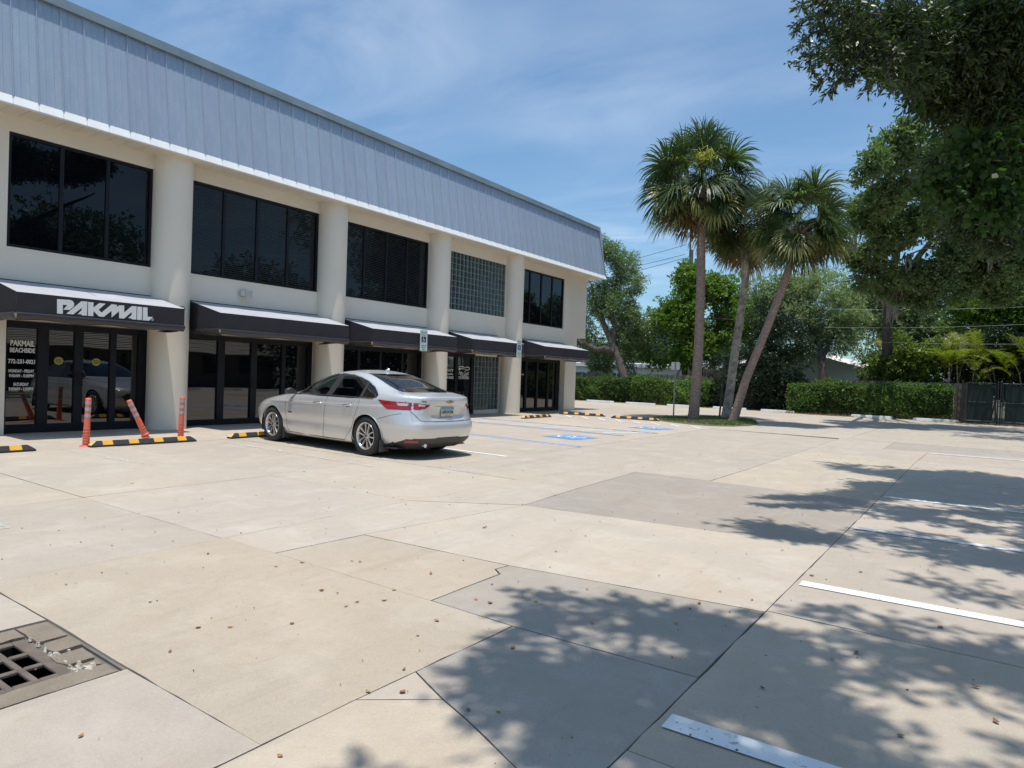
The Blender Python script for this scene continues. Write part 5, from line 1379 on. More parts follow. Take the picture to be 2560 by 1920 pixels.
def cabbage_palm(label, path, r0, r1, crown, RC, nf, bark, seed, flower=False, ndead=6, vs=1.0):
    global RNG
    RNG = np.random.default_rng(seed)
    loc = path[0]; t_ = thing('cabbage_palm', label, 'palm tree', loc, group='cabbage palms on the grass island')
    sh = lambda p: np.array([p[0]-loc[0], p[1]-loc[1], p[2]-loc[2]])
    pts = [sh(p) for p in path]; fine, rad = [], []
    tot = 0
    for i in range(len(pts)-1):
        L = np.linalg.norm(pts[i+1]-pts[i]); k = max(2, int(L/.07))
        for j in range(k):
            s = j/k; fine.append(pts[i]+(pts[i+1]-pts[i])*s); 
    fine.append(pts[-1]); n = len(fine)
    # soften the kinks
    arr = np.array(fine); 
    for _ in range(30): arr[1:-1] = (arr[:-2]+arr[2:])/2*.5+arr[1:-1]*.5
    for i in range(n):
        s = i/(n-1); r = r0+(r1-r0)*min(1, s*1.4)+.10*math.exp(-s*22)*r0*2; r *= 1+.035*(RNG.random()-.5)+(.03 if i % 3 == 0 else 0); rad.append(r)
    MB().tube(list(arr), rad, n=16).build('trunk', MAT[bark], t_)
    top = arr[-1]; c = sh(crown)
    # old leaf bases and fibre under the crown
    mb = MB()
    for k in range(26):
        a = RNG.uniform(0, 2*math.pi); z = RNG.uniform(-.5, .15); p = top+np.array([math.cos(a)*r1*.9, math.sin(a)*r1*.9, z]); q = p+np.array([math.cos(a)*.22, math.sin(a)*.22, .22+RNG.uniform(-.15, .1)])
        mb.tube([p, q], [.05, .02], n=5)
    mb.build('leaf_bases', MAT['palm_bark'], t_)
    core = top*.6+c*.4
    ga = math.pi*(3-math.sqrt(5)); tot = nf
    for i in range(nf):
        s = (i+.5)/nf                               # 0 upright spear .. 1 hanging
        el = R(84)-R(138)*s**.95+RNG.normal()*.08; a = i*ga+RNG.normal()*.15
        d = np.array([math.cos(a)*math.cos(el), math.sin(a)*math.cos(el), math.sin(el)])
        pl = RC*RNG.uniform(.34, .56)*(.8 if s < .2 else 1); R_ = RC*RNG.uniform(.42, .58)
        dry = s > .62 and RNG.random() < .6
        fan_frond(core+d*.15, d, pl, R_*vs, dry, t_, MAT['palm_leaf'])
    for i in range(ndead):
        a = RNG.uniform(0, 2*math.pi); el = R(-62)+RNG.normal()*.12
        d = np.array([math.cos(a)*math.cos(el), math.sin(a)*math.cos(el), math.sin(el)])
        fan_frond(core+d*.12+np.array([0, 0, -.15]), d, RC*.40, RC*.46, False, t_, MAT['dry_leaf'])
    if flower:
        mb = MB()
        s0 = core+np.array([.1, -.2, .3])
        for k in range(110):
            q = s0+np.array([.5+RNG.normal()*.2, -1.4+RNG.normal()*.14, .12+RNG.normal()*.11])
            mb.tube([q, q+RNG.normal(size=3)*.10, q+RNG.normal(size=3)*.14+np.array([0, 0, .04])], [.016, .014, .006], n=3, cap=False)
        mb.tube([s0, s0+np.array([.25, -.8, .3]), s0+np.array([.45, -1.3, .15])], [.03, .02, .01], n=5)
        mb.build('flower_cluster', MAT['bloom'], t_)
    return t_
MAT['bloom'] = mat('palm_bloom', (.58, .60, .08), (.42, .46, .06), rough=.8)
p1 = [(6.05, 24.9, -.02), (6.10, 24.95, 1.5), (6.12, 25, 3.2), (6.10, 25, 5.2), (6.05, 25, 7.0), (6.02, 25, 8.7)]
cabbage_palm('tallest palm with a straight trunk and yellow bloom, leftmost on the grass island', p1, .19, .155, (5.85, 25, 9.35), 2.45, 56, 'palm_bark', 3, True, 2)
p2 = [aty(px_, py_, 27.6) for px_, py_ in ((1814, 1047), (1826, 970), (1835, 896), (1846, 825), (1855, 760), (1864, 700), (1862, 650), (1858, 590))]; p2[0] = (p2[0][0], 27.6, -.02)
cabbage_palm('middle palm with a pale lichened curving trunk, crown mostly behind the tallest palm', p2, .175, .145, (6.95, 27.8, 8.5), 2.05, 42, 'lichen_bark', 5, False, 3)
p3 = [(7.35, 25.5, -.02), (7.80, 25.5, 1.7), (8.45, 25.5, 3.5), (9.05, 25.5, 5.3), (9.40, 25.5, 6.9)]
cabbage_palm('palm leaning to the right with the lowest crown, rightmost on the grass island', p3, .158, .135, (9.48, 25.5, 7.75), 2.12, 52, 'palm_bark', 8, False, 2)
RNG = np.random.default_rng(21)

# grass island
MAT['turf_soil'] = mat('turf_soil', (.14, .125, .075), (.09, .10, .045), scale=3, rough=.95, bump=.6, bscale=30, coord='W')
isl = [(4.55, 23.75), (5.1, 23.35), (6.0, 22.75), (6.9, 22.35), (7.6, 22.35), (8.15, 22.9), (8.45, 23.9), (8.30, 25.6), (7.6, 27.4), (6.6, 28.4), (5.7, 27.9), (5.0, 26.0)]
mb = MB(); n = len(isl); cxi, cyi = 6.5, 25.2
ring = lambda s, z: [(cxi+(x-cxi)*s, cyi+(y-cyi)*s, z) for x, y in isl]
vs = ring(1, .001)+ring(.985, .02)+ring(.8, .07)+[(cxi, cyi, .09)]
mb.add(vs, [(r_*n+i, r_*n+(i+1) % n, (r_+1)*n+(i+1) % n, (r_+1)*n+i) for r_ in range(2) for i in range(n)]+[(2*n+i, 2*n+(i+1) % n, 3*n) for i in range(n)], True)
mb.build('grass_island', MAT['turf_soil'])['kind'] = 'structure'
MAT['grass'] = leaf_mat('grass_blade', (.05, .09, .015), (.16, .22, .04), (.30, .26, .11), trans=.3)
def grass_patch(name, poly, n, h, m='grass', hz=.03, blade=.006):
    xs_ = [p[0] for p in poly]; ys_ = [p[1] for p in poly]; q = np.column_stack([RNG.uniform(min(xs_), max(xs_), n), RNG.uniform(min(ys_), max(ys_), n)])
    ok = inpoly(q[:, 0], q[:, 1], poly); q = q[ok]; f_ = np.sin(q[:, 0]*2.1)*np.sin(q[:, 1]*2.7)+RNG.normal(size=len(q))*.5; q = q[f_ > -.75]
    C = np.column_stack([q, np.full(len(q), hz)]); A = unit(RNG.normal(size=C.shape)*.45+np.array([0, 0, 1])); S = h*RNG.uniform(.4, 1.2, len(C))
    o = link(name, leaf_mesh(name, MAT[m], C, A, S, .10, RNG.uniform(0, 1, len(C)))); return tag(o, kind='stuff')
tag(grass_patch('grass', [(6.5+(x-6.5)*.96, 25.2+(y-25.2)*.96) for x, y in isl], 26000, .085, hz=.035), 'short patchy grass around the foot of the palms', 'grass')

# ------------------------------------------------------------------ hedges, fence, wheel stops along the far edge
def hedge(label, x0, x1, y0, y1, h, n, dark=0., name='hedge', bulge=0.):
    t_ = thing(name, label, 'hedge', ((x0+x1)/2, (y0+y1)/2, 0)); mx_, my_ = (x0+x1)/2, (y0+y1)/2
    W_, D_ = x1-x0, y1-y0
    # sites on the front, top and back, thinner near the ground
    u = RNG.random(n); x = RNG.uniform(-W_/2, W_/2, n)
    fr = u < .62; tp = (u >= .62) & (u < .92)
    z = np.where(tp, h, RNG.uniform(.0, 1, n)**.75*h); y = np.where(fr, -D_/2, np.where(tp, RNG.uniform(-D_/2, D_/2, n), D_/2))
    p = np.column_stack([x, y, z]); g_ = field(p, 2.1, 1.)*.10+field(p, 4.7, 3.)*.06+np.where(RNG.random(n) < .05, RNG.uniform(.05, .22, n), 0)
    p[:, 2] += np.where(tp, g_*1.0, 0); p[:, 1] -= np.where(fr, g_*1.2+.10*np.sin(z/h*3)+bulge*np.exp(-((x+W_*.40)/(W_*.16))**2)*(1-z/h*.3), 0)
    depth = np.abs(RNG.normal(0, .10, n)); p[:, 1] += np.where(fr, depth, 0); p[:, 2] -= np.where(tp, depth*.7, 0)
    keep_ = ~((z < .38*h) & (RNG.random(n) < .55)); p = p[keep_]; tp = tp[keep_]; fr = fr[keep_]
    nn = len(p); per = 5
    base = np.where(tp[:, None], np.array([0, 0, 1.]), np.where(fr[:, None], np.array([0, -1., .45]), np.array([0, 1., .3])))
    T = unit(base+RNG.normal(size=p.shape)*.6)
    C = np.repeat(p, per, 0)+np.repeat(T, per, 0)*np.tile(np.linspace(0, .13, per), nn)[:, None]; A = unit(np.repeat(T, per, 0)*.6+RNG.normal(size=(nn*per, 3))*.6)
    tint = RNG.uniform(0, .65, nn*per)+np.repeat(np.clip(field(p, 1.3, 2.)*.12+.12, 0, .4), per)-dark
    link('foliage', leaf_mesh('foliage', MAT['hedge_leaf'], C, A, .088*RNG.uniform(.6, 1.3, nn*per), .28, tint), t_)
    mb = MB()
    for i in range(int(W_/.28)):
        xx = -W_/2+.1+i*.28+RNG.normal()*.03; yy = RNG.normal()*.08; mb.tube([(xx, yy, 0), (xx+RNG.normal()*.06, yy+RNG.normal()*.05, h*.5), (xx+RNG.normal()*.1, yy, h*.85)], [.018, .013, .007], n=5, cap=False)
    mb.build('stems', MAT['bark'], t_)
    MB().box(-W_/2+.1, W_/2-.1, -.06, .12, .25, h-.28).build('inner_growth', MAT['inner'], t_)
    return t_
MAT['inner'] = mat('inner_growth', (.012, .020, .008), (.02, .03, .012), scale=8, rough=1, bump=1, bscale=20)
hedge('dark hedge section in tree shade behind the white wheel stops, left end by the building', -9.5, -2.9, 38.35, 39.15, 1.40, 12500, .22)  # leaf tint lowered: the oak's shade is painted into the foliage
hedge('bright green clipped hedge behind the white wheel stops, left of the palms', -2.75, 2.0, 38.35, 39.2, 1.42, 12000, -.10)  # leaf tint raised: the sunlit stretch is painted brighter
hedge('long clipped green hedge between the dark shrub and the green gate', 6.5, 13.75, 38.15, 39.35, 1.50, 21000, .0, bulge=.55)
MAT['plank'] = mat('weathered_plank', (.20, .165, .135), (.13, .11, .095), scale=4, rough=.9, stretch=(3, 3, .5), objcol=True, bump=.4, bscale=20)
fen = thing('wooden_fence', 'weathered grey picket fence running behind the hedges', 'fence', (2, 40.0, 0))
pk = bpy.data.meshes.new('x'); mb = MB(); mb.add([(-.066, 0, 0), (.066, 0, 0), (.066, .018, 0), (-.066, .018, 0), (-.066, 0, 1.80), (.066, 0, 1.80), (.066, .018, 1.80), (-.066, .018, 1.80), (-.035, 0, 1.86), (.035, 0, 1.86), (.035, .018, 1.86), (-.035, .018, 1.86)],
      [(3, 2, 1, 0), (0, 1, 5, 4), (1, 2, 6, 5), (2, 3, 7, 6), (3, 0, 4, 7), (4, 5, 9, 8), (5, 6, 10, 9), (6, 7, 11, 10), (7, 4, 8, 11), (8, 9, 10, 11)]); pk = mb.mesh('picket', MAT['plank'])
xx = -12.0; i = 0
while xx < 12.4:
    o = link('picket', pk, fen, (xx, RNG.uniform(-.004, .004), RNG.uniform(-.03, .02)), (0, RNG.uniform(-.012, .012), 0)); v = RNG.uniform(.75, 1.3); o.color = (v, v*.98, v*.95, 1); xx += .142
for z in (.35, 1.45): MB().box(-12, 12.3, .02, .06, z, z+.08).build('rail', MAT['plank'], fen)
for i in range(11): MB().box(-12+i*2.4, -11.9+i*2.4, .061, .16, 0, 1.8).build('post', MAT['plank'], fen)
hp = thing('board_screen', 'grey horizontal board screen standing above the fence between the palm trunks', 'screen', (1.9, 39.7, 0))
a_ = aty(1758, 922, 39.7); b_ = aty(1812, 948, 39.7)
zt, zb_ = a_[2], b_[2]-.05; x0, x1 = a_[0], b_[0]+.6
for k in range(5):
    z0 = zb_+(zt-zb_)*k/5; MB().box(x0-1.9, x1-1.9, 0, .025, z0+.008, z0+(zt-zb_)/5-.008).build('board', MAT['plank'], hp).color = (.62, .60, .58, 1)
for x in (x0+.05, x1-.1): MB().box(x-1.9, x-1.8, .026, .10, 0, zt+.02).build('post', MAT['plank'], hp).color = (.5, .5, .5, 1)
def white_stop(pxa, pxb, label, yv=37.6):
    a, _, _ = aty(pxa, 1020, yv); L = 1.83; b = a+L
    if pxb: b = aty(pxb, 1020, yv)[0]
    t_ = thing('white_wheel_stop', label, 'wheel stop', ((a+b)/2, yv, 0), 0, 'white concrete wheel stops along the far hedge'); h = (b-a)/2
    vs = [(-h, -.08, 0), (h, -.08, 0), (h, .08, 0), (-h, .08, 0), (-h+.02, -.055, .125), (h-.02, -.055, .125), (h-.02, .055, .125), (-h+.02, .055, .125)]
    bevelled(MB().hexa(vs).build('bar', MAT['white_conc'], t_), .01, 1); return t_
ws_l = ['first white wheel stop beyond the building corner', 'second white wheel stop from the building, below the leaning oak', 'white wheel stop behind the blank sign post', 'white wheel stop seen between the palm trunks', 'white wheel stop in front of the dark tall shrub', 'white wheel stop left of the gap in the long hedge', 'white wheel stop nearest the green gate']
for (a, b), l, yv in zip(((1466, 1534), (1564, 1638), (1667, 1742), (1782, 1866), (1902, 1988), (2128, 2233), (2283, 2398)), ws_l, (36.9, 36.9, 37.1, 37.6, 37.5, 37.3, 37.4)): white_stop(a, b, l, yv)
for i, (x, y) in enumerate(((19.9, 4.0), (19.9, 6.6), (19.9, 9.1), (19.9, 11.7), (19.9, 14.3), (19.9, 17.0), (19.9, 19.8), (19.9, 22.4), (19.9, 25))):
    t_ = thing('white_wheel_stop', 'white wheel stop at the head of the shaded stalls, right of the picture', 'wheel stop', (x, y, 0), R(90), 'white wheel stops of the shaded stalls'); h = .9
    MB().hexa([(-h, -.08, 0), (h, -.08, 0), (h, .08, 0), (-h, .08, 0), (-h+.02, -.055, .125), (h-.02, -.055, .125), (h-.02, .055, .125), (-h+.02, .055, .125)]).build('bar', MAT['white_conc'], t_)

# ------------------------------------------------------------------ trees beyond the fence
def pp(px, py, y): return aty(px, py, y)
YL = 40.6
T1 = [B_(*q) for q in ((1525, 640, YL, 34), (1502, 622, YL, 26), (1565, 665, YL, 34), (1592, 708, YL, 28), (1520, 705, YL, 42), (1480, 760, YL, 50), (1545, 765, YL, 48), (1592, 790, YL, 36), (1470, 700, YL, 34), (1478, 838, YL, 44), (1556, 838, YL, 40), (1612, 838, YL+1, 36), (1500, 900, YL+1.5, 44), (1590, 895, YL+1.5, 40))]
make_tree('leaning_oak', 'grey-green oak with a forked leaning trunk just right of the building', 'oak_leaf', T1, 8800, 9, .12, 
    [([pp(1592, 1010, 39.3), pp(1575, 985, 39.4), pp(1556, 930, 39.6), pp(1540, 880, 39.8), pp(1515, 825, 40), pp(1495, 770, 40.2), pp(1480, 720, 40.4)], .34, .10),
     ([pp(1538, 880, 39.8), pp(1515, 872, 39.7), pp(1492, 874, 39.6), pp(1466, 862, 39.5), pp(1440, 850, 39.3)], .24, .14),
     ([pp(1533, 862, 39.9), pp(1538, 820, 40.1), pp(1530, 780, 40.3), pp(1540, 720, 40.5), pp(1545, 660, 40.6)], .19, .05)],
    (pp(1592, 1010, 39.3)[0], 39.3, 0), wr=.22, L=.34, thr=-.40, f=1.3, shell=.36, lr=.045, twn=260, tb=.08)
YB = 42.0
T2 = [B_(*q) for q in ((1722, 690, YB, 34), (1700, 728, YB, 42), (1655, 762, YB, 32), (1720, 785, YB, 52), (1652, 815, YB, 42), (1700, 855, YB, 52), (1640, 880, YB, 38), (1770, 715, YB+.6, 40), (1800, 750, YB+.6, 46), (1850, 725, YB+.8, 36), (1790, 810, YB, 50), (1745, 880, YB, 44), (1840, 800, YB, 40))]
make_tree('broadleaf_tree', 'bright yellow-green broadleaf tree behind the left palm trunk', 'broad_leaf', T2, 4200, 9, .19, [([pp(1712, 1000, YB), pp(1712, 900, YB), pp(1705, 800, YB), pp(1722, 720, YB)], .22, .07)], (pp(1712, 1000, YB)[0], YB, 0), wr=.30, L=.34, thr=-.25, f=1.5, shell=.30, tb=.10)
YG = 44.0
T3 = [B_(*q) for q in ((1845, 775, YG, 50), (1810, 835, YG, 50), (1900, 745, YG, 50), (1958, 718, YG, 46), (2018, 712, YG, 44), (2075, 728, YG, 50), (2062, 790, YG, 56), (1985, 800, YG, 60), (1905, 830, YG, 56), (2118, 780, YG, 44), (2025, 858, YG, 40), (2100, 845, YG, 40))]
make_tree('grey_oak', 'wide pale grey-green oak filling the gap between the palms and the moss-hung oak', 'grey_leaf', T3, 9500, 9, .13, [([pp(2052, 1000, YG-1), pp(2056, 930, YG-1), pp(2050, 870, YG-.5), pp(2020, 800, YG), pp(1980, 760, YG)], .26, .06), ([pp(2055, 900, YG-.7), pp(2085, 830, YG-.4), pp(2090, 760, YG)], .14, .05), ([pp(2050, 880, YG-.6), pp(1985, 840, YG-.6), pp(1940, 800, YG)], .10, .04)], (pp(2052, 1000, YG-1)[0], YG-1, 0), wr=.22, L=.34, thr=-.42, f=1.3, shell=.36, lr=.05, twn=260, tb=.06)
YH = 48.0
T4 = [B_(*q) for q in ((2160, 725, YH, 44), (2240, 735, YH, 44), (2320, 725, YH, 40), (2110, 760, YH, 44), (2430, 740, YH, 40), (2300, 755, YH, 36), (2370, 745, YH, 34), (2200, 745, YH, 30), (2480, 850, YH, 55), (2550, 850, YH, 60), (2400, 880, YH, 50), (2150, 765, YH, 44), (2200, 800, YH, 46), (2250, 790, YH, 42), (2310, 800, YH, 44), (2365, 790, YH, 42), (2180, 850, YH, 50), (2260, 850, YH, 50), (2340, 850, YH, 50), (2420, 830, YH, 50), (2130, 830, YH, 40))]
make_tree('dull_green_tree', 'dull green tree mass behind the yellow shrubs, under the moss-hung oak', 'grey_leaf', T4, 10500, 8, .15, [([pp(2240, 1000, YH), pp(2240, 880, YH), pp(2245, 810, YH)], .26, .08)], (pp(2240, 1000, YH)[0], YH, 0), wr=.26, L=.34, thr=-.9, f=1.3, tb=-.12)
T5 = [B_(*q) for q in ((2405, 790, 45, 40), (2450, 765, 45, 44), (2500, 725, 45, 48), (2548, 695, 45, 46), (2530, 770, 45, 52), (2595, 730, 45, 60), (2470, 820, 45, 44), (2590, 820, 45, 60))]
make_tree('light_green_tree', 'light green tree at the right picture edge above the palms', 'broad_leaf', T5, 5600, 9, .15, [([pp(2520, 1000, 45), pp(2520, 860, 45), pp(2525, 760, 45)], .24, .08)], (pp(2520, 1000, 45)[0], 45, 0), wr=.28, L=.34, thr=-.3, f=1.4, tb=-.05)
T7 = [B_(*q) for q in ((1920, 800, 39.4, 46), (1968, 850, 39.2, 48), (1895, 868, 39.2, 46), (1962, 925, 39, 55), (1898, 945, 39, 50), (1995, 985, 38.8, 42), (1868, 1000, 38.8, 36), (1945, 1000, 38.8, 44), (1842, 950, 39.4, 36), (1820, 985, 39.2, 34), (1770, 985, 39.2, 34), (1745, 1000, 39, 26), (1800, 930, 40.6, 36))]
make_tree('dark_shrub', 'tall dense dark green shrub right of the leaning palm trunk', 'dark_leaf', T7, 6500, 9, .12, [([pp(1930, 1030, 39.2), pp(1930, 940, 39.2), pp(1930, 850, 39.3)], .12, .05)], (pp(1930, 1030, 39.2)[0], 39.2, 0), cat='shrub', wr=.24, L=.26, thr=-.9, shell=.2, lr=.04)
# background wood closing the view low down
for i, (pa, py_, r_, yy, lab, lm) in enumerate(((1440, 880, 60, 54, 'background tree seen under the leaning oak by the building', 'dark_leaf'), (1560, 870, 60, 55, 'background tree behind the trunk of the leaning oak', 'oak_leaf'), (1660, 900, 50, 53, 'background tree behind the blank sign', 'dark_leaf'), (1830, 880, 60, 55, 'background tree between the second and third palm trunks', 'dark_leaf'), (1640, 850, 46, 60, 'farthest background tree, low in the gap of sky left of the broadleaf tree', 'oak_leaf'))):
    bl = [B_(pa+dx, py_+dy, yy, r_) for dx, dy in ((0, 0), (-50, 30), (50, 20), (0, 60), (-60, 70), (60, 75), (20, -35))]
    x0 = pp(pa, 1000, yy)[0]
    make_tree('background_tree', lab, lm, bl, 2400, 8, .17, [([(x0, yy, -.05), (x0, yy, 1.8), (x0, yy, 3.4)], .2, .08)], (x0, yy, 0), group='trees beyond the houses', wr=.26, L=.36, thr=-.6, f=1.2, twn=30)
YC = 41.3
T8 = [B_(*q) for q in ((2190, 890, YC, 34), (2240, 880, YC, 40), (2290, 905, YC, 42), (2240, 935, YC, 36), (2320, 940, YC, 36), (2350, 890, YC, 40), (2180, 945, YC, 26), (2390, 930, YC, 36))]
make_tree('yellow_shrub', 'yellow-splashed croton shrubs behind the long hedge', 'croton_leaf', T8, 3000, 8, .15, [([pp(2270, 1000, YC), pp(2270, 900, YC)], .08, .05)], (pp(2270, 1000, YC)[0], YC, 0), cat='shrub', wr=.28, L=.22, thr=-.6, lr=.03, twn=60, tb=-.12)
T9 = [B_(*q) for q in ((2430, 900, 42.5, 50), (2490, 880, 42.5, 55), (2550, 900, 42.5, 55), (2610, 880, 42.5, 60), (2450, 960, 42, 40), (2530, 960, 42, 44), (2600, 960, 42, 44), (2380, 960, 42.3, 34), (2300, 975, 42.3, 34), (2220, 975, 42.5, 30))]
make_tree('shade_shrub', 'very dark shrub mass behind the green gate', 'dark_leaf', T9, 5200, 8, .14, [([pp(2500, 1000, 42.5), pp(2500, 900, 42.5)], .1, .05)], (pp(2500, 1000, 42.5)[0], 42.5, 0), cat='shrub', wr=.26, L=.26, thr=-1.2, lr=.03, twn=30)
T10 = [B_(*q) for q in ((2130, 870, 42.5, 26), (2170, 850, 42.5, 24), (2100, 905, 42, 20), (2150, 905, 42, 24))]
make_tree('small_yellow_green_tree', 'small yellow-green tree in front of the white gabled house', 'croton_leaf', T10, 600, 8, .14, [([pp(2085, 985, 41.8), pp(2105, 940, 41.9), pp(2130, 890, 42)], .05, .02), ([pp(2080, 985, 41.8), pp(2092, 945, 41.8), pp(2088, 905, 42)], .04, .02)], (pp(2085, 985, 41.8)[0], 41.8, 0), wr=.26, L=.26, thr=-.2, lr=.025, twn=60, woodm='pale_bark') if False else None

def pinnate(base, d0, L, m, parent, n=34, ll=.42, name='frond', tb=.4):
    "arching feather frond"
    V, F, T = [], [], []; p = np.array(base, float); d = unit(np.array(d0, float))
    step = L/n; w = .012
    for i in range(n):
        q = p+d*step; s_ = unit(np.cross(d, [0, 0, 1.])+1e-6); upv = unit(np.cross(s_, d))
        b = len(V); V += [p-s_*w, p+s_*w, q+s_*w, q-s_*w]; F.append((b, b+1, b+2, b+3)); T.append(.7)
        if i > n*.18:
            k = math.sin(math.pi*min(1, (i/n-.1)/.95))**.6*ll
            for sg in (-1, 1):
                v = unit(s_*sg*.8+d*.55+upv*.25+RNG.normal(size=3)*.06); m1 = p+v*k*.55; v2 = unit(v+np.array([0, 0, -.45])); m2 = m1+v2*k*.5; sd = unit(np.cross(v, upv))*.016
                t0 = tb+RNG.uniform(-.2, .45); b = len(V); V += [p-sd*.6, p+sd*.6, m1+sd, m1-sd]; F.append((b, b+1, b+2, b+3)); T.append(t0)
                b = len(V); V += [m1-sd, m1+sd, m2+sd*.1, m2-sd*.1]; F.append((b, b+1, b+2, b+3)); T.append(t0)
        p = q; d = unit(d+np.array([0, 0, -1.35/n]))
    return link(name, raw_mesh(name, np.array(V), np.array(F), m, False, np.clip(np.array(T), 0, 1)), parent)
def areca(px, py, y, h, nf, label, m='areca_leaf', L=2.2, tb=.4):
    x, _, _ = pp(px, py, y); t_ = thing('areca_palm', label, 'palm', (x, y, 0), group='areca palms behind the hedge')
    mb = MB(); tops = []
    for k in range(6):
        a = RNG.uniform(0, 6.28); q = np.array([math.cos(a)*.35, math.sin(a)*.3, 0]); tp = q*1.9+np.array([0, 0, h*RNG.uniform(.75, 1)]); mb.tube(bez(q, tp, 0), [.05, .045, .04, .04, .035, .035, .03], n=6); tops.append(tp)
    mb.build('stem', MAT['palm_bark'], t_)
    for i in range(nf):
        tp = tops[i % len(tops)]; a = RNG.uniform(0, 6.28); el = RNG.uniform(.5, 1.35); pinnate(tp, (math.cos(a)*math.cos(el), math.sin(a)*math.cos(el)*.9, math.sin(el)), L*RNG.uniform(.8, 1.1), MAT[m], t_, tb=tb)
areca(2400, 870, 41.0, 2.9, 20, 'yellow-green areca palm cluster left of the gate, tallest arching fronds', tb=.45)
areca(2260, 880, 43.0, 3.1, 18, 'brownish areca palm behind the yellow shrubs', tb=.62)
areca(2480, 850, 42.0, 3.0, 16, 'areca palm cluster behind the gate post', tb=.35)
areca(2570, 850, 41.5, 2.9, 16, 'areca palm at the right picture edge above the gate', tb=.3)
# spiky rosette plant above the gate
x_, y_, z_ = pp(2452, 955, 40.6); ag = thing('spiky_plant', 'spiky yucca-like rosette showing above the left gate panel', 'plant', (x_, y_, 0))
MB().tube([(0, 0, 0), (0, 0, z_-.1)], .09, n=8).build('stem', MAT['palm_bark'], ag)
for k in range(46):
    a = RNG.uniform(0, 6.28); el = RNG.uniform(-.35, 1.3); d = np.array([math.cos(a)*math.cos(el), math.sin(a)*math.cos(el), math.sin(el)]); L = RNG.uniform(.7, 1.0); V, F = [], []; p = np.array([0, 0, z_]); sd = unit(np.cross(d, [0, 0, 1.]))
    for j in range(4):
        w0, w1 = (.018, .034, .030, .018)[j], (.034, .030, .018, .002)[j]; q = p+d*L/4; b = len(V); V += [p-sd*w0, p+sd*w0, q+sd*w1, q-sd*w1]; F.append((b, b+1, b+2, b+3)); p = q; d = unit(d+np.array([0, 0, -.14]))
    link('leaf', raw_mesh('leaf', np.array(V), np.array(F), MAT['palm_leaf'], False, np.full(4, RNG.uniform(.3, .85))), ag)

# moss-hung oak over the far right of the lot
OB = [B_(*q) for q in ((2200, 318, 26, 30), (2232, 372, 27, 46), (2188, 402, 26, 30), (2160, 440, 26, 18), (2262, 440, 28, 56), (2205, 492, 28, 46), (2165, 556, 29, 40), (2232, 572, 30, 58), (2175, 622, 30, 40), (2238, 655, 31, 46), (2290, 690, 31, 42), (2300, 755, 31, 30), (2395, 655, 31, 46), (2350, 700, 31, 30), (2455, 610, 31, 54), (2500, 660, 31, 44), (2430, 700, 32, 30), (2540, 570, 31, 60), (2375, 535, 30, 48), (2300, 500, 29, 58), (2400, 450, 30, 80), (2500, 480, 30, 80), (2345, 385, 28, 70), (2270, 330, 27, 30), (2590, 640, 31, 50), (2140, 640, 31, 26), (2140, 590, 30, 20))]
OB += [B_(*q) for q in ((2440, 660, 32, 50), (2530, 640, 32, 50), (2380, 600, 32, 40), (2470, 560, 32, 60), (2560, 690, 33, 36), (2270, 600, 31, 40), (2310, 560, 31, 40), (2215, 530, 29, 34), (2150, 520, 29, 24), (2250, 715, 32, 42), (2325, 735, 32, 40), (2165, 690, 31, 34), (2420, 735, 33, 42), (2500, 725, 33, 40), (2190, 740, 32, 26))]
OBx = [(17.5, 27, 10.8, 2.6, 2.2, 1.2), (20, 30, 10, 3, 3, 1.5), (17, 33, 9.6, 2.4, 2.4, 1.2), (21, 35, 9, 3, 2.6, 1.5), (14.8, 36, 8.0, 1.6, 1.4, .7), (17.4, 37.0, 8.2, 2.2, 1.4, .8), (16.2, 25.5, 9.4, 1.5, 1.1, .6)]
tx, ty, _ = pp(2218, 1000, 41.2)
ob = make_tree('mossy_oak', 'large oak hung with grey moss, its dark crown filling the sky right of the palms', 'oak_leaf', OB, 15000, 8, .145,
    [([(tx, ty, -.05), pp(2218, 900, 41.2), pp(2220, 790, 40.6), pp(2225, 735, 39.5), pp(2232, 690, 37), pp(2240, 640, 34), pp(2250, 560, 31)], .30, .10),
     ([pp(2225, 735, 39.5), pp(2290, 650, 36), pp(2330, 600, 34), pp(2360, 590, 33), pp(2420, 560, 32)], .15, .07), ([pp(2225, 735, 39.5), pp(2195, 690, 36), pp(2185, 620, 32), pp(2190, 540, 29)], .14, .05)], (tx, ty, 0), wr=.26, L=.26, thr=-.12, f=2.3, shell=.34, lr=.045, twn=420, tb=.03, more=[(OBx, 3000, dict(size=.15, thr=-.2))])
mb = MB()
for (px, py, y, n_, ln) in ((2222, 700, 33, 46, 1.5), (2248, 690, 32, 30, 1.2), (2205, 710, 33, 24, .9), (2130, 600, 30, 14, .6), (2270, 640, 31, 16, .7), (2235, 765, 34, 22, .8), (2480, 640, 31, 10, .5)):
    for k in range(n_):
        c = np.array(pp(px+RNG.normal()*7, py+RNG.normal()*8, y+RNG.normal()*.3))-np.array([tx, ty, 0]); l = ln*RNG.uniform(.4, 1)
        mb.tube([c, c+np.array([RNG.normal()*.04, RNG.normal()*.04, -l*.5]), c+np.array([RNG.normal()*.06, RNG.normal()*.05, -l])], [.035, .028, .006], n=4, cap=False)
mb.build('hanging_moss', MAT['moss'], ob)

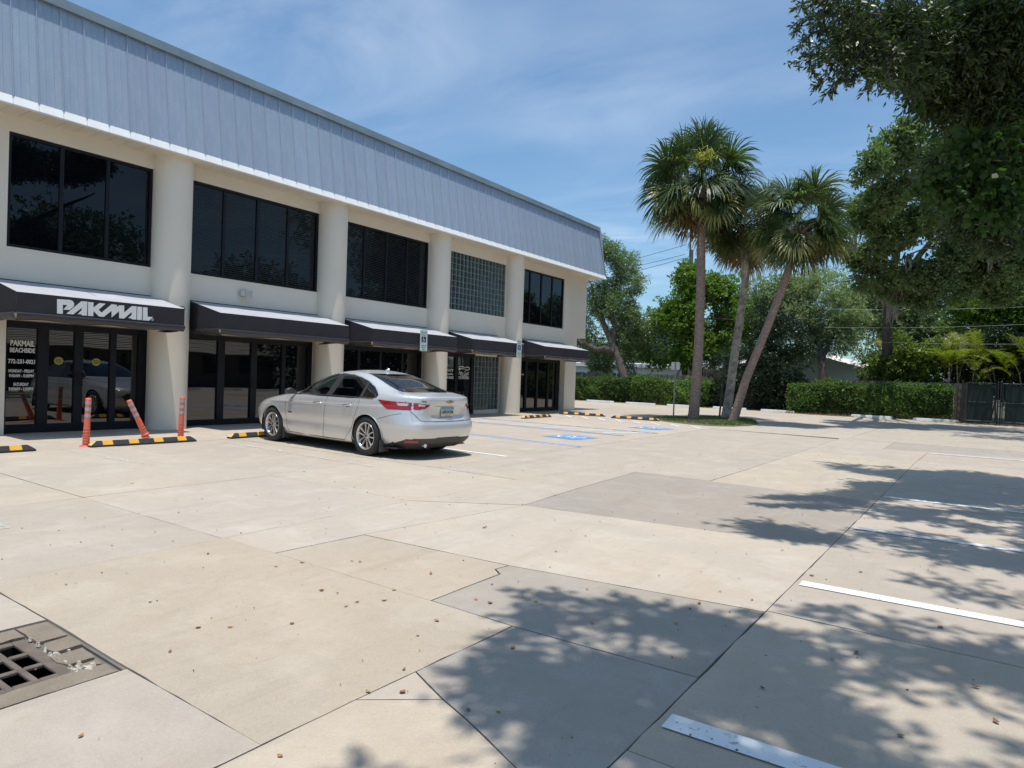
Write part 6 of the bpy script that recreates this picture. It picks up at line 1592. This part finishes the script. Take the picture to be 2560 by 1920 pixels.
# near oak whose branches hang into the picture and shade the stalls
NA = [B_(*q) for q in ((2130, 50, 8.4, 26), (2165, 90, 8.5, 30), (2180, 150, 8.5, 16), (2218, 60, 9, 46), (2232, 140, 9, 32), (2290, 80, 9.6, 62), (2290, 160, 9.6, 40))]
NA2 = [B_(*q) for q in ((2390, 90, 10.4, 90), (2500, 60, 10.6, 100), (2370, 200, 10.8, 70), (2460, 220, 11.2, 96), (2560, 190, 11, 100), (2375, 310, 12, 66), (2460, 350, 12.2, 90), (2560, 340, 12.4, 100), (2400, 420, 12.6, 56), (2480, 470, 12.8, 76), (2560, 460, 12.8, 80), (2440, 540, 13, 40), (2530, 560, 13, 46))]
def shade(gx_, gy_, rx, ry, z): return (gx_+.085*z, gy_-.13*z, z, rx, ry, .5)
OUT = [shade(*q) for q in ((13.9, 2.9, .95, .65, 8.6), (13.25, 3.65, .5, .22, 8.4), (14.0, 3.95, .9, .2, 8.4), (15.0, 2.5, 1.1, .9, 8.8), (16.5, 2.8, 1.2, 1.1, 9), (14.6, 1.4, 1.1, .6, 8.8), (16.4, 1.0, 1.3, .7, 9), (15.3, 4.55, .9, .3, 8.6), (16.6, 5.3, 1.2, .45, 8.8), (15.2, 6.05, .5, .16, 8.4), (18.3, 4, 1.4, 1.6, 9),
    (14.4, 7.3, .95, .38, 8.2), (15.7, 7.7, 1.0, .55, 8.4), (17.2, 8.3, 1.2, .8, 8.8), (14.9, 9.3, 1.0, .5, 8.6), (16.2, 10.1, 1.2, .7, 9), (14.5, 11.3, .9, .6, 9), (15.7, 12.1, 1.2, .8, 9.4), (14.0, 13.7, 1.2, .6, 9.6), (15.4, 14.1, 1.3, .7, 9.8), (17.2, 11.8, 1.4, 1.2, 9.4), (17.3, 14.4, 1.3, .8, 9.8), (13.5, 7.1, .4, .15, 8))]
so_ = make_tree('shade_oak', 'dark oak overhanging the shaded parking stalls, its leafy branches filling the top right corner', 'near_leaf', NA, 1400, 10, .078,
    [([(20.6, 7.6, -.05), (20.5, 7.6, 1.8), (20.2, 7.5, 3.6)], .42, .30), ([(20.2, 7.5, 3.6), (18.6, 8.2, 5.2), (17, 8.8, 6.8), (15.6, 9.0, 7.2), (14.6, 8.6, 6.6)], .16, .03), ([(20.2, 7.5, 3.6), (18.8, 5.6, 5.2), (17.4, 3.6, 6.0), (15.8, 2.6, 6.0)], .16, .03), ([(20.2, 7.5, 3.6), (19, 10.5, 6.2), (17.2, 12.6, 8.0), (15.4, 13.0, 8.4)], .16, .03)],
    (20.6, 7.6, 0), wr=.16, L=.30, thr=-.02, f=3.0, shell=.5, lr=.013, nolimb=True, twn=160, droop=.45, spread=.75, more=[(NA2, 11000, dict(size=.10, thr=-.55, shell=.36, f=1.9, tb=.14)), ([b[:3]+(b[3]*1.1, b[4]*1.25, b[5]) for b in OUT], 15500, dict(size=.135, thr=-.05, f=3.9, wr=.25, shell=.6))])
MAT['twig'] = MAT['bark']
C_, A_l, tw_ = [], [], MB()
off_ = np.array([20.6, 7.6, 0])
for (x0_, y0_, x1_, y1_) in ((2240, 20, 1990, 20), (2200, 40, 1975, 72), (2180, 60, 1992, 112), (2160, 80, 1988, 168), (2170, 90, 2018, 192), (2190, 90, 2050, 158), (2200, 100, 2072, 236), (2210, 110, 2102, 200), (2220, 90, 2128, 128), (2240, 110, 2168, 226), (2260, 120, 2205, 212), (2270, 130, 2238, 205), (2180, 20, 2040, 5), (2150, 60, 2030, 60), (2180, 80, 2085, 95), (2220, 140, 2140, 200), (2120, 40, 2060, 20), (2150, 130, 2045, 215), (2230, 60, 2090, 150)):
    yd = RNG.uniform(7.7, 8.6); a = np.array(aty(x0_, y0_, yd+.5)); b = np.array(aty(x1_, y1_, yd)); L_ = np.linalg.norm(b-a)
    path = [a+(b-a)*t_+np.array([0, 0, .16*L_*math.sin(math.pi*t_)])+RNG.normal(size=3)*.02 for t_ in np.linspace(0, 1, 9)]
    tw_.tube([q-off_ for q in path], list(np.linspace(.012, .003, 9)), n=5, cap=False)
    for t_ in np.arange(.10, 1.0, .045):
        k_ = t_*8; i0 = min(7, int(k_)); p0 = path[i0]+(path[i0+1]-path[i0])*(k_-i0); dr_ = unit(path[i0+1]-path[i0])
        for side_ in range(2):
            d_ = unit(dr_*.6+RNG.normal(size=3)*.6+np.array([0, 0, -.25])); l_ = RNG.uniform(.10, .26)*(1.1-.5*t_)
            tw_.tube([p0-off_, p0+d_*l_-off_], [.0035, .0015], n=3, cap=False)
            for u_ in np.linspace(.15, 1, 8):
                C_.append(p0+d_*l_*u_-off_); A_l.append(unit(d_*.75+RNG.normal(size=3)*.45))
C_ = np.array(C_); A_l = np.array(A_l)
link('crown', leaf_mesh('crown', MAT['near_leaf'], C_, A_l, .078*RNG.uniform(.7, 1.25, len(C_)), .15, RNG.uniform(.1, .9, len(C_))), so_)
tw_.build('twigs', MAT['bark'], so_)
VN = [B_(*q) for q in ((2308, 212, 9.6, 20), (2318, 262, 9.7, 22), (2335, 318, 9.8, 26), (2322, 372, 9.9, 20), (2372, 300, 10, 24), (2385, 400, 10.2, 28), (2345, 450, 10.3, 20), (2440, 440, 10.3, 32), (2480, 330, 10.2, 26), (2420, 500, 10.4, 24), (2500, 505, 10.4, 26))]
make_tree('maple_tree', 'maple-like tree with large bright lobed leaves in front of the shade oak, upper right', 'vine_leaf', VN, 520, 6, .10, [([(19.3, 11.4, -.05), (19.0, 11.2, 2.2), (17.6, 10.8, 4.0), (16.6, 10.2, 4.8)], .16, .05)], (19.3, 11.4, 0), wr=.42, L=.34, thr=-.1, f=2.6, shell=.45, lr=.010, nolimb=True, twn=60, droop=.5, tb=.02)
for (x, y, lab) in ((24.5, 32.5, 'dark shrub added to darken the shop glass reflections, beyond the low shingled building'), (24.5, 39.5, 'dark shrub added to darken the shop glass reflections, behind the gate')):  # unseen shrubs added to darken what the shop glass mirrors
    bl = [(x+dx, y+dy, z, 2.2, 2.2, 1.6) for dx, dy, z in ((0, -2, 1.2), (0, 2, 1.2), (.3, 0, 3.2), (0, -3, 3.0), (0, 3, 3.0), (1, -1.5, 4.6), (1, 1.8, 4.6))]
    make_tree('reflection_shrub', lab, 'dark_leaf', bl, 2600, 7, .24, [([(x, y, -.05), (x, y, 1.2), (x, y, 2.4)], .15, .08)], (x, y, 0), group='added shrubs mirrored dark in the shop glass', cat='shrub', wr=.3, L=.4, thr=-2, f=1., twn=20)
for (x, y, r_, h_, lab) in ((27, -4, 3.4, 7.5, 'round tree across the lane right of the camera, nearest the road'), (31, 8, 4, 9.5, 'tall tree behind the low shingled building, its near end'), (32, 19, 4.2, 11.0, 'tallest tree behind the low shingled building'), (31, 31, 4, 9.5, 'tree behind the far end of the low shingled building'), (26, 41, 4, 9, 'tree at the far right corner beyond the gate')):
    bl = [(x+r_*.55*math.cos(a), y+r_*.55*math.sin(a), h_-2.2+.6*math.sin(a*2), r_*.62, r_*.62, 1.6) for a in np.linspace(0, 5.2, 6)]+[(x, y, h_-1.4, r_*.7, r_*.7, 1.5), (x, y, h_-3.6, r_*.8, r_*.8, 1.7)]
    make_tree('lane_tree', lab, 'oak_leaf', bl, 1500, 7, .26, [([(x, y, -.05), (x, y, 2.2), (x, y, h_-3)], .25, .1)], (x, y, 0), group='trees across the lane', wr=.28, L=.4, thr=-.7, f=1., twn=20)
# ------------------------------------------------------------------ gate, signs, poles, houses
MAT['gate_paint'] = mat('green_black_steel', (.020, .028, .030), (.03, .04, .042), rough=.45)
MAT['screen'] = mat('dark_green_screen', (.006, .018, .018), (.009, .023, .022), scale=3, rough=.75, bump=.3, bscale=90)
gx, gy = 14.22, 37.3
gt = thing('chain_link_gate', 'dark green screened double gate at the right edge, beyond the hedge', 'gate', (gx, gy, 0))
def post(x, h=1.92, r=.045, nm='post'):
    MB().lathe([(r, 0), (r, h), (r*1.15, h+.005), (r*.8, h+.05), (0, h+.06)], n=12).build(nm, MAT['gate_paint'], gt, loc=(x, 0, 0))
def leaf_(x0, x1):
    f = MB(); z0, z1 = .14, 1.86
    for z in (z0, z1): f.tube([(x0, 0, z), (x1, 0, z)], .022, n=6)
    for x in (x0, x1): f.tube([(x, 0, z0), (x, 0, z1)], .022, n=6)
    f.tube([(x0, 0, 1.0), (x1, 0, 1.0)], .012, n=5)
    o = f.build('gate_leaf', MAT['gate_paint'], gt)
    s = MB(); K = 14
    vs = [(x0+.10+(x1-x0-.2)*i/K, .012+.008*math.sin(i*1.7+k), z0+.04+(z1-z0-.1)*k/6) for k in range(7) for i in range(K+1)]
    s.add(vs, [(k*(K+1)+i, k*(K+1)+i+1, (k+1)*(K+1)+i+1, (k+1)*(K+1)+i) for k in range(6) for i in range(K)], True); s.build('screen', MAT['screen'], o)
    w = MB(); n = int((z1-z0)/.075)
    for side_x in (x0+.02, x1-.12):
        for k in range(n):
            z = z0+k*.075; w.tube([(side_x, -.004, z), (side_x+.1, -.004, z+.075)], .004, n=3, cap=False); w.tube([(side_x, .002, z+.075), (side_x+.1, .002, z)], .004, n=3, cap=False)
    w.build('chain_link', MAT['gate_paint'], o)
post(-.03); leaf_(.06, 1.22); post(1.30, 1.9, .03); post(1.40, 1.9, .03); leaf_(1.47, 3.2); post(3.3); leaf_(3.4, 5.2); post(5.3)
bx = MB(); bx.box(1.24, 1.52, -.045, -.02, 1.02, 1.06); bx.build('latch', MAT['gate_paint'], gt)
MAT['galv'] = mat('galvanised_post', (.30, .31, .31), (.22, .23, .23), scale=8, rough=.5, metal=.5)
MAT['sign_back'] = mat('blank_sign_back', (.60, .60, .61), (.52, .52, .53), scale=6, rough=.5)
sp = pp(1683, 1049, 24.6)
sg = thing('blank_sign', 'blank pale sign seen from behind on a thin steel post, left of the palms', 'sign', (sp[0], 24.6, .03))
zt = pp(1681, 905, 24.6)[2]; zb = pp(1681, 925, 24.6)[2]
mb = MB(); pr = [(-.025, 0), (.025, 0), (.025, .022), (.012, .022), (.012, .008), (-.012, .008), (-.012, .022), (-.025, .022)]
mb.prism(pr, -.05, zt-.02); mb.build('post', MAT['galv'], sg)
q = MB(); w_ = .165; cz = (zt+zb)/2-.03; h_ = (zt-zb)/2
pr = [(-w_+.03*(1-math.cos(a))*0+sx*(w_-.03)+.03*math.cos(t)+w_ if False else 0, 0) for sx, a, t in ()]
pts = []
for (sx, sz, a0) in ((1, 1, 0), (-1, 1, 90), (-1, -1, 180), (1, -1, 270)):
    for k in range(5): a = R(a0+k*22.5); pts.append((sx*(w_-.03)+.03*math.cos(a), sz*(h_-.03)+.03*math.sin(a)))
q.prism(pts, .023, .026); q.v = [(x, z+0, y+cz) for x, y, z in q.v]; q.build('plate', MAT['sign_back'], sg)
d0 = pp(1798, 1047, 27.0); d1 = pp(1812, 903, 27.0)
dp = thing('dark_pole', 'thin dark leaning pole beside the pale palm trunk', 'pole', (d0[0], 27.0, 0))
MB().tube([(0, 0, -.02), (d1[0]-d0[0], 0, d1[2])], .035, n=10).build('shaft', MAT['gate_paint'], dp)
MB().lathe([(.0, .0), (.045, .0), (.045, .04), (0, .05)], n=10).build('cap', MAT['gate_paint'], dp, loc=(d1[0]-d0[0], 0, d1[2]-.01))
MAT['pole_wood'] = mat('utility_pole_wood', (.20, .15, .12), (.13, .10, .085), scale=3, rough=.9, stretch=(2, 2, .2))
MAT['cable'] = mat('cable', (.10, .11, .13), rough=.6)
MAT['cable_pale'] = mat('pale_cable', (.42, .44, .42), rough=.5)
up = pp(1719, 950, 47); zt_ = pp(1719, 612, 47)[2]
ut = thing('utility_pole', 'wooden utility pole with cables, rising behind the broadleaf tree', 'utility pole', (up[0], 47, 0))
MB().tube([(0, 0, -.1), (-.05, 0, zt_-.4)], [.15, .11], n=12).build('pole', MAT['pole_wood'], ut)
MB().tube([(-.22, .1, zt_-4), (-.22, .1, zt_)], [.07, .07], n=8).build('riser', MAT['cable'], ut)
MB().tube([(.22, .2, -.1), (.22, .2, zt_-1.0)], [.12, .10], n=10).build('pole', MAT['pole_wood'], ut)
mb = MB()
for z in (0, -1.0): mb.lathe([(.0, zt_+z), (.07, zt_+z), (.08, zt_+z+.06), (.05, zt_+z+.12), (0, zt_+z+.14)], n=8, cx=-.22, cy=.1)
mb.build('insulator', MAT['sign_back'], ut)
def cable(a, b, sag, label, m='cable', r=.018):
    a = np.array(a); b = np.array(b); t_ = thing('overhead_cable', label, 'cable', tuple(a))
    pts = [(b-a)*s+np.array([0, 0, -sag*4*s*(1-s)]) for s in np.linspace(0, 1, 24)]; MB().tube(pts, r, n=4, cap=False).build('cable', MAT[m], t_)
cable(pp(1717, 611, 47), pp(1300, 700, 62), .4, 'topmost overhead cable running left from the utility pole')
cable(pp(1712, 636, 47), pp(1300, 708, 62), .4, 'middle overhead cable running left from the utility pole')
cable(pp(1712, 645, 47), pp(1300, 728, 62), .4, 'lowest overhead cable running left from the utility pole')
cable(pp(2060, 772, 40.2), pp(2760, 757, 40.2), .15, 'upper pale cable crossing in front of the trees at the right', 'cable_pale', .007)
cable(pp(2060, 818, 40.2), pp(2760, 800, 40.2), .15, 'lower pale cable crossing in front of the trees at the right', 'cable_pale', .006)
cable(pp(2100, 852, 40.3), pp(2760, 858, 40.3), .1, 'lowest cable crossing just above the yellow shrubs', 'cable_pale', .006)
MAT['siding'] = mat('pale_siding', (.80, .84, .86), (.76, .80, .82), scale=2, rough=.7)
MAT['white_trim'] = mat('white_trim', (.80, .80, .80), (.72, .72, .72), rough=.5)
MAT['shingle'] = mat('grey_shingle', (.30, .29, .27), (.21, .20, .19), scale=4, rough=.9, bump=.4, bscale=20, objcol=True)
def gable_house(x0, x1, y0, y1, zw, zr, label, front='y'):
    h = thing('white_house', label, 'house', ((x0+x1)/2, (y0+y1)/2, 0)); mx, my = (x0+x1)/2, (y0+y1)/2; w, d = (x1-x0)/2, (y1-y0)/2
    mb = MB(); mb.add([(-w, -d, 0), (w, -d, 0), (w, d, 0), (-w, d, 0), (-w, -d, zw), (w, -d, zw), (w, d, zw), (-w, d, zw), (0, -d, zr), (0, d, zr)], [(1, 2, 6, 5), (2, 3, 7, 6, 9), (3, 0, 4, 7), (0, 1, 5, 8, 4)]); mb.build('wall', MAT['siding'], h)
    k = 0; z = .3
    while z < zr-.1:
        ww = w if z < zw else w*(zr-z)/(zr-zw)
        if ww > .3: MB().box(-ww+.05, ww-.05, -d-.018, -d, z, z+.19).build('siding_board', MAT['siding'], h)
        z += .20
    for s in (-1, 1):
        o = .35; e = zw-(zr-zw)/w*o
        MB().hexa([(0, -d-.3, zr), (s*(w+o), -d-.3, e), (s*(w+o), d+.3, e), (0, d+.3, zr), (0, -d-.3, zr+.10), (s*(w+o), -d-.3, e+.10), (s*(w+o), d+.3, e+.10), (0, d+.3, zr+.10)]).build('roof', MAT['white_trim'], h)
        MB().hexa([(0, -d-.55, zr-.14), (s*(w+o), -d-.55, e-.14), (s*(w+o), -d-.502, e-.14), (0, -d-.502, zr-.14), (0, -d-.352, zr+.11), (s*(w+o), -d-.352, e+.11), (s*(w+o), -d-.302, e+.11), (0, -d-.302, zr+.11)]).build('barge_board', MAT['white_trim'], h)  # lower edge pushed forward so the face tilts up to catch sun
    return h
A_ = pp(2090, 893, 45.7); B2 = pp(2232, 930, 45.7)
sl = (A_[2]-B2[2])/(B2[0]-A_[0]); w_ = 5.0; zr_ = B2[2]+sl*(w_+.35)
gable_house(B2[0]-2*w_-.35, B2[0]-.35, 46, 56, B2[2]+sl*.35-.05, zr_-.05, 'white gabled house with pale siding seen above the long hedge')
fa = pp(1526, 908, 50); fb = pp(1684, 918, 50)
lh = thing('low_white_house', 'low house with a white roof edge glimpsed behind the leaning oak', 'house', (fa[0], 51, 0))
MB().box(-4, fb[0]-fa[0], 0, 6, 0, fb[2]-.1).build('wall', MAT['siding'], lh)
MB().hexa([(-4.5, -.5, fb[2]-.08), (fb[0]-fa[0]+.5, -.5, fb[2]-.08), (fb[0]-fa[0]+.5, 6.5, fb[2]+.3), (-4.5, 6.5, fb[2]+.3), (-4.5, -.5, fb[2]+.20), (fb[0]-fa[0]+.5, -.5, fb[2]+.20), (fb[0]-fa[0]+.5, 6.5, fb[2]+.6), (-4.5, 6.5, fb[2]+.6)]).build('roof', MAT['white_trim'], lh)

# low shingled building across the lane: it shows in the shop glass
MAT['tile'] = mat('sunlit_shingle', (.58, .53, .46), (.48, .44, .38), scale=3, rough=.9, bump=.4, bscale=20)
MAT['lane_wall'] = mat('dark_brown_wall', (.10, .085, .07), (.08, .07, .06), rough=.9)
ln = thing('shingled_building', 'low brown building with a shingled roof across the stalls, mirrored in the shop glass', 'building', (25, 17, 0))
MB().box(0, 8, -12, 12, 0, 2.3).build('wall', MAT['lane_wall'], ln)
mb = MB()
for k in range(22):
    x0 = -1.0+k*.22; z0 = 2.15+k*.095; K = 40
    vs = []
    for j in range(K+1):
        y = -12.8+25.6*j/K; wv = .012*math.sin(j*1.1+k*2.)
        vs += [(x0, y, z0+wv), (x0, y, z0+.055+wv), (x0+.25, y, z0+.105+wv*.5)]
    mb.add(vs, [(j*3+a, (j+1)*3+a, (j+1)*3+a+1, j*3+a+1) for j in range(K) for a in range(2)])
mb.build('roof_courses', MAT['tile'], ln)['kind'] = 'stuff'
MB().quad((3.8, -12.8, 4.2), (9, -12.8, 2.2), (9, 12.8, 2.2), (3.8, 12.8, 4.2)).build('roof', MAT['tile'], ln)
for i in range(9): MB().box(-.02, -.001, -11.4+i*2.6, -10.2+i*2.6, .9, 2.0).build('window', MAT['dark_glass'], ln)

# ------------------------------------------------------------------ leaves and litter on the ground
MAT['fallen'] = mat('fallen_leaf', (.34, .15, .055), (.22, .10, .04), scale=30, rough=.7, objcol=True)
def fl_mesh(kind):
    mb = MB(); n = 7; L = .055; w = .017 if kind != 2 else .026
    top = [(L*(i/(n-1)-.5), w*math.sin(math.pi*i/(n-1))**.8, .004+.012*abs(i/(n-1)-.5)*(1 if kind else 1.6)) for i in range(n)]
    bot = [(x, -y, z) for x, y, z in top]; mid = [(x, 0, z-.003) for x, y, z in top]
    mb.add(top+mid+bot, [(i, i+1, n+i+1, n+i) for i in range(n-1)]+[(n+i, n+i+1, 2*n+i+1, 2*n+i) for i in range(n-1)])
    if kind == 1: mb.tube([(L*.5, 0, .005), (L*.75, .004, .004)], .0012, n=3)
    return mb.mesh('fallen_leaf', MAT['fallen'])
FM = [fl_mesh(k) for k in range(3)]
spots = [(165, 1463), (375, 1507), (495, 1571), (425, 1631), (690, 1418), (804, 1478), (865, 1518), (893, 1507), (985, 1476), (1077, 1435), (1092, 1554), (1044, 1591), (1010, 1676), (920, 1732), (1006, 1732), (700, 1893), (960, 1503), (1225, 1509), (1340, 1505), (1282, 1621), (1210, 1320), (1215, 1318), (1648, 1440), (1880, 1501), (1748, 1510), (1725, 1524), (1230, 1462), (1468, 1475), (1993, 1288), (2018, 1228), (1955, 1377), (2151, 1431), (2029, 1440), (1680, 1645), (1906, 1722), (2252, 1842), (2490, 1807), (2140, 1634), (2080, 1650), (520, 1386), (1190, 1500), (760, 1180), (918, 1232), (640, 1240), (1005, 1250), (1170, 1180), (1270, 1188), (280, 1365), (330, 1210), (755, 1408), (900, 1405), (880, 1404), (1655, 1120), (1750, 1138), (1850, 1155), (1550, 1098), (1960, 1105), (2000, 1180), (1245, 1780), (1170, 1777), (202, 1843), (575, 1570), (730, 1561), (1690, 1560), (1800, 1480), (2350, 1570), (2440, 1720), (1480, 1560), (2200, 1500), (1430, 1240), (1500, 1305), (1390, 1380)]
for i, (px, py) in enumerate(spots):
    x, y = gnd(px, py); big = px > 1600 and py > 1600
    o = link('fallen_leaf', FM[i % 3], None, (x, y, .0045), (RNG.normal()*.08, RNG.normal()*.08, RNG.uniform(0, 6.28)), (.52+RNG.uniform(-.18, .22),)*3)
    v = RNG.uniform(.5, 1.5); g_ = RNG.random(); o.color = (v, v*(1 if g_ < .8 else 1.9), v*(1 if g_ < .8 else 1.6), 1)
    gr_ = g_ >= .8; sh_ = x > 12.6
    tag(o, 'small %s fallen leaf lying on the %s concrete' % ('yellow-green' if gr_ else ('pale brown' if v > 1.05 else 'dark reddish brown'), 'tree-shaded' if sh_ and y < 15 else 'sunlit'), 'leaf', '%s leaves scattered on the %s concrete' % ('yellow-green' if gr_ else ('pale brown' if v > 1.05 else 'dark reddish brown'), 'tree-shaded' if sh_ and y < 15 else 'sunlit'))
n = 900
q = np.column_stack([RNG.uniform(8, 17.5, n), RNG.uniform(1.2, 16, n)])
C = np.column_stack([q, np.full(n, .009)]); A = unit(np.column_stack([RNG.normal(size=(n, 2)), np.full(n, .08)]))
o = link('leaf_litter', leaf_mesh('leaf_litter', MAT['dry_leaf'], C, A, RNG.uniform(.006, .020, n), .3, RNG.uniform(0, .6, n))); tag(o, 'tiny specks of leaf litter scattered over the slabs', 'litter', kind='stuff')
n = 9000
q = np.column_stack([np.concatenate([RNG.uniform(-8, 13.9, n//2), RNG.normal(8.2, .8, n//4), RNG.uniform(14, 18, n-n//2-n//4)]), np.concatenate([RNG.uniform(37.75, 38.4, n//2), RNG.normal(37.35, .22, n//4), RNG.uniform(36.9, 37.6, n-n//2-n//4)])])
C = np.column_stack([q, RNG.uniform(.005, .03, n)]); A = unit(np.column_stack([RNG.normal(size=(n, 2)), RNG.normal(size=n)*.3]))
o = link('leaf_litter', leaf_mesh('leaf_litter', MAT['dry_leaf'], C, A, RNG.uniform(.04, .09, n), .3, RNG.uniform(0, 1, n))); tag(o, 'brown leaf litter along the foot of the hedge and gate', 'litter', kind='stuff')
